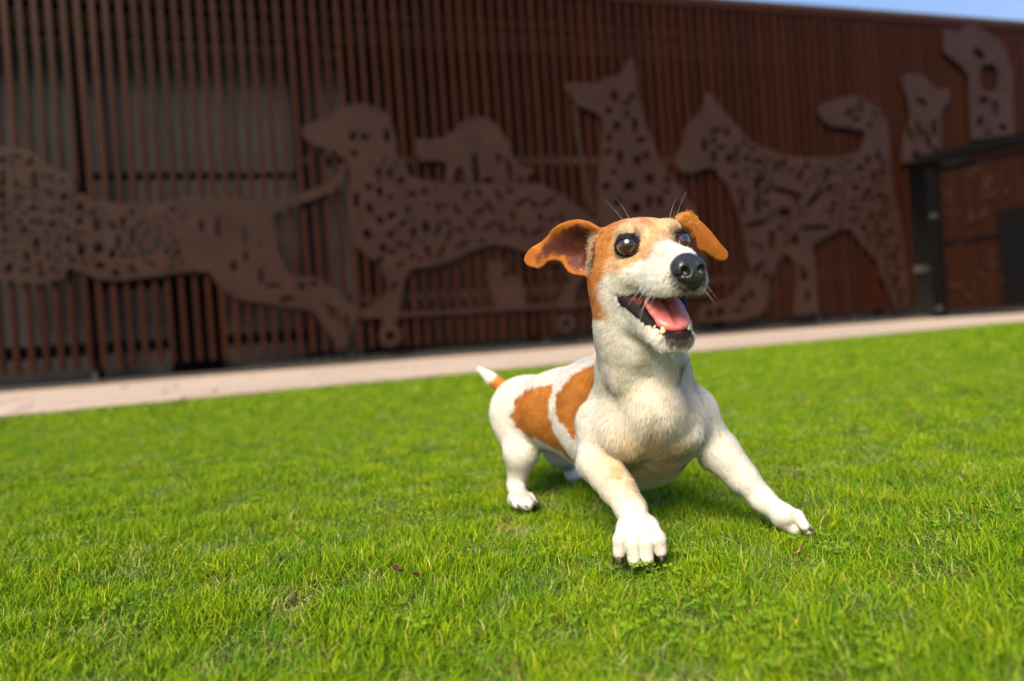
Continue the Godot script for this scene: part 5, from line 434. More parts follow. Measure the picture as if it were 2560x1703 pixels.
			[Vector2(9.512, 2.450), Vector2(9.499, 2.437), Vector2(9.471, 2.432), Vector2(9.440, 2.436), Vector2(9.429, 2.448), Vector2(9.431, 2.474), Vector2(9.444, 2.487), Vector2(9.472, 2.491), Vector2(9.503, 2.488), Vector2(9.514, 2.476)],
			[Vector2(9.387, 2.637), Vector2(9.369, 2.626), Vector2(9.330, 2.622), Vector2(9.286, 2.624), Vector2(9.270, 2.634), Vector2(9.271, 2.656), Vector2(9.288, 2.667), Vector2(9.328, 2.671), Vector2(9.372, 2.669), Vector2(9.388, 2.659)],
			[Vector2(9.582, 2.043), Vector2(9.564, 2.015), Vector2(9.538, 2.008), Vector2(9.514, 2.021), Vector2(9.513, 2.051), Vector2(9.530, 2.111), Vector2(9.549, 2.139), Vector2(9.575, 2.145), Vector2(9.599, 2.133), Vector2(9.600, 2.103)],
			[Vector2(9.439, 2.002), Vector2(9.425, 1.976), Vector2(9.397, 1.968), Vector2(9.367, 1.976), Vector2(9.357, 2.000), Vector2(9.361, 2.052), Vector2(9.374, 2.078), Vector2(9.402, 2.086), Vector2(9.433, 2.078), Vector2(9.443, 2.054)],
			[Vector2(9.316, 1.908), Vector2(9.301, 1.886), Vector2(9.269, 1.879), Vector2(9.234, 1.886), Vector2(9.222, 1.907), Vector2(9.226, 1.950), Vector2(9.240, 1.971), Vector2(9.272, 1.978), Vector2(9.307, 1.971), Vector2(9.319, 1.951)],
			[Vector2(9.508, 1.795), Vector2(9.495, 1.761), Vector2(9.470, 1.750), Vector2(9.445, 1.761), Vector2(9.437, 1.794), Vector2(9.442, 1.863), Vector2(9.455, 1.897), Vector2(9.480, 1.908), Vector2(9.506, 1.898), Vector2(9.513, 1.865)],
			[Vector2(9.636, 1.853), Vector2(9.623, 1.827), Vector2(9.599, 1.819), Vector2(9.572, 1.827), Vector2(9.564, 1.851), Vector2(9.568, 1.904), Vector2(9.580, 1.929), Vector2(9.605, 1.938), Vector2(9.631, 1.930), Vector2(9.640, 1.905)],
			[Vector2(9.242, 1.666), Vector2(9.226, 1.650), Vector2(9.190, 1.644), Vector2(9.151, 1.650), Vector2(9.137, 1.667), Vector2(9.140, 1.701), Vector2(9.156, 1.718), Vector2(9.191, 1.723), Vector2(9.230, 1.717), Vector2(9.244, 1.701)],
			[Vector2(9.413, 1.615), Vector2(9.399, 1.598), Vector2(9.367, 1.593), Vector2(9.332, 1.599), Vector2(9.320, 1.615), Vector2(9.322, 1.650), Vector2(9.336, 1.667), Vector2(9.368, 1.672), Vector2(9.403, 1.666), Vector2(9.416, 1.650)],
			[Vector2(9.605, 1.567), Vector2(9.588, 1.555), Vector2(9.547, 1.551), Vector2(9.503, 1.556), Vector2(9.487, 1.568), Vector2(9.488, 1.594), Vector2(9.506, 1.607), Vector2(9.546, 1.611), Vector2(9.591, 1.606), Vector2(9.607, 1.593)],
			[Vector2(9.168, 1.426), Vector2(9.151, 1.414), Vector2(9.112, 1.411), Vector2(9.068, 1.415), Vector2(9.053, 1.428), Vector2(9.054, 1.453), Vector2(9.071, 1.466), Vector2(9.110, 1.469), Vector2(9.154, 1.465), Vector2(9.170, 1.452)],
			[Vector2(9.450, 1.314), Vector2(9.435, 1.293), Vector2(9.403, 1.286), Vector2(9.368, 1.294), Vector2(9.356, 1.314), Vector2(9.359, 1.358), Vector2(9.374, 1.379), Vector2(9.406, 1.385), Vector2(9.441, 1.378), Vector2(9.453, 1.357)],
			[Vector2(9.659, 1.309), Vector2(9.646, 1.288), Vector2(9.617, 1.281), Vector2(9.586, 1.289), Vector2(9.576, 1.310), Vector2(9.579, 1.353), Vector2(9.592, 1.374), Vector2(9.621, 1.381), Vector2(9.652, 1.374), Vector2(9.662, 1.353)],
			[Vector2(9.317, 1.173), Vector2(9.302, 1.156), Vector2(9.270, 1.152), Vector2(9.236, 1.158), Vector2(9.223, 1.174), Vector2(9.226, 1.209), Vector2(9.240, 1.225), Vector2(9.272, 1.230), Vector2(9.307, 1.224), Vector2(9.319, 1.208)],
			[Vector2(9.711, 1.108), Vector2(9.696, 1.087), Vector2(9.663, 1.081), Vector2(9.627, 1.088), Vector2(9.615, 1.110), Vector2(9.618, 1.153), Vector2(9.633, 1.174), Vector2(9.666, 1.180), Vector2(9.702, 1.173), Vector2(9.714, 1.152)],
			[Vector2(9.551, 0.970), Vector2(9.535, 0.956), Vector2(9.498, 0.952), Vector2(9.459, 0.958), Vector2(9.444, 0.973), Vector2(9.446, 1.003), Vector2(9.462, 1.017), Vector2(9.498, 1.021), Vector2(9.538, 1.015), Vector2(9.553, 1.000)],
			[Vector2(9.749, 0.811), Vector2(9.734, 0.795), Vector2(9.701, 0.790), Vector2(9.666, 0.797), Vector2(9.653, 0.814), Vector2(9.655, 0.849), Vector2(9.670, 0.865), Vector2(9.703, 0.870), Vector2(9.739, 0.863), Vector2(9.751, 0.846)],
			[Vector2(9.755, 0.502), Vector2(9.739, 0.477), Vector2(9.706, 0.470), Vector2(9.671, 0.480), Vector2(9.659, 0.505), Vector2(9.663, 0.557), Vector2(9.678, 0.583), Vector2(9.711, 0.590), Vector2(9.747, 0.580), Vector2(9.759, 0.555)],
			[Vector2(9.622, 1.447), Vector2(9.612, 1.433), Vector2(9.592, 1.429), Vector2(9.570, 1.434), Vector2(9.562, 1.448), Vector2(9.564, 1.477), Vector2(9.574, 1.491), Vector2(9.594, 1.496), Vector2(9.616, 1.491), Vector2(9.624, 1.477)],
			[Vector2(9.817, 1.086), Vector2(9.808, 1.077), Vector2(9.786, 1.075), Vector2(9.763, 1.078), Vector2(9.754, 1.087), Vector2(9.756, 1.106), Vector2(9.765, 1.115), Vector2(9.787, 1.117), Vector2(9.810, 1.114), Vector2(9.819, 1.105)],
			[Vector2(9.161, 1.861), Vector2(9.148, 1.853), Vector2(9.126, 1.854), Vector2(9.104, 1.863), Vector2(9.098, 1.874), Vector2(9.106, 1.894), Vector2(9.119, 1.902), Vector2(9.141, 1.901), Vector2(9.164, 1.892), Vector2(9.169, 1.881)],
			[Vector2(9.413, 1.038), Vector2(9.402, 1.032), Vector2(9.381, 1.034), Vector2(9.361, 1.042), Vector2(9.356, 1.052), Vector2(9.362, 1.068), Vector2(9.373, 1.074), Vector2(9.394, 1.072), Vector2(9.414, 1.064), Vector2(9.419, 1.054)],
			[Vector2(9.329, 1.038), Vector2(9.313, 1.033), Vector2(9.291, 1.040), Vector2(9.272, 1.054), Vector2(9.271, 1.068), Vector2(9.286, 1.087), Vector2(9.302, 1.092), Vector2(9.324, 1.085), Vector2(9.344, 1.071), Vector2(9.345, 1.057)],
			[Vector2(9.758, 0.351), Vector2(9.757, 0.339), Vector2(9.742, 0.329), Vector2(9.722, 0.325), Vector2(9.709, 0.331), Vector2(9.698, 0.349), Vector2(9.699, 0.361), Vector2(9.713, 0.371), Vector2(9.734, 0.375), Vector2(9.746, 0.369)],
			[Vector2(9.317, 1.287), Vector2(9.309, 1.278), Vector2(9.289, 1.276), Vector2(9.267, 1.279), Vector2(9.259, 1.287), Vector2(9.261, 1.305), Vector2(9.269, 1.313), Vector2(9.289, 1.316), Vector2(9.311, 1.313), Vector2(9.319, 1.304)],
			[Vector2(9.386, 1.889), Vector2(9.376, 1.883), Vector2(9.358, 1.885), Vector2(9.339, 1.891), Vector2(9.334, 1.900), Vector2(9.340, 1.914), Vector2(9.350, 1.919), Vector2(9.368, 1.918), Vector2(9.387, 1.911), Vector2(9.392, 1.903)],
			[Vector2(9.808, 0.913), Vector2(9.796, 0.899), Vector2(9.771, 0.895), Vector2(9.744, 0.900), Vector2(9.734, 0.914), Vector2(9.737, 0.943), Vector2(9.748, 0.957), Vector2(9.773, 0.961), Vector2(9.800, 0.955), Vector2(9.810, 0.941)],
			[Vector2(9.572, 1.081), Vector2(9.571, 1.061), Vector2(9.550, 1.045), Vector2(9.520, 1.039), Vector2(9.499, 1.050), Vector2(9.479, 1.082), Vector2(9.479, 1.102), Vector2(9.500, 1.118), Vector2(9.531, 1.125), Vector2(9.551, 1.114)],
			[Vector2(9.627, 0.815), Vector2(9.626, 0.800), Vector2(9.610, 0.788), Vector2(9.586, 0.783), Vector2(9.571, 0.791), Vector2(9.556, 0.815), Vector2(9.557, 0.829), Vector2(9.573, 0.841), Vector2(9.597, 0.846), Vector2(9.612, 0.838)],
			[Vector2(9.195, 1.277), Vector2(9.181, 1.267), Vector2(9.157, 1.268), Vector2(9.134, 1.278), Vector2(9.129, 1.292), Vector2(9.139, 1.318), Vector2(9.153, 1.328), Vector2(9.177, 1.326), Vector2(9.201, 1.316), Vector2(9.206, 1.302)],
			[Vector2(9.147, 2.007), Vector2(9.148, 1.988), Vector2(9.131, 1.974), Vector2(9.106, 1.969), Vector2(9.088, 1.979), Vector2(9.069, 2.010), Vector2(9.068, 2.028), Vector2(9.085, 2.042), Vector2(9.110, 2.048), Vector2(9.128, 2.037)],
			[Vector2(9.779, 0.627), Vector2(9.776, 0.618), Vector2(9.761, 0.609), Vector2(9.741, 0.604), Vector2(9.730, 0.607), Vector2(9.722, 0.621), Vector2(9.724, 0.630), Vector2(9.739, 0.639), Vector2(9.759, 0.644), Vector2(9.770, 0.641)],
			[Vector2(9.164, 1.761), Vector2(9.164, 1.747), Vector2(9.150, 1.736), Vector2(9.129, 1.732), Vector2(9.116, 1.739), Vector2(9.102, 1.761), Vector2(9.102, 1.775), Vector2(9.116, 1.786), Vector2(9.136, 1.791), Vector2(9.150, 1.783)],
			[Vector2(9.596, 0.677), Vector2(9.582, 0.673), Vector2(9.561, 0.680), Vector2(9.542, 0.694), Vector2(9.540, 0.706), Vector2(9.553, 0.723), Vector2(9.568, 0.727), Vector2(9.589, 0.720), Vector2(9.608, 0.706), Vector2(9.610, 0.694)],
			[Vector2(9.739, 1.240), Vector2(9.736, 1.231), Vector2(9.720, 1.222), Vector2(9.700, 1.216), Vector2(9.690, 1.218), Vector2(9.682, 1.230), Vector2(9.685, 1.239), Vector2(9.700, 1.248), Vector2(9.720, 1.254), Vector2(9.731, 1.252)],
			[Vector2(9.538, 1.285), Vector2(9.524, 1.280), Vector2(9.504, 1.285), Vector2(9.487, 1.298), Vector2(9.487, 1.311), Vector2(9.502, 1.330), Vector2(9.517, 1.336), Vector2(9.537, 1.330), Vector2(9.554, 1.318), Vector2(9.554, 1.305)],
			[Vector2(9.688, 1.516), Vector2(9.675, 1.499), Vector2(9.648, 1.494), Vector2(9.617, 1.500), Vector2(9.607, 1.516), Vector2(9.609, 1.550), Vector2(9.622, 1.566), Vector2(9.650, 1.571), Vector2(9.680, 1.566), Vector2(9.690, 1.550)],
			[Vector2(9.483, 1.122), Vector2(9.471, 1.110), Vector2(9.447, 1.106), Vector2(9.420, 1.111), Vector2(9.410, 1.123), Vector2(9.412, 1.149), Vector2(9.423, 1.162), Vector2(9.448, 1.165), Vector2(9.475, 1.161), Vector2(9.485, 1.148)],
			[Vector2(9.422, 1.415), Vector2(9.412, 1.408), Vector2(9.391, 1.406), Vector2(9.368, 1.408), Vector2(9.359, 1.416), Vector2(9.361, 1.432), Vector2(9.370, 1.439), Vector2(9.391, 1.441), Vector2(9.414, 1.439), Vector2(9.423, 1.431)],
			[Vector2(9.321, 1.781), Vector2(9.306, 1.772), Vector2(9.280, 1.774), Vector2(9.255, 1.784), Vector2(9.249, 1.797), Vector2(9.258, 1.820), Vector2(9.273, 1.829), Vector2(9.298, 1.828), Vector2(9.324, 1.818), Vector2(9.330, 1.805)],
			[Vector2(9.480, 1.676), Vector2(9.470, 1.672), Vector2(9.451, 1.674), Vector2(9.431, 1.680), Vector2(9.425, 1.688), Vector2(9.430, 1.701), Vector2(9.440, 1.705), Vector2(9.460, 1.703), Vector2(9.480, 1.696), Vector2(9.485, 1.689)],
			[Vector2(9.504, 1.205), Vector2(9.493, 1.189), Vector2(9.469, 1.184), Vector2(9.442, 1.190), Vector2(9.433, 1.206), Vector2(9.436, 1.240), Vector2(9.447, 1.257), Vector2(9.471, 1.262), Vector2(9.498, 1.256), Vector2(9.507, 1.240)],
			[Vector2(9.350, 1.116), Vector2(9.340, 1.112), Vector2(9.320, 1.115), Vector2(9.300, 1.122), Vector2(9.295, 1.130), Vector2(9.300, 1.143), Vector2(9.310, 1.147), Vector2(9.329, 1.144), Vector2(9.350, 1.137), Vector2(9.355, 1.129)],
			[Vector2(9.460, 1.520), Vector2(9.448, 1.507), Vector2(9.423, 1.503), Vector2(9.395, 1.507), Vector2(9.385, 1.520), Vector2(9.387, 1.546), Vector2(9.398, 1.559), Vector2(9.424, 1.563), Vector2(9.452, 1.558), Vector2(9.462, 1.546)],
			[Vector2(9.628, 0.595), Vector2(9.617, 0.587), Vector2(9.594, 0.585), Vector2(9.567, 0.589), Vector2(9.558, 0.598), Vector2(9.559, 0.615), Vector2(9.569, 0.622), Vector2(9.593, 0.624), Vector2(9.619, 0.620), Vector2(9.629, 0.612)],
			[Vector2(9.190, 1.521), Vector2(9.179, 1.509), Vector2(9.155, 1.506), Vector2(9.129, 1.510), Vector2(9.119, 1.521), Vector2(9.121, 1.545), Vector2(9.132, 1.556), Vector2(9.156, 1.560), Vector2(9.182, 1.556), Vector2(9.192, 1.544)],
			[Vector2(9.780, 0.246), Vector2(9.765, 0.233), Vector2(9.743, 0.234), Vector2(9.723, 0.245), Vector2(9.720, 0.261), Vector2(9.733, 0.291), Vector2(9.747, 0.304), Vector2(9.769, 0.303), Vector2(9.790, 0.293), Vector2(9.793, 0.276)],
			[Vector2(9.705, 0.423), Vector2(9.693, 0.411), Vector2(9.667, 0.408), Vector2(9.638, 0.414), Vector2(9.627, 0.427), Vector2(9.629, 0.453), Vector2(9.641, 0.465), Vector2(9.667, 0.468), Vector2(9.697, 0.463), Vector2(9.707, 0.450)],
			[Vector2(9.746, 0.714), Vector2(9.746, 0.698), Vector2(9.729, 0.687), Vector2(9.706, 0.682), Vector2(9.690, 0.690), Vector2(9.675, 0.714), Vector2(9.676, 0.729), Vector2(9.692, 0.741), Vector2(9.716, 0.746), Vector2(9.731, 0.738)],
			[Vector2(9.833, 0.667), Vector2(9.824, 0.655), Vector2(9.802, 0.652), Vector2(9.778, 0.657), Vector2(9.770, 0.669), Vector2(9.771, 0.694), Vector2(9.781, 0.706), Vector2(9.803, 0.709), Vector2(9.827, 0.705), Vector2(9.835, 0.692)],
			[Vector2(9.335, 1.522), Vector2(9.322, 1.504), Vector2(9.295, 1.499), Vector2(9.265, 1.505), Vector2(9.255, 1.523), Vector2(9.258, 1.560), Vector2(9.271, 1.578), Vector2(9.298, 1.584), Vector2(9.328, 1.578), Vector2(9.338, 1.560)],
			[Vector2(9.674, 1.981), Vector2(9.676, 1.961), Vector2(9.659, 1.947), Vector2(9.632, 1.942), Vector2(9.614, 1.953), Vector2(9.592, 1.986), Vector2(9.591, 2.006), Vector2(9.607, 2.021), Vector2(9.634, 2.026), Vector2(9.652, 2.014)],
			[Vector2(9.648, 1.056), Vector2(9.646, 1.045), Vector2(9.630, 1.034), Vector2(9.608, 1.028), Vector2(9.595, 1.033), Vector2(9.584, 1.050), Vector2(9.586, 1.062), Vector2(9.602, 1.072), Vector2(9.624, 1.078), Vector2(9.637, 1.073)],
			[Vector2(9.832, 0.371), Vector2(9.821, 0.359), Vector2(9.796, 0.356), Vector2(9.769, 0.362), Vector2(9.760, 0.374), Vector2(9.761, 0.399), Vector2(9.772, 0.411), Vector2(9.797, 0.414), Vector2(9.824, 0.409), Vector2(9.834, 0.396)],
			[Vector2(9.734, 1.411), Vector2(9.723, 1.400), Vector2(9.697, 1.396), Vector2(9.669, 1.400), Vector2(9.659, 1.412), Vector2(9.661, 1.435), Vector2(9.672, 1.447), Vector2(9.698, 1.450), Vector2(9.726, 1.446), Vector2(9.736, 1.435)],
			[Vector2(9.633, 0.917), Vector2(9.620, 0.909), Vector2(9.597, 0.912), Vector2(9.574, 0.921), Vector2(9.569, 0.933), Vector2(9.577, 0.953), Vector2(9.590, 0.961), Vector2(9.613, 0.959), Vector2(9.636, 0.950), Vector2(9.641, 0.938)],
			[Vector2(9.378, 0.955), Vector2(9.366, 0.949), Vector2(9.345, 0.951), Vector2(9.323, 0.960), Vector2(9.318, 0.970), Vector2(9.325, 0.987), Vector2(9.336, 0.993), Vector2(9.358, 0.991), Vector2(9.379, 0.982), Vector2(9.385, 0.972)],
			[Vector2(9.480, 0.887), Vector2(9.470, 0.877), Vector2(9.448, 0.875), Vector2(9.424, 0.879), Vector2(9.415, 0.888), Vector2(9.417, 0.909), Vector2(9.427, 0.918), Vector2(9.449, 0.921), Vector2(9.473, 0.917), Vector2(9.481, 0.907)],
			[Vector2(9.564, 1.363), Vector2(9.553, 1.351), Vector2(9.530, 1.348), Vector2(9.504, 1.352), Vector2(9.495, 1.364), Vector2(9.497, 1.389), Vector2(9.508, 1.402), Vector2(9.531, 1.405), Vector2(9.557, 1.401), Vector2(9.566, 1.389)],
			[Vector2(9.255, 1.413), Vector2(9.257, 1.395), Vector2(9.243, 1.382), Vector2(9.221, 1.378), Vector2(9.204, 1.389), Vector2(9.185, 1.419), Vector2(9.183, 1.437), Vector2(9.198, 1.450), Vector2(9.220, 1.454), Vector2(9.236, 1.443)],
			[Vector2(9.591, 1.737), Vector2(9.593, 1.721), Vector2(9.579, 1.710), Vector2(9.558, 1.705), Vector2(9.544, 1.715), Vector2(9.527, 1.741), Vector2(9.526, 1.756), Vector2(9.539, 1.768), Vector2(9.560, 1.772), Vector2(9.575, 1.763)],
			[Vector2(9.098, 1.256), Vector2(9.082, 1.252), Vector2(9.060, 1.260), Vector2(9.039, 1.274), Vector2(9.037, 1.287), Vector2(9.051, 1.305), Vector2(9.067, 1.310), Vector2(9.089, 1.302), Vector2(9.110, 1.288), Vector2(9.112, 1.275)]]},
	{"name": "whippet_panel", "label": "small steel cutout of a dog head with upturned ear just above the gate",
		"outline": [Vector2(9.995, 3.032), Vector2(10.065, 3.120), Vector2(10.332, 3.109), Vector2(10.526, 2.957), Vector2(10.609, 2.929), Vector2(10.769, 2.954), Vector2(10.771, 2.821), Vector2(10.640, 2.674), Vector2(10.601, 2.591), Vector2(10.561, 2.028), Vector2(9.916, 1.987), Vector2(9.946, 2.203), Vector2(10.014, 2.420), Vector2(10.108, 2.562), Vector2(10.071, 2.803)],
		"added": [],
		"holes": [[Vector2(10.335, 2.748), Vector2(10.311, 2.738), Vector2(10.270, 2.743), Vector2(10.230, 2.760), Vector2(10.221, 2.778), Vector2(10.236, 2.808), Vector2(10.260, 2.818), Vector2(10.301, 2.813), Vector2(10.341, 2.797), Vector2(10.351, 2.778)],
			[Vector2(10.375, 2.708), Vector2(10.365, 2.686), Vector2(10.343, 2.678), Vector2(10.320, 2.684), Vector2(10.313, 2.705), Vector2(10.316, 2.750), Vector2(10.327, 2.772), Vector2(10.348, 2.780), Vector2(10.371, 2.773), Vector2(10.379, 2.753)],
			[Vector2(10.126, 2.318), Vector2(10.128, 2.269), Vector2(10.108, 2.249), Vector2(10.077, 2.257), Vector2(10.055, 2.299), Vector2(10.031, 2.393), Vector2(10.029, 2.441), Vector2(10.049, 2.461), Vector2(10.080, 2.453), Vector2(10.102, 2.411)],
			[Vector2(10.261, 2.360), Vector2(10.258, 2.305), Vector2(10.236, 2.283), Vector2(10.206, 2.295), Vector2(10.188, 2.345), Vector2(10.172, 2.455), Vector2(10.175, 2.509), Vector2(10.197, 2.531), Vector2(10.227, 2.519), Vector2(10.245, 2.469)],
			[Vector2(10.408, 2.261), Vector2(10.419, 2.201), Vector2(10.402, 2.174), Vector2(10.368, 2.184), Vector2(10.337, 2.237), Vector2(10.292, 2.354), Vector2(10.280, 2.414), Vector2(10.297, 2.440), Vector2(10.331, 2.430), Vector2(10.363, 2.378)],
			[Vector2(10.511, 2.389), Vector2(10.496, 2.340), Vector2(10.470, 2.324), Vector2(10.442, 2.338), Vector2(10.435, 2.385), Vector2(10.443, 2.483), Vector2(10.458, 2.532), Vector2(10.484, 2.548), Vector2(10.512, 2.534), Vector2(10.519, 2.488)],
			[Vector2(10.207, 2.084), Vector2(10.190, 2.065), Vector2(10.152, 2.058), Vector2(10.111, 2.064), Vector2(10.096, 2.083), Vector2(10.099, 2.123), Vector2(10.116, 2.142), Vector2(10.154, 2.149), Vector2(10.196, 2.143), Vector2(10.210, 2.124)],
			[Vector2(10.514, 2.110), Vector2(10.501, 2.079), Vector2(10.475, 2.069), Vector2(10.447, 2.078), Vector2(10.438, 2.108), Vector2(10.443, 2.170), Vector2(10.456, 2.201), Vector2(10.482, 2.212), Vector2(10.510, 2.202), Vector2(10.519, 2.173)]]},
	{"name": "pointer_panel", "label": "largest raised steel dog head cutout at the top right corner",
		"outline": [Vector2(10.721, 3.722), Vector2(10.963, 3.689), Vector2(11.111, 3.774), Vector2(11.260, 3.788), Vector2(11.433, 3.729), Vector2(11.666, 3.620), Vector2(11.797, 3.436), Vector2(11.855, 3.205), Vector2(11.844, 2.907), Vector2(11.828, 2.375), Vector2(11.074, 2.288), Vector2(11.078, 2.818), Vector2(11.102, 3.110), Vector2(11.037, 3.211), Vector2(10.790, 3.366), Vector2(10.709, 3.430)],
		"added": [],
		"holes": [[Vector2(11.369, 3.341), Vector2(11.327, 3.341), Vector2(11.264, 3.375), Vector2(11.207, 3.423), Vector2(11.201, 3.454), Vector2(11.239, 3.487), Vector2(11.282, 3.487), Vector2(11.344, 3.454), Vector2(11.401, 3.406), Vector2(11.407, 3.374)],
			[Vector2(11.597, 3.030), Vector2(11.545, 2.947), Vector2(11.435, 2.917), Vector2(11.317, 2.938), Vector2(11.277, 3.015), Vector2(11.290, 3.181), Vector2(11.341, 3.263), Vector2(11.450, 3.295), Vector2(11.570, 3.275), Vector2(11.610, 3.197)],
			[Vector2(11.428, 2.797), Vector2(11.402, 2.776), Vector2(11.343, 2.767), Vector2(11.279, 2.772), Vector2(11.255, 2.791), Vector2(11.258, 2.832), Vector2(11.284, 2.853), Vector2(11.342, 2.862), Vector2(11.407, 2.857), Vector2(11.431, 2.838)],
			[Vector2(11.575, 2.686), Vector2(11.570, 2.640), Vector2(11.546, 2.621), Vector2(11.513, 2.630), Vector2(11.495, 2.671), Vector2(11.482, 2.762), Vector2(11.486, 2.808), Vector2(11.511, 2.827), Vector2(11.543, 2.819), Vector2(11.561, 2.777)],
			[Vector2(11.285, 2.486), Vector2(11.260, 2.454), Vector2(11.222, 2.447), Vector2(11.186, 2.462), Vector2(11.181, 2.496), Vector2(11.202, 2.564), Vector2(11.227, 2.596), Vector2(11.265, 2.603), Vector2(11.301, 2.588), Vector2(11.306, 2.554)],
			[Vector2(11.700, 2.423), Vector2(11.670, 2.416), Vector2(11.619, 2.427), Vector2(11.568, 2.451), Vector2(11.557, 2.472), Vector2(11.577, 2.502), Vector2(11.607, 2.509), Vector2(11.658, 2.498), Vector2(11.709, 2.474), Vector2(11.720, 2.453)],
			[Vector2(11.422, 2.383), Vector2(11.406, 2.369), Vector2(11.370, 2.364), Vector2(11.330, 2.368), Vector2(11.315, 2.381), Vector2(11.317, 2.409), Vector2(11.333, 2.422), Vector2(11.369, 2.427), Vector2(11.409, 2.424), Vector2(11.424, 2.411)]]},
	{"name": "hare_panel", "label": "small steel cutout of a hare under the wheeled dog's belly",
		"outline": [Vector2(4.405, 0.806), Vector2(4.470, 0.878), Vector2(4.460, 0.970), Vector2(4.514, 0.993), Vector2(4.556, 0.924), Vector2(4.599, 0.981), Vector2(4.646, 0.912), Vector2(4.615, 0.838), Vector2(4.691, 0.810), Vector2(4.795, 0.788), Vector2(4.833, 0.647), Vector2(4.853, 0.490), Vector2(4.511, 0.493), Vector2(4.481, 0.616), Vector2(4.451, 0.729)],
		"added": [],
		"holes": [[Vector2(4.669, 0.815), Vector2(4.662, 0.803), Vector2(4.638, 0.793), Vector2(4.610, 0.788), Vector2(4.597, 0.793), Vector2(4.591, 0.810), Vector2(4.599, 0.822), Vector2(4.622, 0.832), Vector2(4.651, 0.837), Vector2(4.664, 0.832)]]},
]

const WALL_A := Vector3(-4.4880, 0.0, -6.2780)      # left end of the wall's foot
const WALL_U := Vector3(0.95725, 0.0, -0.28926)     # along the wall
const WALL_N := Vector3(0.28926, 0.0, 0.95725)      # out of the wall, towards the lawn
const LAWN_A := Vector3(-2.292, 0.0, -3.194)        # a point of the lawn's far edge
const LAWN_E := Vector3(0.92005, 0.0, -0.39180)     # along that edge
const LAWN_F := Vector3(-0.39180, 0.0, -0.92005)    # across the path, away from the lawn

var taken := {}
var wobble := FastNoiseLite.new()
var fine_noise := FastNoiseLite.new()


func _ready() -> void:
	# ---------------------------------------------------------------- camera
	var cam := Camera3D.new()
	cam.name = "camera"
	cam.fov = 50.6335
	cam.near = 0.02
	cam.far = 400.0
	var lens := CameraAttributesPhysical.new()
	lens.frustum_focal_length = 25.37
	lens.frustum_focus_distance = 0.665
	lens.exposure_aperture = 3.1
	lens.frustum_near = 0.02
	lens.frustum_far = 400.0
	cam.attributes = lens
	add_child(cam)
	cam.transform = Transform3D(Basis(Vector3.RIGHT, deg_to_rad(-0.65)) * Basis(Vector3.BACK, deg_to_rad(-4.1)), Vector3(0, 0.22, 0))
	cam.current = true
	# ---------------------------------------------------------------- sky and sun
	var sky_look := ProceduralSkyMaterial.new()
	sky_look.sky_top_color = Color(0.42, 0.60, 0.86)
	sky_look.sky_horizon_color = Color(0.80, 0.87, 0.95)
	sky_look.sky_curve = 0.18
	sky_look.ground_bottom_color = Color(0.20, 0.22, 0.14)
	sky_look.ground_horizon_color = Color(0.50, 0.52, 0.48)
	sky_look.sky_energy_multiplier = 0.76
	var cover := NoiseTexture2D.new()
	cover.width = 1024
	cover.height = 512
	cover.seamless = true
	var cn := FastNoiseLite.new()
	cn.seed = 11
	cn.frequency = 0.006
	cn.fractal_octaves = 5
	cover.noise = cn
	var ramp := Gradient.new()
	ramp.set_color(0, Color(0, 0, 0, 0))
	ramp.set_color(1, Color(1, 1, 1, 0.55))
	ramp.set_offset(0, 0.45)
	ramp.set_offset(1, 0.95)
	cover.color_ramp = ramp
	sky_look.sky_cover = cover
	var env := Environment.new()
	env.background_mode = Environment.BG_SKY
	env.sky = Sky.new()
	env.sky.sky_material = sky_look
	env.background_energy_multiplier = 1.0
	env.tonemap_mode = Environment.TONE_MAPPER_LINEAR
	env.tonemap_exposure = 2.4
	env.sdfgi_enabled = true
	env.ssao_enabled = true
	env.ssil_enabled = true
	var world := WorldEnvironment.new()
	world.name = "world"
	world.environment = env
	add_child(world)
	var sun := DirectionalLight3D.new()
	sun.name = "sun"
	sun.light_energy = 1.0
	sun.light_color = Color(1.0, 0.94, 0.83)
	sun.light_angular_distance = 28.0
	sun.shadow_enabled = true
	add_child(sun)
	sun.look_at_from_position(Vector3(-0.30, 0.74, 0.85), Vector3.ZERO)
	# ---------------------------------------------------------------- the scene
	wobble.seed = 3
	wobble.frequency = 1.0
	wobble.fractal_octaves = 3
	fine_noise.seed = 8
	fine_noise.frequency = 1.0
	fine_noise.fractal_octaves = 2
	make_materials()
	make_ground()
	make_path()
	make_building()
	make_cutouts()
	make_gate()
	print("setting ", Time.get_ticks_msec())
	make_dog()
	print("dog ", Time.get_ticks_msec())
	make_grass()
	make_litter()
	print("grass ", Time.get_ticks_msec())


# ==================================================================== helpers
func numbered(called: String) -> String:
	var n: int = taken.get(called, 0)
	taken[called] = n + 1
	return called if n == 0 else "%s_%03d" % [called, n]


func tag(o: Node, label: String, category: String, group := "") -> void:
	o.set_meta("label", label)
	o.set_meta("category", category)
	if group:
		o.set_meta("group", group)


func thing(called: String, label: String, category: String, where := Vector3.ZERO, group := "") -> Node3D:
	var o := Node3D.new()
	o.name = numbered(called)
	add_child(o)
	o.position = where
	tag(o, label, category, group)
	return o


func part(called: String, m: Mesh, mat: Material, parent: Node, where := Transform3D.IDENTITY) -> MeshInstance3D:
	var o := MeshInstance3D.new()
	o.name = called
	o.mesh = m
	o.material_override = mat
	parent.add_child(o, true)
	o.transform = where
	return o


func structure(called: String, m: Mesh, mat: Material) -> MeshInstance3D:
	var o := part(called, m, mat, self)
	o.set_meta("kind", "structure")
	return o


func lin(r: float, g: float, b: float) -> Color:
	return Color(r, g, b).linear_to_srgb()


func plain(c: Color, rough: float, spec := 0.5) -> StandardMaterial3D:
	var m := StandardMaterial3D.new()
	m.albedo_color = c
	m.roughness = rough
	m.metallic_specular = spec
	return m


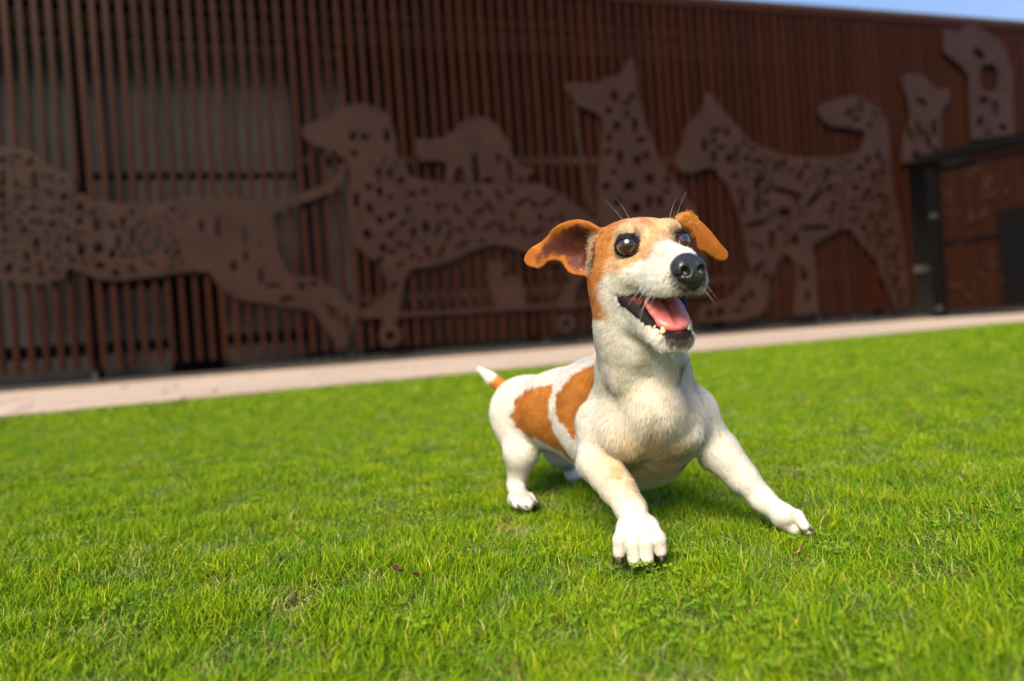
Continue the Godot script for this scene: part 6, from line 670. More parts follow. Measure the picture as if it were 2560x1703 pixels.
func noise_tex(freq: float, lo: Color, hi: Color, seed_: int, size := 512, oct := 4, normal := false, bump := 4.0) -> NoiseTexture2D:
	var t := NoiseTexture2D.new()
	t.width = size
	t.height = size
	t.seamless = true
	var n := FastNoiseLite.new()
	n.seed = seed_
	n.frequency = freq
	n.fractal_octaves = oct
	t.noise = n
	if normal:
		t.as_normal_map = true
		t.bump_strength = bump
	else:
		var g := Gradient.new()
		g.set_color(0, lo)
		g.set_color(1, hi)
		t.color_ramp = g
	return t


var mats := {}


func tri(m: StandardMaterial3D, scale: float) -> StandardMaterial3D:
	m.uv1_triplanar = true
	m.uv1_world_triplanar = true
	m.uv1_scale = Vector3.ONE * scale
	return m


func make_materials() -> void:
	var m: StandardMaterial3D
	# weathered brown steel of the slats: a little rust mottling
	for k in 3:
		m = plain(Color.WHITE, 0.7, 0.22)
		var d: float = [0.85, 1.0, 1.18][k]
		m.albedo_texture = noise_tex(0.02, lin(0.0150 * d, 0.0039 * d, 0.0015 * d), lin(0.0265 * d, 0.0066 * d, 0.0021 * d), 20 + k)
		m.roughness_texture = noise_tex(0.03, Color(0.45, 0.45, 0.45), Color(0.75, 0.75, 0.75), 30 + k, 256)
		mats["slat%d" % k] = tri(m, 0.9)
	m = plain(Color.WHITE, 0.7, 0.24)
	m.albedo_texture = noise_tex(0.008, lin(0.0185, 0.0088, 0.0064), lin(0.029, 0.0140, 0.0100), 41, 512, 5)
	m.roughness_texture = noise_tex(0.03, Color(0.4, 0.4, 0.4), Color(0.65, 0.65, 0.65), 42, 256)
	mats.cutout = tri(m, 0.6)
	mats.black = plain(lin(0.004, 0.004, 0.0045), 0.7, 0.12)
	m = plain(Color.WHITE, 0.85)
	m.albedo_texture = noise_tex(0.01, lin(0.060, 0.056, 0.055), lin(0.085, 0.080, 0.078), 51, 512, 5)
	mats.panel = tri(m, 0.5)
	m = plain(Color.WHITE, 0.9)
	m.albedo_texture = noise_tex(0.01, lin(0.030, 0.024, 0.021), lin(0.050, 0.041, 0.036), 52, 256, 4)
	mats.dark = tri(m, 0.5)
	m = plain(Color.WHITE, 0.8, 0.2)
	m.albedo_texture = noise_tex(0.012, lin(0.012, 0.0068, 0.0045), lin(0.019, 0.0108, 0.0072), 53, 256, 4)
	mats.beam = tri(m, 0.5)
	m = plain(Color.WHITE, 0.6, 0.25)
	m.albedo_texture = noise_tex(0.02, lin(0.025, 0.025, 0.026), lin(0.045, 0.045, 0.047), 54, 256, 3)
	mats.steel = tri(m, 1.0)
	for k in 3:
		m = plain(Color.WHITE, 0.9, 0.3)
		var d: float = [0.94, 1.0, 1.05][k]
		m.albedo_texture = noise_tex(0.015, lin(0.37 * d, 0.285 * d, 0.225 * d), lin(0.50 * d, 0.395 * d, 0.325 * d), 60 + k, 512, 6)
		m.normal_enabled = true
		m.normal_texture = noise_tex(0.08, Color.BLACK, Color.WHITE, 64, 256, 3, true, 3.0)
		m.normal_scale = 0.5
		mats["slab%d" % k] = tri(m, 1.3)
	mats.joint = plain(lin(0.10, 0.085, 0.07), 0.95, 0.2)
	m = plain(Color.WHITE, 0.95, 0.2)
	m.albedo_texture = noise_tex(0.05, lin(0.06, 0.075, 0.012), lin(0.17, 0.16, 0.04), 70, 512, 5)
	mats.soil = tri(m, 4.0)
	# grass blades: colour comes from the blade and the patch it stands in
	m = plain(Color.WHITE, 0.6, 0.18)
	m.vertex_color_use_as_albedo = true
	m.backlight_enabled = true
	m.backlight = lin(0.26, 0.36, 0.015)
	mats.grass = m
	m = plain(Color.WHITE, 0.85, 0.2)
	m.vertex_color_use_as_albedo = true
	mats.litter = m
	# the dog
	m = plain(Color.WHITE, 0.72, 0.3)
	m.vertex_color_use_as_albedo = true
	mats.coat = m
	m = plain(Color.WHITE, 0.55, 0.35)
	m.vertex_color_use_as_albedo = true
	mats.hair = m
	m = plain(Color.WHITE, 0.06, 0.6)
	m.vertex_color_use_as_albedo = true
	m.clearcoat_enabled = true
	m.clearcoat = 1.0
	m.clearcoat_roughness = 0.02
	mats.eye = m
	m = plain(Color.WHITE, 0.34, 0.55)
	m.vertex_color_use_as_albedo = true
	m.normal_enabled = true
	m.normal_texture = noise_tex(0.06, Color.BLACK, Color.WHITE, 81, 256, 2, true, 5.0)
	m.normal_scale = 0.5
	mats.nose = tri(m, 40.0)
	m = plain(Color.WHITE, 0.32, 0.5)
	m.vertex_color_use_as_albedo = true
	m.subsurf_scatter_enabled = true
	m.subsurf_scatter_strength = 0.2
	m.normal_enabled = true
	m.normal_texture = noise_tex(0.08, Color.BLACK, Color.WHITE, 82, 256, 2, true, 4.0)
	m.normal_scale = 0.35
	mats.tongue = tri(m, 50.0)
	mats.tooth = plain(lin(0.72, 0.58, 0.36), 0.3)
	mats.claw = plain(lin(0.055, 0.034, 0.028), 0.45)
	mats.whisker = plain(lin(0.75, 0.70, 0.60), 0.4)
	mats.brow_hair = plain(lin(0.10, 0.07, 0.05), 0.5)


func box_mesh(size: Vector3, bevel := 0.0) -> ArrayMesh:
	# a box centred at the origin with chamfered edges along its longest axis
	var st := SurfaceTool.new()
	st.begin(Mesh.PRIMITIVE_TRIANGLES)
	st.set_smooth_group(-1)
	var h := size / 2.0
	var b := minf(bevel, minf(h.x, h.z) * 0.8)
	var ring: Array[Vector2] = [Vector2(-h.x + b, h.z), Vector2(h.x - b, h.z), Vector2(h.x, h.z - b), Vector2(h.x, -h.z + b), Vector2(h.x - b, -h.z), Vector2(-h.x + b, -h.z), Vector2(-h.x, -h.z + b), Vector2(-h.x, h.z - b)]
	if b <= 0.0:
		ring = [Vector2(-h.x, h.z), Vector2(h.x, h.z), Vector2(h.x, -h.z), Vector2(-h.x, -h.z)]
	var n := ring.size()
	for i in n:
		var p := ring[i]
		var q := ring[(i + 1) % n]
		for v in [Vector3(p.x, -h.y, p.y), Vector3(p.x, h.y, p.y), Vector3(q.x, h.y, q.y), Vector3(p.x, -h.y, p.y), Vector3(q.x, h.y, q.y), Vector3(q.x, -h.y, q.y)]:
			st.add_vertex(v)
	for i in range(1, n - 1):
		for v in [ring[0], ring[i], ring[i + 1]]:
			st.add_vertex(Vector3(v.x, -h.y, v.y))
		for v in [ring[0], ring[i + 1], ring[i]]:
			st.add_vertex(Vector3(v.x, h.y, v.y))
	st.generate_normals()
	return st.commit()


func wall_frame(u: float, v: float, off: float) -> Transform3D:
	return Transform3D(Basis(WALL_U, Vector3.UP, WALL_N), WALL_A + WALL_U * u + Vector3.UP * v + WALL_N * off)


# ==================================================================== the setting
func ground_height(x: float, z: float) -> float:
	return 0.006 * wobble.get_noise_2d(x * 2.2, z * 2.2)


func make_ground() -> void:
	# one sheet to the horizon, finer under the lawn in view
	var st := SurfaceTool.new()
	st.begin(Mesh.PRIMITIVE_TRIANGLES)
	var xs: Array[float] = [-220.0, -60.0, -20.0, -8.0]
	for i in 61:
		xs.append(-5.0 + i * 0.2)
	xs.append_array([10.0, 25.0, 60.0, 220.0])
	var zs: Array[float] = [60.0, 20.0, 6.0, 2.0]
	for i in 51:
		zs.append(1.0 - i * 0.2)
	zs.append_array([-12.0, -25.0, -60.0, -220.0])
	for j in zs.size():
		for i in xs.size():
			var y := ground_height(xs[i], zs[j]) if absf(xs[i]) < 7.0 and zs[j] < 1.0 and zs[j] > -9.0 else 0.0
			st.add_vertex(Vector3(xs[i], y - 0.012, zs[j]))
	var w := xs.size()
	for j in zs.size() - 1:
		for i in w - 1:
			var a := j * w + i
			for k in [a, a + w, a + 1, a + 1, a + w, a + w + 1]:
				st.add_index(k)
	st.generate_normals()
	structure("ground", st.commit(), mats.soil)


func make_path() -> void:
	# pale stone slabs in courses parallel to the lawn's edge, on a bed with recessed joints
	var frame := Basis(LAWN_E, Vector3.UP, -LAWN_F)
	var bed := structure("path", box_mesh(Vector3(18.0, 0.03, 4.4)), mats.joint)
	bed.transform = Transform3D(frame, LAWN_A + LAWN_E * 4.2 + LAWN_F * 2.2 + Vector3.UP * (-0.004))
	var rng := RandomNumberGenerator.new()
	rng.seed = 4
	var courses: Array[float] = [0.16, 0.62, 0.62, 0.62, 0.62, 0.62, 0.62]
	var across := 0.0
	for c in courses.size():
		var wide := courses[c]
		var x := -9.0 + rng.randf() * 0.6
		var long := 1.0 if c == 0 else 0.9
		while x < 9.0:
			var m := box_mesh(Vector3(long - 0.016, 0.03, wide - 0.016))
			var y: float = 0.006 + rng.randf_range(-0.0015, 0.0015) + (0.006 if c == 0 else 0.0)
			part("slab", m, mats["slab%d" % rng.randi_range(0, 2)], bed, Transform3D(Basis.IDENTITY, Vector3(x + long / 2.0, y, 2.2 - across - wide / 2.0)))
			x += long
		across += wide


func make_building() -> void:
	var b := thing("slatted_building", "long low building screened by dark brown vertical steel slats", "building", WALL_A)
	var put := func(called: String, u0: float, u1: float, v0: float, v1: float, off0: float, off1: float, mat: Material, parent: Node, bevel := 0.0) -> MeshInstance3D:
		var m := box_mesh(Vector3(u1 - u0, v1 - v0, absf(off1 - off0)), bevel)
		var f := wall_frame((u0 + u1) / 2.0, (v0 + v1) / 2.0, (off0 + off1) / 2.0)
		f.origin -= WALL_A
		return part(called, m, mat, parent, f)
	var rng := RandomNumberGenerator.new()
	rng.seed = 9
	var shapes := {}
	var u := -0.75
	while u < 15.5:
		var low := 0.165
		if u > 10.12 and u < 11.75:
			low = 2.06
		var key := "%.3f" % low
		if not shapes.has(key):
			shapes[key] = box_mesh(Vector3(0.048, 3.79 - low, 0.06), 0.003)
		var f := wall_frame(u, (3.79 + low) / 2.0, 0.02)
		f.origin += -WALL_A + WALL_U * rng.randf_range(-0.003, 0.003)
		f.basis = f.basis * Basis(Vector3.UP, rng.randf_range(-0.03, 0.03))
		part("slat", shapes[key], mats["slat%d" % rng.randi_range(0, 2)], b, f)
		u += 0.1135
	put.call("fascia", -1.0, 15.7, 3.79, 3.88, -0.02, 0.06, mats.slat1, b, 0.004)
	put.call("roof", -1.0, 15.7, 3.80, 3.96, -4.0, -0.025, mats.dark, b)
	put.call("beam", -1.0, 15.7, 3.23, 3.43, -0.20, -0.09, mats.beam, b)
	put.call("rail", -1.0, 15.7, 3.50, 3.57, -0.14, -0.09, mats.beam, b)
	put.call("rail", 0.75, 2.65, 1.885, 1.94, -0.12, -0.05, mats.beam, b)
	put.call("rail", -1.0, 2.65, 0.285, 0.40, -0.14, -0.06, mats.black, b)
	put.call("rail", 0.78, 1.50, 0.87, 0.965, -0.14, -0.06, mats.black, b)
	put.call("rail", 2.65, 15.7, 0.62, 0.70, -0.14, -0.06, mats.dark, b)
	put.call("rail", 2.65, 15.7, 2.02, 2.10, -0.14, -0.06, mats.dark, b)
	put.call("post", 0.70, 0.775, 0.0, 3.79, -0.22, -0.10, mats.black, b)
	for pu in [2.62, 4.95, 7.30, 9.65]:
		put.call("post", pu, pu + 0.09, 0.0, 3.79, -0.24, -0.15, mats.black, b)
	put.call("door", 1.33, 1.78, 0.0, 1.02, -0.48, -0.40, mats.black, b)
	# pale wall panels behind the slats at the left end, each its own sheet
	var pu := -1.0
	while pu < 2.7:
		put.call("wall_panel", pu, pu + 0.592, 0.02, 3.6, -0.56, -0.50, mats.panel, b)
		pu += 0.60
	put.call("wall", 2.6, 15.7, 0.0, 3.79, -2.5, -2.4, mats.dark, b)
	put.call("wall", 2.62, 2.68, 0.0, 3.79, -2.4, -0.25, mats.dark, b)
	put.call("wall", -1.0, 2.7, 0.0, 3.79, -1.0, -0.9, mats.dark, b)
	put.call("wall", -1.1, -1.0, 0.0, 3.79, -4.0, 0.0, mats.dark, b)
	put.call("wall", 15.7, 15.8, 0.0, 3.79, -4.0, 0.0, mats.dark, b)
	put.call("plinth", 2.0, 10.1, 0.056, 0.10, -0.16, -0.10, mats.dark, b)
	put.call("floor_slab", -1.0, 15.7, -0.02, 0.055, -4.0, 0.0, mats.dark, b)
	for fu in [0.74, 3.02, 5.08, 6.9, 8.62, 9.15]:
		put.call("foot", fu - 0.02, fu + 0.02, 0.055, 0.16, -0.06, -0.02, mats.steel, b)


func make_cutouts() -> void:
	for c in CUTOUTS:
		var o := CSGPolygon3D.new()
		o.name = c.name
		o.polygon = PackedVector2Array(c.outline)
		o.depth = 0.012
		for a in c.added:
			var k := CSGPolygon3D.new()
			k.name = "added"
			k.polygon = PackedVector2Array(a)
			k.depth = 0.012
			o.add_child(k, true)
		for h in c.holes:
			var k := CSGPolygon3D.new()
			k.name = "hole"
			k.polygon = PackedVector2Array(h)
			k.depth = 0.06
			k.position.z = 0.02
			k.operation = CSGShape3D.OPERATION_SUBTRACTION
			o.add_child(k, true)
		o.material_override = mats.cutout
		o.material = mats.cutout
		add_child(o)
		o.transform = wall_frame(0, 0, 0.10)
		tag(o, c.label, "wall art", "animal cutouts on the slatted wall")


func make_gate() -> void:
	# a black steel portal at the right end, its leaf swung out towards the lawn
	var foot := WALL_A + WALL_U * 10.28 + WALL_N * 0.20
	var dir := Vector3(0.617, 0, 0.787)
	var nrm := Vector3(-0.787, 0, 0.617)
	var g := thing("gate", "black steel gate frame with perforated brown leaf at the right edge", "gate", foot)
	var put := func(called: String, a: float, b: float, y0: float, y1: float, d0: float, d1: float, mat: Material, parent: Node) -> MeshInstance3D:
		return part(called, box_mesh(Vector3(b - a, y1 - y0, d1 - d0), 0.004), mat, parent, Transform3D(Basis(dir, Vector3.UP, nrm), dir * ((a + b) / 2.0) + Vector3.UP * ((y0 + y1) / 2.0) + nrm * ((d0 + d1) / 2.0)))
	put.call("post", -0.06, 0.06, 0.0, 1.96, -0.06, 0.06, mats.black, g)
	put.call("post", 1.04, 1.16, 0.0, 1.96, -0.06, 0.06, mats.black, g)
	put.call("lintel", -0.28, 1.3, 1.96, 2.07, -0.10, 0.12, mats.black, g)
	put.call("lintel", 0.06, 1.04, 1.86, 1.90, -0.03, 0.03, mats.black, g)
	var leaf: MeshInstance3D = put.call("leaf", 0.08, 1.02, 0.12, 1.84, -0.03, -0.01, mats.beam, g)
	var bar := box_mesh(Vector3(0.038, 1.70, 0.022), 0.002)
	for i in 16:
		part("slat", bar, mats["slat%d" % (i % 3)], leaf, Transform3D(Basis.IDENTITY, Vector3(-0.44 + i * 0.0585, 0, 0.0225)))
	put.call("kick_plate", 0.70, 1.02, 0.12, 1.25, 0.026, 0.036, mats.black, g)
	put.call("rail", 0.08, 0.69, 0.93, 0.97, 0.016, 0.034, mats.black, g)
	put.call("hinge", -0.03, 0.05, 0.10, 0.17, 0.06, 0.075, mats.steel, g)
	put.call("hinge", -0.03, 0.05, 1.27, 1.33, 0.06, 0.075, mats.steel, g)
	put.call("bolt_foot", 0.11, 1.0, 0.02, 0.05, -0.05, 0.05, mats.steel, g)
	# raised scraps of pattern on the leaf
	var rng := RandomNumberGenerator.new()
	rng.seed = 21
	var scrap := box_mesh(Vector3(0.09, 0.05, 0.008), 0.002)
	for i in 34:
		var x := rng.randf_range(-0.40, 0.40)
		var y := rng.randf_range(-0.78, 0.80)
		part("pattern_plate", scrap, mats.cutout, leaf, Transform3D(Basis(Vector3.BACK, rng.randf_range(0, PI)) * Basis.from_scale(Vector3(rng.randf_range(0.6, 1.5), rng.randf_range(0.6, 1.4), 1)), Vector3(x, y, 0.0385 + i * 0.0004)))


# ==================================================================== surface nets
var grid := PackedFloat32Array()
var gn := Vector3i.ZERO
var g0 := Vector3.ZERO
var gc := 0.003
var V := PackedVector3Array()
var N := PackedVector3Array()
var C := PackedColorArray()
var I := PackedInt32Array()


func grid_open(lo: Vector3, hi: Vector3, cell: float) -> void:
	g0 = lo
	gc = cell
	var s := (hi - lo) / cell
	gn = Vector3i(int(ceil(s.x)) + 1, int(ceil(s.y)) + 1, int(ceil(s.z)) + 1)
	grid.resize(gn.x * gn.y * gn.z)
	grid.fill(1.0)


func span(lo: Vector3, hi: Vector3) -> Array:
	var a := ((lo - g0) / gc).floor()
	var b := ((hi - g0) / gc).ceil()
	return [maxi(0, int(a.x)), maxi(0, int(a.y)), maxi(0, int(a.z)), mini(gn.x - 1, int(b.x)), mini(gn.y - 1, int(b.y)), mini(gn.z - 1, int(b.z))]


func put_capsule(a: Vector3, b: Vector3, ra: float, rb: float, k: float, cut := false) -> void:
	var reach := Vector3.ONE * (maxf(ra, rb) + k + 2.0 * gc)
	var s := span(a.min(b) - reach, a.max(b) + reach)
	var ba := b - a
	var inv := 1.0 / maxf(ba.length_squared(), 1e-12)
	var ax := a.x
	var ay := a.y
	var az := a.z
	var bx := ba.x
	var by := ba.y
	var bz := ba.z
	var dr := rb - ra
	for z in range(s[2], s[5] + 1):
		var pz := g0.z + z * gc - az
		for y in range(s[1], s[4] + 1):
			var py := g0.y + y * gc - ay
			var at: int = (z * gn.y + y) * gn.x + s[0]
			for x in range(s[0], s[3] + 1):
				var px := g0.x + x * gc - ax
				var h := clampf((px * bx + py * by + pz * bz) * inv, 0.0, 1.0)
				var qx := px - bx * h
				var qy := py - by * h
				var qz := pz - bz * h
				var d := sqrt(qx * qx + qy * qy + qz * qz) - ra - dr * h
				var e := grid[at]
				if cut:
					var t := maxf(k - absf(e + d), 0.0) / k
					grid[at] = maxf(e, -d) + t * t * k * 0.25
				else:
					var t := maxf(k - absf(e - d), 0.0) / k
					grid[at] = minf(e, d) - t * t * k * 0.25
				at += 1


func put_ellipsoid(c: Vector3, basis: Basis, r: Vector3, k: float, cut := false) -> void:
	var reach := Vector3.ONE * (maxf(r.x, maxf(r.y, r.z)) + k + 2.0 * gc)
	var s := span(c - reach, c + reach)
	var X := basis.x
	var Y := basis.y
	var Z := basis.z
	for z in range(s[2], s[5] + 1):
		for y in range(s[1], s[4] + 1):
			var at: int = (z * gn.y + y) * gn.x + s[0]
			for x in range(s[0], s[3] + 1):
				var p := Vector3(g0.x + x * gc, g0.y + y * gc, g0.z + z * gc) - c
				var u := p.dot(X) / r.x
				var v := p.dot(Y) / r.y
				var w := p.dot(Z) / r.z
				var k0 := sqrt(u * u + v * v + w * w)
				u /= r.x
				v /= r.y
				w /= r.z
				var d := k0 * (k0 - 1.0) / maxf(sqrt(u * u + v * v + w * w), 1e-6)
				var e := grid[at]
				if cut:
					var t := maxf(k - absf(e + d), 0.0) / k
					grid[at] = maxf(e, -d) + t * t * k * 0.25
				else:
					var t := maxf(k - absf(e - d), 0.0) / k
					grid[at] = minf(e, d) - t * t * k * 0.25
				at += 1


func poly_dist(p: Vector2, line: Array[Vector2]) -> float:
	var best := 1e9
	var inside := false
	var j := line.size() - 1
	for i in line.size():
		var a := line[i]
		var e := line[j] - a
		var w := p - a
		var q := w - e * clampf(w.dot(e) / e.length_squared(), 0.0, 1.0)
		best = minf(best, q.length_squared())
		if (a.y > p.y) != (line[j].y > p.y) and p.x < e.x * (p.y - a.y) / e.y + a.x:
			inside = not inside
		j = i
	return (-1.0 if inside else 1.0) * sqrt(best)


func put_ear(at0: Vector3, X: Vector3, Y: Vector3, Nn: Vector3, line: Array[Vector2], which: int, k: float) -> void:
	var s := span(at0 - Vector3.ONE * 0.095, at0 + Vector3.ONE * 0.095)
	for z in range(s[2], s[5] + 1):
		for y in range(s[1], s[4] + 1):
			var at: int = (z * gn.y + y) * gn.x + s[0]
			for x in range(s[0], s[3] + 1):
				var p := Vector3(g0.x + x * gc, g0.y + y * gc, g0.z + z * gc) - at0
				var n := p.dot(Nn) * 1000.0
				if absf(n) < 26.0:
					var q := Vector2(p.dot(X), p.dot(Y)) * 1000.0
					var m := ear_sheet(q, which)
					if absf(n - m) < 12.0:
						var e2 := poly_dist(q, line)
						if e2 < 12.0:
							var thick := 1.9 + 1.2 * clampf(1.0 - absf(q.x) / 30.0, 0.0, 1.0)
							var dn := absf(n - m) - thick
							var e1 := e2 + 1.2
							var d := (minf(maxf(e1, dn), 0.0) + Vector2(maxf(e1, 0.0), maxf(dn, 0.0)).length()) * 0.001 - 0.0006
							var e := grid[at]
							var t := maxf(k - absf(e - d), 0.0) / k
							grid[at] = minf(e, d) - t * t * k * 0.25
				at += 1


func ear_sheet(q: Vector2, which: int) -> float:
	# how far the flap's middle lies out of its plane (mm), towards the viewer
	if which == 0:
		var bowl := -13.0 * exp(-((q.x + 20.0) ** 2) / 420.0 - ((q.y + 6.0) ** 2) / 330.0)
		var fold := 5.0 * exp(-((q.y - 22.0) ** 2) / 60.0)
		return bowl + fold + 0.0022 * (q.x + 30.0) * (q.x + 30.0) * signf(-q.x - 30.0) * 1.6
	var crest := 4.0 * exp(-((q.x * 0.62 + q.y * 0.78 - 6.0) ** 2) / 90.0)
	return crest - 0.004 * q.x * q.x


func put_wedge(apex: Vector3, up: Vector3, low: Vector3, k: float) -> void:
	var at := 0
	for z in gn.z:
		for y in gn.y:
			for x in gn.x:
				var e := grid[at]
				if e < 0.02:
					var p := Vector3(g0.x + x * gc, g0.y + y * gc, g0.z + z * gc) - apex
					var d := maxf(p.dot(up), -p.dot(low))
					var t := maxf(k - absf(e + d), 0.0) / k
					grid[at] = maxf(e, -d) + t * t * k * 0.25
				at += 1


func mesh_out(skip: Array[AABB] = []) -> void:
	var nx := gn.x
	var ny := gn.y
	var nz := gn.z
	var sl := nx * ny
	var ids := PackedInt32Array()
	ids.resize(nx * ny * nz)
	ids.fill(-1)
	var start := I.size()
	for z in nz - 1:
		for y in ny - 1:
			var at := (z * ny + y) * nx
			for x in nx - 1:
				var a := grid[at]
				var b := grid[at + 1]
				var c := grid[at + nx]
				var d := grid[at + nx + 1]
				if a > 0.02:
					at += 1
					continue
				var e := grid[at + sl]
				var f := grid[at + sl + 1]
				var g := grid[at + sl + nx]
				var h := grid[at + sl + nx + 1]
				var neg := int(a < 0) + int(b < 0) + int(c < 0) + int(d < 0) + int(e < 0) + int(f < 0) + int(g < 0) + int(h < 0)
				if neg != 0 and neg != 8:
					var n := 0
					var sx := 0.0
					var sy := 0.0
					var sz := 0.0
					if (a < 0) != (b < 0):
						sx += a / (a - b); n += 1
					if (c < 0) != (d < 0):
						sx += c / (c - d); sy += 1.0; n += 1
					if (e < 0) != (f < 0):
						sx += e / (e - f); sz += 1.0; n += 1
					if (g < 0) != (h < 0):
						sx += g / (g - h); sy += 1.0; sz += 1.0; n += 1
					if (a < 0) != (c < 0):
						sy += a / (a - c); n += 1
					if (b < 0) != (d < 0):
						sy += b / (b - d); sx += 1.0; n += 1
					if (e < 0) != (g < 0):
						sy += e / (e - g); sz += 1.0; n += 1
					if (f < 0) != (h < 0):
						sy += f / (f - h); sx += 1.0; sz += 1.0; n += 1
					if (a < 0) != (e < 0):
						sz += a / (a - e); n += 1
					if (b < 0) != (f < 0):
						sz += b / (b - f); sx += 1.0; n += 1
					if (c < 0) != (g < 0):
						sz += c / (c - g); sy += 1.0; n += 1
					if (d < 0) != (h < 0):
						sz += d / (d - h); sx += 1.0; sy += 1.0; n += 1
					var inv := 1.0 / n
					var p := g0 + Vector3(x + sx * inv, y + sy * inv, z + sz * inv) * gc
					var out := false
					for box in skip:
						if box.has_point(p):
							out = true
					if not out:
						ids[at] = V.size()
						V.append(p)
				at += 1
	for z in range(1, nz - 1):
		for y in range(1, ny - 1):
			var at := (z * ny + y) * nx + 1
			for x in range(1, nx - 1):
				var a := grid[at]
				if a < 0.02:
					var s := a < 0
					if s != (grid[at + 1] < 0):
						quad(ids[at - nx - sl], ids[at - sl], ids[at], ids[at - nx], s)
					if s != (grid[at + nx] < 0):
						quad(ids[at - 1 - sl], ids[at - 1], ids[at], ids[at - sl], s)
					if s != (grid[at + sl] < 0):
						quad(ids[at - 1 - nx], ids[at - nx], ids[at], ids[at - 1], s)
				at += 1
	# smooth normals
	N.resize(V.size())
	for i in range(start, I.size(), 3):
		var p := V[I[i]]
		var nn := (V[I[i + 2]] - p).cross(V[I[i + 1]] - p)
		N[I[i]] += nn
		N[I[i + 1]] += nn
		N[I[i + 2]] += nn


func quad(a: int, b: int, c: int, d: int, s: bool) -> void:
	if a < 0 or b < 0 or c < 0 or d < 0:
		return
	if s:
		I.append_array([a, c, b, a, d, c])
	else:
		I.append_array([a, b, c, a, c, d])


func take_mesh(origin: Vector3, colour: Callable) -> ArrayMesh:
	C.resize(V.size())
	for i in V.size():
		N[i] = N[i].normalized()
		C[i] = colour.call(V[i], N[i])
	var arr := []
	arr.resize(Mesh.ARRAY_MAX)
	var moved := PackedVector3Array()
	moved.resize(V.size())
	for i in V.size():
		moved[i] = V[i] - origin
	arr[Mesh.ARRAY_VERTEX] = moved
	arr[Mesh.ARRAY_NORMAL] = N
	var solid := C.duplicate()
	for i in solid.size():
		solid[i].a = 1.0
	arr[Mesh.ARRAY_COLOR] = solid
	arr[Mesh.ARRAY_INDEX] = I
	var m := ArrayMesh.new()
	m.add_surface_from_arrays(Mesh.PRIMITIVE_TRIANGLES, arr)
	return m


func fresh() -> void:
	V = PackedVector3Array()
	N = PackedVector3Array()
	C = PackedColorArray()
	I = PackedInt32Array()


# ==================================================================== the dog
func hw(x: float, y: float, z: float) -> Vector3:
	# from the head's own axes (mm forward, up, to the dog's right) to the world
	return HEAD_AT + (HEAD_F * x + HEAD_U * y + HEAD_R * z) * 0.001


func hl(p: Vector3) -> Vector3:
	var q := (p - HEAD_AT) * 1000.0
	return Vector3(q.dot(HEAD_F), q.dot(HEAD_U), q.dot(HEAD_R))


func head_ball(x: float, y: float, z: float, rx: float, ry: float, rz: float, k: float, cut := false, turn := Basis.IDENTITY) -> void:
	put_ellipsoid(hw(x, y, z), Basis(HEAD_F, HEAD_U, HEAD_R) * turn, Vector3(rx, ry, rz) * 0.001, k * 0.001, cut)


func head_rod(x0: float, y0: float, z0: float, r0: float, x1: float, y1: float, z1: float, r1: float, k: float, cut := false) -> void:
	put_capsule(hw(x0, y0, z0), hw(x1, y1, z1), r0 * 0.001, r1 * 0.001, k * 0.001, cut)


const EYE := Vector3(21.0, 14.5, 23.6)
const EYE_R := 9.8
const APEX := Vector3(15, -26, 0)
const MOUTH_UP := Vector3(0.10, 0.995, 0)
const MOUTH_LOW := Vector3(0.662, 0.749, 0)


func rod(a: String, b: String, ra: float, rb: float, k: float) -> void:
	put_capsule(J[a], J[b], ra * 0.001, rb * 0.001, k * 0.001)


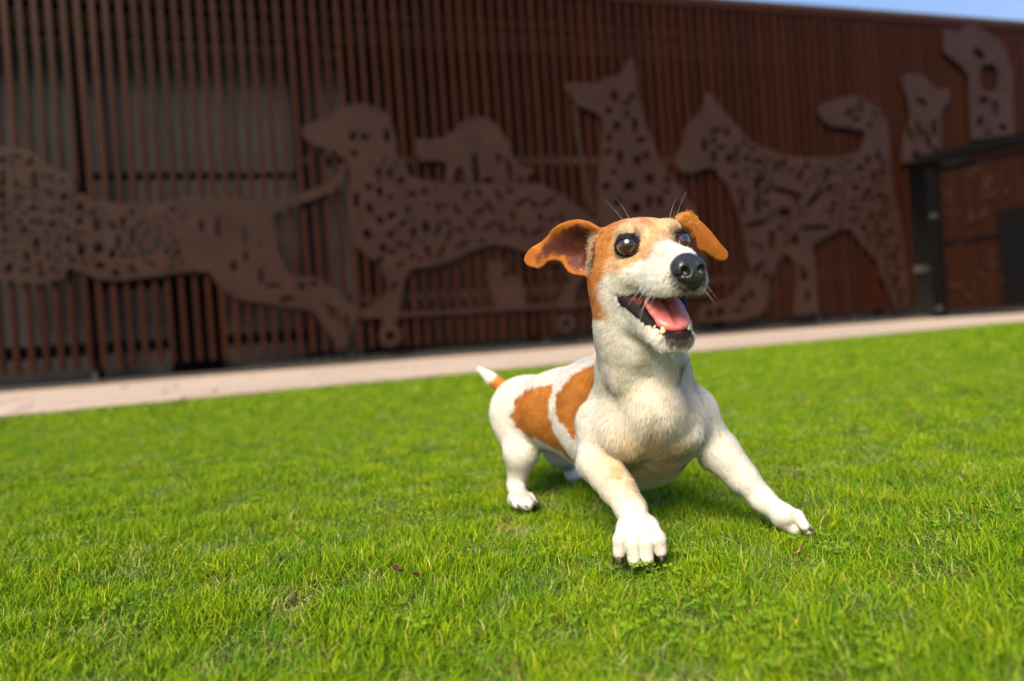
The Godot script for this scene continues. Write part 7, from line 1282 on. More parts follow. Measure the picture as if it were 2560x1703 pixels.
func dog_field() -> void:
	var side := Basis(BODY_AXIS, Vector3.UP, BODY_SIDE)
	# trunk
	put_ellipsoid(J.rib, side, Vector3(0.108, 0.062, 0.058), 0.03)
	rod("rib_low", "waist", 47, 37, 30)
	rod("chest", "rib", 52, 54, 30)
	rod("withers", "loin", 30, 31, 30)
	rod("waist", "rump", 40, 38, 30)
	put_ellipsoid(J.rump, side, Vector3(0.046, 0.043, 0.040), 0.025)
	# neck: a column with two strands of muscle running to the breastbone
	rod("neck_low", "chest", 41, 47, 25)
	rod("neck_mid", "neck_low", 36.5, 41, 20)
	rod("neck_top", "neck_mid", 37, 36.5, 20)
	rod("neck_low", "sternum", 32, 32, 18)
	rod("cordR0", "cordR1", 11, 11, 18)
	rod("cordR1", "keel", 11, 11, 18)
	rod("cordL0", "keel", 10, 11, 18)
	# breast and shoulders
	rod("keel", "pecR", 18, 20, 24)
	rod("keel", "pecL", 18, 19, 24)
	rod("pecR", "shR", 20, 22, 18)
	rod("pecL", "shL", 19, 20, 18)
	rod("shR", "elR", 22, 17.5, 14)
	rod("elR", "wrR", 17.5, 13.6, 8)
	rod("elR", "foR", 17.5, 16.5, 6)
	rod("shL", "elL", 20, 17, 12)
	rod("elL", "wrL", 17.5, 11.8, 10)
	rod("elL", "foL", 17.5, 15.8, 6)
	put_capsule(J.elbowR, (J.elbowR as Vector3) + Vector3(0.004, 0.004, 0), 0.0095, 0.0095, 0.008)
	put_capsule(J.elbowL, (J.elbowL as Vector3) + Vector3(0.004, 0.004, 0), 0.009, 0.009, 0.008)
	# hind legs
	rod("hipR", "knR", 31, 22, 18)
	rod("knR", "hkR", 20, 11, 10)
	rod("hkR", "ftR", 11, 10.5, 6)
	rod("ftR", "trR", 11, 8.5, 6)
	rod("hipL", "knL", 30, 20, 18)
	rod("knL", "hkL", 18, 11, 10)
	rod("hkL", "ftL", 11, 11, 6)
	# tail
	rod("rump", "t0", 24, 11, 20)
	rod("t0", "t1", 10.5, 9.5, 10)
	rod("t1", "t2", 9.5, 8, 5)
	rod("t2", "t3", 8, 3.5, 5)
	# paws
	paw(J.wrR, J.kpR, J.tpR, Vector3(1, 0, 0.05), 1.08, 17.0, 0.0140)
	paw(J.wrL, J.kpL, J.tpL, Vector3(0.25, 0.15, 0.95), 0.98, 10.0, 0.0118)
	paw(J.hkR, J.ftR, J.trR, Vector3(0.9, 0, -0.35), 0.8, 11.0, 0.0095)
	# folds of the armpits and down the breast
	put_capsule(J.foldR0, J.foldR1, 0.003, 0.004, 0.012, true)
	put_capsule(J.foldL0, J.foldL1, 0.002, 0.003, 0.012, true)
	put_capsule(J.fold0, J.fold1, 0.0025, 0.003, 0.010, true)


func paw(w: Vector3, kn: Vector3, tip: Vector3, across: Vector3, s: float, spread: float, wr: float) -> void:
	var d := (tip - kn).normalized()
	var lat := (across - d * across.dot(d)).normalized()
	var top := lat.cross(d)
	if top.y < 0.0 and top.z < 0.0:
		top = -top
	put_capsule(w, kn, wr, 0.0108 * s, 0.006)
	put_capsule(kn - lat * 0.008 * s, kn + lat * 0.008 * s, 0.0100 * s, 0.0100 * s, 0.006)
	put_capsule(kn - top * 0.002, kn.lerp(tip, 0.55) - top * 0.004, 0.0105 * s, 0.0085 * s, 0.004)
	for i in 4:
		var o := (i - 1.5) / 1.5
		var long := 1.0 if absf(o) < 0.5 else 0.78
		var a := kn - (tip - kn) * 0.12 + lat * o * spread * 0.66 * 0.001 + top * 0.0030
		var b := kn + lat * o * spread * 0.001 + (tip - kn) * long * 0.55 + top * 0.0045
		var c := kn + lat * o * spread * 1.08 * 0.001 + (tip - kn) * long * 1.05 - top * 0.001
		put_capsule(a, b, 0.0052 * s, 0.0060 * s, 0.0030)
		put_capsule(b, c, 0.0060 * s, 0.0052 * s, 0.0018)


func head_field() -> void:
	head_ball(-22, 6, 0, 46, 35, 42, 12)
	head_ball(4, 12, 0, 27, 24, 29, 14)
	for s: float in [-1.0, 1.0]:
		head_ball(-14, -18, s * 26, 27, 24, 16, 14)
		head_ball(8, -8, s * 25, 22, 14, 12, 12)
		head_ball(16, 26, s * 18, 11, 7, 10, 8)
		head_ball(52, -21, s * 10.5, 27, 13.5, 12.5, 7)
		head_rod(-10, -36, s * 19, 14, 43, -67, s * 8, 9.0, 10)
		head_rod(10, -31, s * 25, 6.5, 32, -53, s * 16, 6.0, 7)
	head_rod(12, -4, 0, 23, 64, -16, 0, 15.0, 11)
	head_rod(12, 11, 0, 13, 66, -4, 0, 11.0, 9)
	head_ball(72, -20, 0, 9, 13, 14, 7)
	head_rod(47, -68.5, -7, 7.5, 47, -68.5, 7, 7.5, 6)
	head_rod(47, -69, 0, 7.5, 36, -64, 0, 9, 8)
	head_rod(-30, -34, 0, 28, 6, -44, 0, 17, 16)
	# stop between the eyes, and the eye sockets with raised lids
	head_rod(26, 42, 0, 4, 0, 52, 0, 4, 16, true)
	for s: float in [-1.0, 1.0]:
		head_ball(EYE.x + 8.0, EYE.y, s * (EYE.z + 5.0), 11.0, 10.0, 11.0, 5.0, true)
		head_ball(EYE.x, EYE.y, s * EYE.z, EYE_R + 1.5, EYE_R + 1.5, EYE_R + 1.5, 4.0)
		head_ball(EYE.x + 8.0, EYE.y - 0.3, s * (EYE.z + 4.6), 8.8, 6.4, 8.8, 1.0, true)
		head_ball(EYE.x, EYE.y, s * EYE.z, EYE_R + 0.1, EYE_R + 0.1, EYE_R + 0.1, 0.5, true)
	put_ear(EAR_RIGHT_AT, EAR_RIGHT_X, EAR_RIGHT_Y, EAR_RIGHT_N, EAR_RIGHT_LINE, 0, 0.007)
	put_ear(EAR_LEFT_AT, EAR_LEFT_X, EAR_LEFT_Y, EAR_LEFT_N, EAR_LEFT_LINE, 1, 0.007)


func cut_mouth() -> void:
	put_wedge(hw(APEX.x, APEX.y, 0), HEAD_F * MOUTH_UP.x + HEAD_U * MOUTH_UP.y, HEAD_F * MOUTH_LOW.x + HEAD_U * MOUTH_LOW.y, 0.003)


func mixc(a: Color, b: Color, t: float) -> Color:
	t = clampf(t, 0.0, 1.0)
	return Color(a.r + (b.r - a.r) * t, a.g + (b.g - a.g) * t, a.b + (b.b - a.b) * t, a.a + (b.a - a.a) * t)


func sm(e0: float, e1: float, x: float) -> float:
	var t := clampf((x - e0) / (e1 - e0), 0.0, 1.0)
	return t * t * (3.0 - 2.0 * t)


# linear base colours; alpha is how long the hair is there
const WHITE := Color(0.72, 0.695, 0.65, 1.0)
const CREAM := Color(0.64, 0.50, 0.32, 0.9)
const TAN := Color(0.47, 0.170, 0.025, 0.9)
const DEEP_TAN := Color(0.285, 0.088, 0.014, 0.8)
const BLACK := Color(0.012, 0.010, 0.010, 0.0)
const PINK := Color(0.36, 0.14, 0.10, 0.2)


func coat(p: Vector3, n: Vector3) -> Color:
	var h := hl(p)
	var w1 := wobble.get_noise_3dv(p * 60.0)
	var w2 := fine_noise.get_noise_3dv(p * 320.0)
	# ears first: they stand clear of the skull
	var er := (p - EAR_RIGHT_AT) * 1000.0
	var qr := Vector2(er.dot(EAR_RIGHT_X), er.dot(EAR_RIGHT_Y))
	var el := (p - EAR_LEFT_AT) * 1000.0
	var ql := Vector2(el.dot(EAR_LEFT_X), el.dot(EAR_LEFT_Y))
	if qr.x < 3.0 and absf(er.dot(EAR_RIGHT_N)) < 26.0 and poly_dist(qr, EAR_RIGHT_LINE) < 3.0:
		return ear_colour(qr, n, w1, w2)
	if ql.x > 4.0 and absf(el.dot(EAR_LEFT_N)) < 22.0 and poly_dist(ql, EAR_LEFT_LINE) < 3.0:
		var e := mixc(TAN, DEEP_TAN, 1.0 + 0.6 * w1)
		e.a = 0.2
		return e
	if h.y > -64.0 - 0.3 * h.x and h.length() < 125.0 and not (h.x < -5.0 and h.y < -52.0):
		return head_colour(h, n, w1, w2)
	# trunk
	var q := p - BODY_RUMP
	var s := Vector2(q.dot(BODY_AXIS), p.y) * 1000.0
	var lat := q.dot(BODY_SIDE)
	s += Vector2(w1 * 9.0 + w2 * 3.0, wobble.get_noise_3dv(p * 55.0 + Vector3.ONE * 9.0) * 8.0)
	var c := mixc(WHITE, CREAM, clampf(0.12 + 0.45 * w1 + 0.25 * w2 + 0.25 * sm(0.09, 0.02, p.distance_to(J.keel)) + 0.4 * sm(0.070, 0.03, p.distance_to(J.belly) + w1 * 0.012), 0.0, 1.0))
	c = mixc(c, Color(0.50, 0.33, 0.155, 0.9), (0.62 + 0.5 * w1 + 0.3 * w2) * sm(0.058, 0.036, p.distance_to(J.belly) + w1 * 0.014))  # lower chest: part golden fur, part grass bounce and shade painted in
	var t := sm(2.5, -2.5, poly_dist(s, PATCH_SADDLE))
	if lat > -0.02:
		t = maxf(t, sm(2.5, -2.5, poly_dist(s, PATCH_FLANK)))
	t = maxf(t, sm(0.030, 0.024, p.distance_to(J.spotL) + w1 * 0.008))
	t = maxf(t, sm(0.024, 0.019, p.distance_to(J.spotR) + w1 * 0.006))
	var tail := p - (J.t0 as Vector3)
	var along: float = tail.dot(((J.t2 as Vector3) - (J.t0 as Vector3)).normalized()) * 1000.0
	if p.distance_to(J.t1) < 0.05 and p.y > (J.rump as Vector3).y + 0.004:
		t = maxf(t, sm(-16.0, -8.0, along + w1 * 4.0) * sm(44.0, 37.0, along + w1 * 5.0))
	c = mixc(c, mixc(TAN, DEEP_TAN, 0.15 + 0.9 * w1), t)
	var foot := minf(minf(p.distance_to(J.tpR), p.distance_to(J.tpL)), p.distance_to(J.trR))
	c = mixc(c, Color(0.55, 0.46, 0.40, c.a), (0.45 + 0.6 * w1) * sm(0.045, 0.025, foot))
	c.a *= lerpf(0.42, 1.0, sm(0.03, 0.075, p.y))
	return c


func ear_colour(q: Vector2, n: Vector3, w1: float, w2: float) -> Color:
	var facing := n.dot(EAR_RIGHT_N)
	var c := mixc(TAN, DEEP_TAN, 0.95 + 0.8 * w1)
	c.a = 0.2
	if facing < 0.1:
		return c
	var edge := -poly_dist(q, EAR_RIGHT_LINE)
	var inner := sm(3.0, 9.0, edge + w1 * 4.0 + w2 * 2.0)
	var skin := mixc(Color(0.120, 0.038, 0.024, 0.4), Color(0.080, 0.020, 0.016, 0.3), 0.5 + 1.2 * w1)
	c = mixc(c, skin, inner * sm(-66.0, -52.0, q.x + w1 * 8.0))
	# pale tufts at the ear's root
	var tuft := sm(7.0, 3.0, absf(q.x + 8.0 - 0.1 * q.y) + w2 * 6.0 + 3.0 * absf(sin(q.y * 1.1))) * sm(18.0, 8.0, q.y) * sm(-30.0, -18.0, q.y)
	c = mixc(c, CREAM, tuft * 0.75)
	c.a = maxf(c.a, tuft)
	return c


func head_colour(h: Vector3, n: Vector3, w1: float, w2: float) -> Color:
	var az := absf(h.z)
	var x := h.x + w1 * 7.0 + w2 * 3.0
	# mouth
	var m := h - APEX
	var du := m.dot(MOUTH_UP)
	var dl := m.dot(MOUTH_LOW)
	var dw := maxf(du, -dl)
	if dw < 1.3 and m.x > -3.0:
		if -dl > du:
			return mixc(Color(0.010, 0.006, 0.006, 0), Color(0.07, 0.014, 0.013, 0), sm(9.0, 4.0, az - lerpf(20.0, 3.0, m.x / 45.0)))
		return Color(0.030, 0.010, 0.010, 0) if az < 15.0 or w2 > 0.2 else Color(0.02, 0.012, 0.012, 0)
	if -dl > du and m.x > -2.0 and -dl < lerpf(8.5, 4.0, sm(10.0, 36.0, m.x)) + w2 * 1.2:
		return Color(0.009, 0.006, 0.0065, 0)
	if du > -dl and m.x > -2.0 and du < 2.0 + w2 and m.x < 30.0:
		return Color(0.03, 0.02, 0.018, 0.2)
	# eyes
	var ed := Vector3(h.x - EYE.x, h.y - EYE.y, az - EYE.z)
	if ed.length() < EYE_R + 2.0:
		return BLACK
	var c := mixc(WHITE, CREAM, 0.08 + 0.3 * w1)
	# tan over the skull, the cheeks and round the eyes; white muzzle
	var border := lerpf(0.0, 47.0, sm(-16.0, 6.0, h.y + w1 * 6.0))
	var t := sm(border + 9.0, border - 9.0, x)
	t *= sm(-50.0, -44.0, h.y + 0.12 * h.x + w1 * 5.0)
	var tan_ := mixc(TAN, DEEP_TAN, 0.1 + 0.8 * w1)
	# grizzle: paler over the brows, between and below the eyes
	var pale := 0.62 * sm(24.0, 13.0, Vector2(h.x - 24.0, az - 20.0).length()) * sm(6.0, 14.0, h.y)
	pale = maxf(pale, 0.5 * sm(10.0, 2.0, absf(az - 9.0)) * sm(-14.0, 12.0, h.x) * sm(14.0, 26.0, h.y))
	pale = maxf(pale, 0.55 * sm(20.0, 8.0, Vector2(h.x - 22.0, h.y + 4.0).length()))
	pale = maxf(pale, 0.45 * sm(6.0, 26.0, h.x))
	tan_ = mixc(tan_, CREAM, clampf(pale + w2 * 0.5, 0.0, 0.9))
	c = mixc(c, tan_, t)
	# dark fringe of the lids, and the smudge at the inner corner
	c = mixc(c, BLACK, sm(EYE_R + 3.6, EYE_R + 1.9, ed.length() + w2 * 1.4))
	var smudge := Vector3(h.x - 31.0, (h.y - 21.0) * 0.8, az - 16.5).length()
	c = mixc(c, Color(0.035, 0.022, 0.022, 0.5), 0.65 * sm(8.0, 3.5, smudge + w2 * 3.0 + w1 * 2.0))
	# round the nose leather and down the lip
	var nd := Vector3(h.x - 77.0, h.y + 18.0, h.z * 0.8).length()
	c = mixc(c, Color(0.03, 0.025, 0.025, 0.2), sm(15.0, 11.0, nd + w2 * 2.5) * sm(-6.0, -14.0, h.y))
	# dark front of the chin
	if h.y < -50.0:
		var cd := Vector3(h.x - 56.0, (h.y + 66.0) * 1.3, h.z * 0.62).length()
		c = mixc(c, Color(0.014, 0.009, 0.008, 0.5), 0.95 * sm(12.5, 7.5, cd + w2 * 4.0))
	# whisker beds
	if x > 38.0 and h.y < -8.0 and h.y > -26.0:
		var row := absf(fposmod(h.y + 3.0, 6.0) - 3.0)
		var col := absf(fposmod(h.x + h.y * 0.4, 5.0) - 2.5)
		c = mixc(c, Color(0.12, 0.10, 0.09, 0.6), 0.55 * sm(1.5, 0.6, row) * sm(1.5, 0.6, col))
	return c


func flow(p: Vector3) -> Vector3:
	var h := hl(p)
	if h.y > -60.0 and h.length() < 125.0:
		return (p - hw(95, 2, 0)).normalized() + Vector3.DOWN * 0.25
	if p.y < 0.095:
		return Vector3(0, -1, 0.1)
	if p.z > -0.74:
		return Vector3(0, -1, 0) - BODY_AXIS * 0.25
	return -BODY_AXIS + Vector3.DOWN * 0.45


func make_dog() -> void:
	var base := Vector3(0.09, 0, -0.78)
	var dog := thing("dog", "small white and tan terrier crouched playfully on the lawn, mouth open", "dog", base)
	var head_box := AABB(Vector3(HEAD_AT.x - 0.125, HEAD_AT.y - 0.100, HEAD_AT.z - 0.10), Vector3(0.235, 0.175, 0.205))
	var paw_box := AABB(Vector3(0.060, -0.004, -0.682), Vector3(0.082, 0.062, 0.070))
	var paw2_box := AABB(Vector3(0.222, -0.004, -0.745), Vector3(0.075, 0.060, 0.070))
	fresh()
	grid_open(Vector3(-0.075, -0.012, -1.085), Vector3(0.315, 0.305, -0.560), 0.0027)
	dog_field()
	head_field()
	cut_mouth()
	mesh_out([head_box.grow(-0.0027), paw_box.grow(-0.0027), paw2_box.grow(-0.0027)])
	grid_open(head_box.position, head_box.end, 0.0015)
	dog_field()
	head_field()
	cut_mouth()
	mesh_out()
	for b in [paw_box, paw2_box]:
		grid_open(b.position, b.end, 0.0012)
		dog_field()
		mesh_out()
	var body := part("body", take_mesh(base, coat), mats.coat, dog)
	print("body verts ", V.size(), " t ", Time.get_ticks_msec())
	make_fur(dog, base)
	make_eyes(dog, base)
	# nose leather
	fresh()
	grid_open(hw(78, -13, 0) - Vector3.ONE * 0.026, hw(78, -13, 0) + Vector3.ONE * 0.026, 0.0009)
	head_ball(76, -9.5, 0, 10.5, 11.5, 12.8, 3)
	head_ball(80, -16, 0, 9, 10, 9, 4)
	for s: float in [-1.0, 1.0]:
		head_ball(79, -11.5, s * 7.0, 9.5, 9.2, 7.2, 2.5)
		head_ball(88, -13, s * 6.6, 5.5, 4.4, 3.4, 1.2, true, Basis(Vector3.RIGHT, s * 0.5))
		head_rod(87, -16.5, s * 9.0, 1.3, 77, -16, s * 15.0, 1.5, 1.0, true)
	head_rod(90, -13, 0, 0.8, 86, -27, 0, 1.0, 1.4, true)
	mesh_out()
	part("nose", take_mesh(base, func(_p: Vector3, _n: Vector3) -> Color: return Color(0.013, 0.0125, 0.014)), mats.nose, dog)
	# tongue
	fresh()
	grid_open(hw(34, -44, 0) - Vector3.ONE * 0.042, hw(34, -44, 0) + Vector3.ONE * 0.042, 0.0011)
	var slope := Basis(Vector3.BACK, -0.724)
	head_ball(34, -41.0, 0, 26, 5.2, 17.0, 2, false, slope)
	head_ball(46, -53.5, 0, 9, 3.6, 14.0, 6, false, slope)
	head_rod(18, -22.5, 0, 3.4, 53, -53.5, 0, 1.6, 3.5, true)
	mesh_out()
	part("tongue", take_mesh(base, func(p: Vector3, _n: Vector3) -> Color: return mixc(Color(0.52, 0.105, 0.105), Color(0.64, 0.20, 0.18), 0.5 + 0.9 * wobble.get_noise_3dv(p * 130.0))), mats.tongue, dog)
	# teeth, claws, whiskers
	for s: float in [-1.0, 1.0]:
		part("tooth", cone(hw(47.5, -61, s * 11.0) - base, hw(50.0, -55.5, s * 11.6) - base, 0.0027, 0.0013), mats.tooth, dog)
	claws(dog, base, J.kpR, J.tpR, Vector3(1, 0, 0.05), 1.08, 17.0)
	claws(dog, base, J.kpL, J.tpL, Vector3(0.25, 0.15, 0.95), 0.98, 10.0)
	claws(dog, base, J.ftR, J.trR, Vector3(0.9, 0, -0.35), 0.8, 11.0)
	var rng := RandomNumberGenerator.new()
	rng.seed = 31
	for s: float in [-1.0, 1.0]:
		for i in 9:
			var x := rng.randf_range(42, 66)
			var y := rng.randf_range(-26, -14)
			var a := hw(x, y, s * lerpf(24.0, 17.0, (x - 42.0) / 24.0))
			var d := (HEAD_R * s * rng.randf_range(0.5, 1.0) - HEAD_F * rng.randf_range(-0.1, 0.35) + Vector3.DOWN * rng.randf_range(0.4, 1.1)).normalized()
			part("whisker", strand(a - base, d, Vector3.DOWN, rng.randf_range(0.012, 0.026), 0.00012), mats.whisker, dog)
		for i in 3:
			var a := hw(20, 33, s * (18.0 + i * 3.0))
			var d := (HEAD_U + HEAD_R * s * rng.randf_range(0.1, 0.5) - HEAD_F * rng.randf_range(0.0, 0.6) * 0.5).normalized()
			part("brow_whisker", strand(a - base, d, HEAD_R * s, rng.randf_range(0.02, 0.032), 0.00011), mats.brow_hair if i == 1 else mats.whisker, dog)
	for i in 6:
		var a := hw(50 + rng.randf_range(-6, 4), -74, rng.randf_range(-7, 7))
		part("whisker", strand(a - base, (HEAD_F * rng.randf_range(0.2, 1.0) + Vector3.DOWN + HEAD_R * rng.randf_range(-0.8, 0.8)).normalized(), HEAD_F, rng.randf_range(0.008, 0.016), 0.00012), mats.whisker, dog)


func cone(a: Vector3, b: Vector3, ra: float, rb: float) -> ArrayMesh:
	var st := SurfaceTool.new()
	st.begin(Mesh.PRIMITIVE_TRIANGLES)
	var d := (b - a).normalized()
	var x := d.cross(Vector3(0.3, 0.2, 0.9)).normalized()
	var y := d.cross(x)
	var rings := [[a, ra], [a.lerp(b, 0.6), lerpf(ra, rb, 0.45)], [b - d * rb * 0.3, rb], [b, rb * 0.2]]
	var n := 10
	for r in rings:
		for i in n:
			var t := TAU * i / n
			st.add_vertex(r[0] + (x * cos(t) + y * sin(t)) * r[1])
	for k in rings.size() - 1:
		for i in n:
			var p := k * n + i
			var q := k * n + (i + 1) % n
			for v in [p, p + n, q, q, p + n, q + n]:
				st.add_index(v)
	st.generate_normals()
	return st.commit()


func strand(a: Vector3, d: Vector3, bend: Vector3, long: float, wide: float) -> ArrayMesh:
	var st := SurfaceTool.new()
	st.begin(Mesh.PRIMITIVE_TRIANGLES)
	var x := d.cross(Vector3(0.1, 0.3, 0.9)).normalized()
	var y := d.cross(x)
	for k in 5:
		var f := k / 4.0
		var p := a + d * long * f + bend * long * 0.28 * f * f
		var r := wide * (1.0 - 0.85 * f)
		for i in 3:
			var t := TAU * i / 3.0
			st.add_vertex(p + (x * cos(t) + y * sin(t)) * r)
	for k in 4:
		for i in 3:
			var p := k * 3 + i
			var q := k * 3 + (i + 1) % 3
			for v in [p, p + 3, q, q, p + 3, q + 3]:
				st.add_index(v)
	st.generate_normals()
	return st.commit()


func claws(dog: Node3D, base: Vector3, kn: Vector3, tip: Vector3, across: Vector3, s: float, spread: float) -> void:
	var d := (tip - kn).normalized()
	var lat := (across - d * across.dot(d)).normalized()
	for i in 4:
		var o := (i - 1.5) / 1.5
		var long := 1.0 if absf(o) < 0.5 else 0.78
		var c := kn + lat * o * spread * 1.08 * 0.001 + (tip - kn) * long * 1.05
		part("claw", cone(c + d * 0.003 * s - base, c + d * 0.0085 * s + Vector3(0, -0.001, 0.001) - base, 0.0023 * s, 0.0010 * s), mats.claw, dog)


func make_eyes(dog: Node3D, base: Vector3) -> void:
	for s: float in [1.0, -1.0]:
		var c := hw(EYE.x, EYE.y, s * EYE.z)
		var gaze := (HEAD_F * 0.80 + HEAD_U * 0.16 + HEAD_R * s * 0.52 + Vector3(0.16, 0.05, 0)).normalized()
		var X := gaze.cross(Vector3.UP).normalized()
		var Y := X.cross(gaze)
		var st := SurfaceTool.new()
		st.begin(Mesh.PRIMITIVE_TRIANGLES)
		var rings := 40
		var segs := 36
		for r in rings + 1:
			var t := PI * r / rings
			for i in segs:
				var u := TAU * i / segs
				var v := gaze * cos(t) + (X * cos(u) + Y * sin(u)) * sin(t)
				var deg := rad_to_deg(t)
				var col := Color(0.004, 0.004, 0.004)
				if deg > 29.0:
					col = mixc(Color(0.022, 0.007, 0.003), Color(0.085, 0.025, 0.007), (deg - 29.0) / 24.0 + 0.3 * fine_noise.get_noise_2d(u * 9.0, deg * 0.2))
				if deg > 54.0:
					col = Color(0.015, 0.006, 0.004)
				if deg > 61.0:
					col = Color(0.40, 0.34, 0.31)
				st.set_color(col)
				st.set_normal(v)
				st.add_vertex(c + v * EYE_R * 0.001 * (1.0 + 0.05 * sm(50.0, 10.0, deg)) - base)
		for r in rings:
			for i in segs:
				var p := r * segs + i
				var q := r * segs + (i + 1) % segs
				for v in [p, p + segs, q, q, p + segs, q + segs]:
					st.add_index(v)
		part("eye", st.commit(), mats.eye, dog)


func make_fur(dog: Node3D, base: Vector3) -> void:
	var rng := RandomNumberGenerator.new()
	rng.seed = 77
	var hv := PackedVector3Array()
	var hn := PackedVector3Array()
	var hc := PackedColorArray()
	for i in range(0, I.size(), 3):
		var a := V[I[i]]
		var b := V[I[i + 1]]
		var c := V[I[i + 2]]
		var nn := N[I[i]]
		if nn.dot((Vector3(0, 0.22, 0) - a).normalized()) < -0.6:
			continue
		var area := (b - a).cross(c - a).length() * 0.5
		var near := hl(a)
		var dense := 2.6e6 if near.length() < 120.0 else 1.15e6
		var n := area * dense
		var count := int(n) + int(rng.randf() < n - int(n))
		for k in count:
			var u := rng.randf()
			var v := rng.randf()
			if u + v > 1.0:
				u = 1.0 - u
				v = 1.0 - v
			var col := C[I[i]] * (1.0 - u - v) + C[I[i + 1]] * u + C[I[i + 2]] * v
			if col.a < 0.25:
				continue
			var p := a + (b - a) * u + (c - a) * v
			var f := flow(p) + Vector3(wobble.get_noise_3dv(p * 34.0), wobble.get_noise_3dv(p * 34.0 + Vector3.ONE * 5.0), wobble.get_noise_3dv(p * 34.0 - Vector3.ONE * 7.0)) * 0.9
			f = (f - nn * f.dot(nn)).normalized()
			var side := f.cross(nn)
			f = (f + side * rng.randf_range(-0.35, 0.35)).normalized()
			side = f.cross(nn).normalized()
			var long := (0.0034 + rng.randf() * 0.0032) * col.a * (1.0 + 0.7 * wobble.get_noise_3dv(p * 90.0))
			long *= 1.0 + 0.9 * sm(0.09, 0.03, p.distance_to(J.keel))
			var wide := rng.randf_range(0.00013, 0.00024)
			var j := rng.randf_range(0.80, 1.15)
			col = Color(col.r * j, col.g * j, col.b * j * rng.randf_range(0.94, 1.03))
			var p1 := p + f * long * 0.55 + nn * long * 0.13
			var p2 := p + f * long + nn * long * rng.randf_range(0.12, 0.24)
			hv.append_array([p + side * wide - base, p - side * wide - base, p1 + side * wide * 0.8 - base, p - side * wide - base, p1 - side * wide * 0.8 - base, p1 + side * wide * 0.8 - base, p1 + side * wide * 0.8 - base, p1 - side * wide * 0.8 - base, p2 - base])
			var hair_n := (nn + side * rng.randf_range(-0.24, 0.24)).normalized()
			for q in 9:
				hn.append(hair_n)
				hc.append(col)
	var arr := []
	arr.resize(Mesh.ARRAY_MAX)
	arr[Mesh.ARRAY_VERTEX] = hv
	arr[Mesh.ARRAY_NORMAL] = hn
	arr[Mesh.ARRAY_COLOR] = hc
	var m := ArrayMesh.new()
	m.add_surface_from_arrays(Mesh.PRIMITIVE_TRIANGLES, arr)
	var o := part("fur", m, mats.hair, dog)
	o.set_meta("kind", "stuff")
	print("hairs ", hv.size() / 9, " t ", Time.get_ticks_msec())


# ==================================================================== the lawn
func tuft(rng: RandomNumberGenerator, blades: int, radius: float, tall: float, wide: float, straw: float) -> ArrayMesh:
	var st := SurfaceTool.new()
	st.begin(Mesh.PRIMITIVE_TRIANGLES)
	var n := 0
	for i in blades:
		var ang := rng.randf() * TAU
		var rr := radius * sqrt(rng.randf())
		var p := Vector3(cos(ang) * rr, 0, sin(ang) * rr)
		var head := rng.randf() * TAU
		var lean := Vector3(cos(head), 0, sin(head)) * rng.randf_range(0.25, 1.35)
		var long := tall * rng.randf_range(0.55, 1.15)
		var w := wide * rng.randf_range(0.6, 1.15)
		var flat := lean.cross(Vector3.UP).normalized().rotated(Vector3.UP, rng.randf_range(-0.9, 0.9))
		var hue := rng.randf()
		var col := mixc(Color(0.112, 0.228, 0.004), Color(0.290, 0.380, 0.011), hue * hue)
		if rng.randf() < 0.22:
			col = Color(0.085, 0.185, 0.008)
		var dry := rng.randf() < straw
		if dry:
			col = mixc(Color(0.46, 0.36, 0.15), Color(0.42, 0.42, 0.09), rng.randf())
			if rng.randf() < 0.25:
				col = Color(0.22, 0.12, 0.05)
			lean *= 1.5
		var foot := mixc(col, Color(0.24, 0.26, 0.06), 0.45)
		var segs := 3
		for k in segs + 1:
			var f := float(k) / segs
			var c := p + Vector3.UP * long * (f - 0.30 * f * f * lean.length()) + lean * long * f * f * 0.75
			var ww := w * (1.0 - f * f * 0.92) * (0.75 + 0.25 * minf(1.0, f * 3.0))
			var cc := mixc(foot, col, f * 1.6)
			st.set_color(cc)
			st.add_vertex(c + flat * ww * 0.5)
			st.set_color(cc)
			st.add_vertex(c - flat * ww * 0.5)
		for k in segs:
			var b := n + k * 2
			for v in [b, b + 2, b + 1, b + 1, b + 2, b + 3]:
				st.add_index(v)
		n += (segs + 1) * 2
	st.generate_normals()
	return st.commit()


func in_view(x: float, z: float, extra: float) -> bool:
	return absf(x) < -z * 0.80 + extra


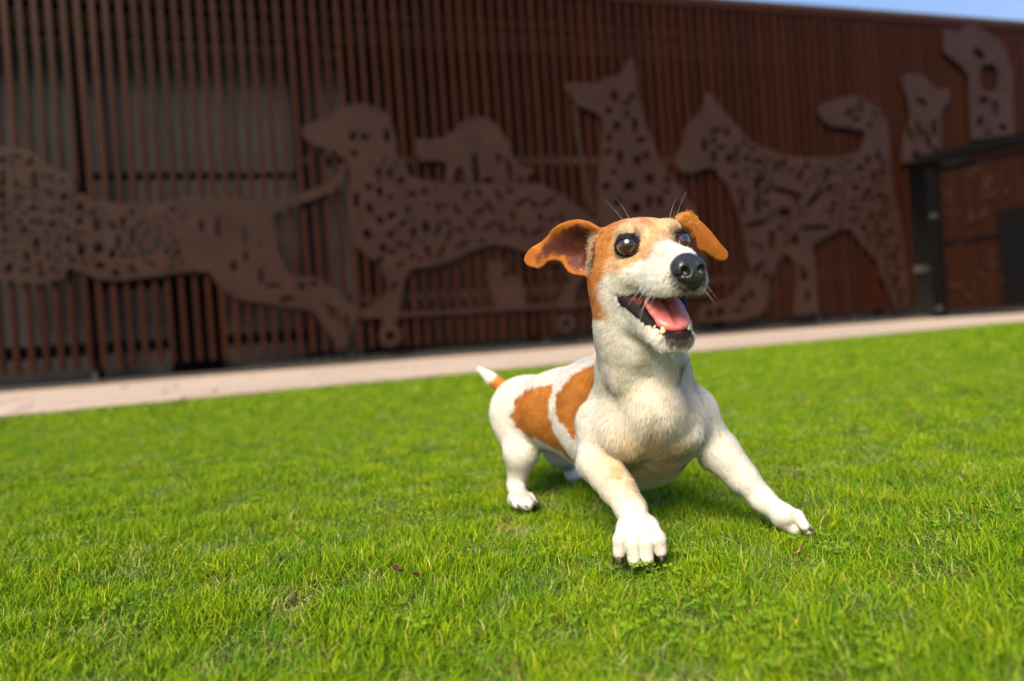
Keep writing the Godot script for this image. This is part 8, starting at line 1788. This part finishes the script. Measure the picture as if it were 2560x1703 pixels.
func make_grass() -> void:
	var lawn := Node3D.new()
	lawn.name = "lawn"
	lawn.set_meta("kind", "stuff")
	lawn.set_meta("label", "short bright green mown grass covering the whole foreground")
	lawn.set_meta("category", "grass")
	add_child(lawn)
	var rng := RandomNumberGenerator.new()
	rng.seed = 12
	var kinds: Array[ArrayMesh] = []
	for i in 10:
		kinds.append(tuft(rng, 36, 0.014, 0.0175, 0.00140, 0.07 if i < 8 else 0.7))
	var far_kinds: Array[ArrayMesh] = []
	for i in 5:
		far_kinds.append(tuft(rng, 38, 0.03, 0.020, 0.0034, 0.09))
	var buckets := []
	for i in kinds.size() + far_kinds.size():
		buckets.append([])
	var paws: Array = [[J.tpR, 0.05, 0.4], [(J.tpR as Vector3) + Vector3(0, 0, 0.03), 0.05, 0.7], [J.kpR, 0.040, 0.3], [J.tpL, 0.045, 0.8], [J.kpL, 0.04, 0.8], [J.trR, 0.035, 0.6], [J.ftL, 0.035, 0.6]]
	# worn, strawy spots
	var worn: Array[Vector2] = [Vector2(0.159, -0.758), Vector2(0.376, -1.028), Vector2(0.494, -1.083), Vector2(0.199, -0.552), Vector2(0.205, -0.770), Vector2(-0.084, -1.142), Vector2(-0.559, -1.109), Vector2(-0.527, -0.967), Vector2(0.360, -0.871), Vector2(0.431, -0.814), Vector2(-0.194, -0.617), Vector2(-0.014, -0.823), Vector2(-0.333, -0.792)]
	var zones := [[0.34, 0.62, 0.0095], [0.62, 1.35, 0.0115], [1.35, 2.4, 0.018], [2.4, 6.6, 0.040]]
	for zi in 4:
		var zone: Array = zones[zi]
		var step: float = zone[2]
		var z: float = zone[0]
		while z < zone[1]:
			var half := z * 0.86 + 0.34
			var x := -half
			while x < half:
				var px := x + rng.randf_range(-0.6, 0.6) * step
				var pz := -z + rng.randf_range(-0.6, 0.6) * step
				x += step
				var p := Vector3(px, 0, pz)
				var over := (p - LAWN_A).dot(LAWN_F)
				if over > 0.02 * wobble.get_noise_2d(px * 14.0, pz * 14.0) - 0.01:
					continue
				var patch := wobble.get_noise_2d(px * 3.4 + 7.0, pz * 3.4)
				var patch2 := wobble.get_noise_2d(px * 11.0 - 3.0, pz * 11.0)
				var tall := 1.0 + 0.55 * patch + 0.45 * patch2 + rng.randf_range(-0.2, 0.25)
				for pw in paws:
					var dd := Vector2(px - pw[0].x, pz - pw[0].z).length()
					if dd < pw[1]:
						tall *= lerpf(pw[2], 1.0, sm(pw[1] * 0.5, pw[1], dd))
				var straw := false
				for wp in worn:
					var dd := Vector2(px, pz).distance_to(wp)
					if dd < 0.028 and rng.randf() < sm(0.028, 0.008, dd):
						straw = true
						tall *= 0.6
				tall = clampf(tall, 0.12, 1.9)
				var s := rng.randf_range(0.85, 1.2)
				var kind := 0
				if zi == 3:
					kind = kinds.size() + rng.randi_range(0, 4)
				else:
					kind = rng.randi_range(0, 7)
					if straw or patch2 < -0.15 and rng.randf() < 0.5:
						kind = rng.randi_range(8, 9)
				var turn := Basis(Vector3.UP, rng.randf() * TAU) * Basis.from_scale(Vector3(s, tall, s))
				turn = Basis(Vector3(rng.randf_range(-1, 1), 0, rng.randf_range(-1, 1)).normalized(), rng.randf() * 0.28) * turn
				var yellow := clampf(0.5 + 0.9 * patch2 + rng.randf_range(-0.25, 0.25), 0.0, 1.0)
				var tint := mixc(Color(0.52, 0.76, 0.8), Color(1.28, 1.12, 1.0), yellow)
				buckets[kind].append([Transform3D(turn, Vector3(px, ground_height(px, pz) - 0.006, pz)), tint])
			z += step
	var total := 0
	for k in buckets.size():
		var list: Array = buckets[k]
		if list.is_empty():
			continue
		total += list.size()
		var mm := MultiMesh.new()
		mm.transform_format = MultiMesh.TRANSFORM_3D
		mm.use_colors = true
		mm.mesh = kinds[k] if k < kinds.size() else far_kinds[k - kinds.size()]
		mm.instance_count = list.size()
		for i in list.size():
			mm.set_instance_transform(i, list[i][0])
			mm.set_instance_color(i, list[i][1])
		var o := MultiMeshInstance3D.new()
		o.name = "grass"
		o.multimesh = mm
		o.material_override = mats.grass
		o.set_meta("kind", "stuff")
		lawn.add_child(o, true)
	print("tufts ", total)


func clover_mesh() -> ArrayMesh:
	var st := SurfaceTool.new()
	st.begin(Mesh.PRIMITIVE_TRIANGLES)
	var n := 0
	for leaf in 3:
		var ang := TAU * leaf / 3.0
		var d := Vector3(cos(ang), 0, sin(ang))
		var sd := Vector3(-sin(ang), 0, cos(ang))
		st.set_color(Color(0.13, 0.23, 0.012))
		st.add_vertex(Vector3(0, 0.015, 0))
		var m := 7
		for i in m:
			var t := lerpf(-1.25, 1.25, float(i) / (m - 1))
			var r := 0.0042 * (1.0 - 0.10 * (1.0 if i == 3 else 0.0))
			st.set_color(Color(0.16, 0.27, 0.014) if i % 2 == 0 else Color(0.13, 0.24, 0.012))
			st.add_vertex(Vector3(0, 0.015 + 0.0018 - 0.0012 * absf(t), 0) + d * r * (0.55 + 0.75 * cos(t * 0.9)) + sd * sin(t) * r * 0.75)
		for i in m - 1:
			for v in [n, n + i + 1, n + i + 2]:
				st.add_index(v)
		n += m + 1
	for k in 2:
		st.set_color(Color(0.16, 0.24, 0.05))
		st.add_vertex(Vector3(-0.0005, 0.015 * k, 0))
		st.set_color(Color(0.16, 0.24, 0.05))
		st.add_vertex(Vector3(0.0005, 0.015 * k, 0))
	for v in [n, n + 2, n + 1, n + 1, n + 2, n + 3]:
		st.add_index(v)
	st.generate_normals()
	return st.commit()


func make_litter() -> void:
	# clover among the grass
	var rng := RandomNumberGenerator.new()
	rng.seed = 55
	var spots := []
	for i in 9000:
		var z := rng.randf_range(0.36, 1.3)
		var x := rng.randf_range(-0.75, 0.80) * z
		var thick := wobble.get_noise_2d(x * 5.0 + 40.0, z * 5.0) + (0.18 if x > 0.0 and z < 0.75 else -0.06)
		if thick < 0.30 or rng.randf() < 0.6:
			continue
		var s := rng.randf_range(0.5, 0.95)
		spots.append(Transform3D(Basis(Vector3(rng.randf_range(-1, 1), 0, rng.randf_range(-1, 1)).normalized(), rng.randf() * 0.5) * Basis(Vector3.UP, rng.randf() * TAU) * Basis.from_scale(Vector3(s, rng.randf_range(0.6, 1.15), s)), Vector3(x, ground_height(x, -z) - 0.004, -z)))
	var mm := MultiMesh.new()
	mm.transform_format = MultiMesh.TRANSFORM_3D
	mm.mesh = clover_mesh()
	mm.instance_count = spots.size()
	for i in spots.size():
		mm.set_instance_transform(i, spots[i])
	var o := MultiMeshInstance3D.new()
	o.name = "clover"
	o.multimesh = mm
	o.material_override = mats.grass
	o.set_meta("kind", "stuff")
	o.set_meta("label", "small round green clover leaves scattered through the grass")
	o.set_meta("category", "clover")
	add_child(o)
	# a few fallen brown leaves
	var at := [[Vector3(-0.118, 0.016, -0.640), 0.5, "curled brown dead leaf lying in the grass left of the dog"], [Vector3(-0.098, 0.015, -0.622), 0.42, "smaller reddish dead leaf beside the curled one left of the dog"], [Vector3(0.238, 0.014, -0.622), 0.45, "dry tan leaf scrap in the grass below the dog's far paw"]]
	for i in at.size():
		var leaf := part(numbered("dead_leaf"), leaf_mesh(i), mats.litter, self, Transform3D(Basis(Vector3.UP, 1.1 + i * 1.7) * Basis(Vector3.RIGHT, 0.5 + 0.3 * i) * Basis.from_scale(Vector3.ONE * at[i][1]), at[i][0]))
		tag(leaf, at[i][2], "leaf", "dead leaves on the lawn")


func leaf_mesh(k: int) -> ArrayMesh:
	var st := SurfaceTool.new()
	st.begin(Mesh.PRIMITIVE_TRIANGLES)
	var col := [Color(0.085, 0.045, 0.020), Color(0.15, 0.075, 0.032), Color(0.30, 0.20, 0.09)]
	for i in 9:
		var f := i / 8.0
		var w := 0.0075 * sin(PI * pow(f, 0.8)) + 0.0004
		var y := 0.006 * f * f + 0.002 * sin(f * 7.0)
		for j in 3:
			var s := j - 1.0
			st.set_color((col[k] as Color) * (0.85 + 0.3 * fine_noise.get_noise_2d(i * 3.1, j * 5.7 + k)))
			st.add_vertex(Vector3(s * w, y + absf(s) * 0.0035, (f - 0.5) * 0.026))
	for i in 8:
		for j in 2:
			var a := i * 3 + j
			for v in [a, a + 1, a + 3, a + 1, a + 4, a + 3]:
				st.add_index(v)
	st.generate_normals()
	return st.commit()
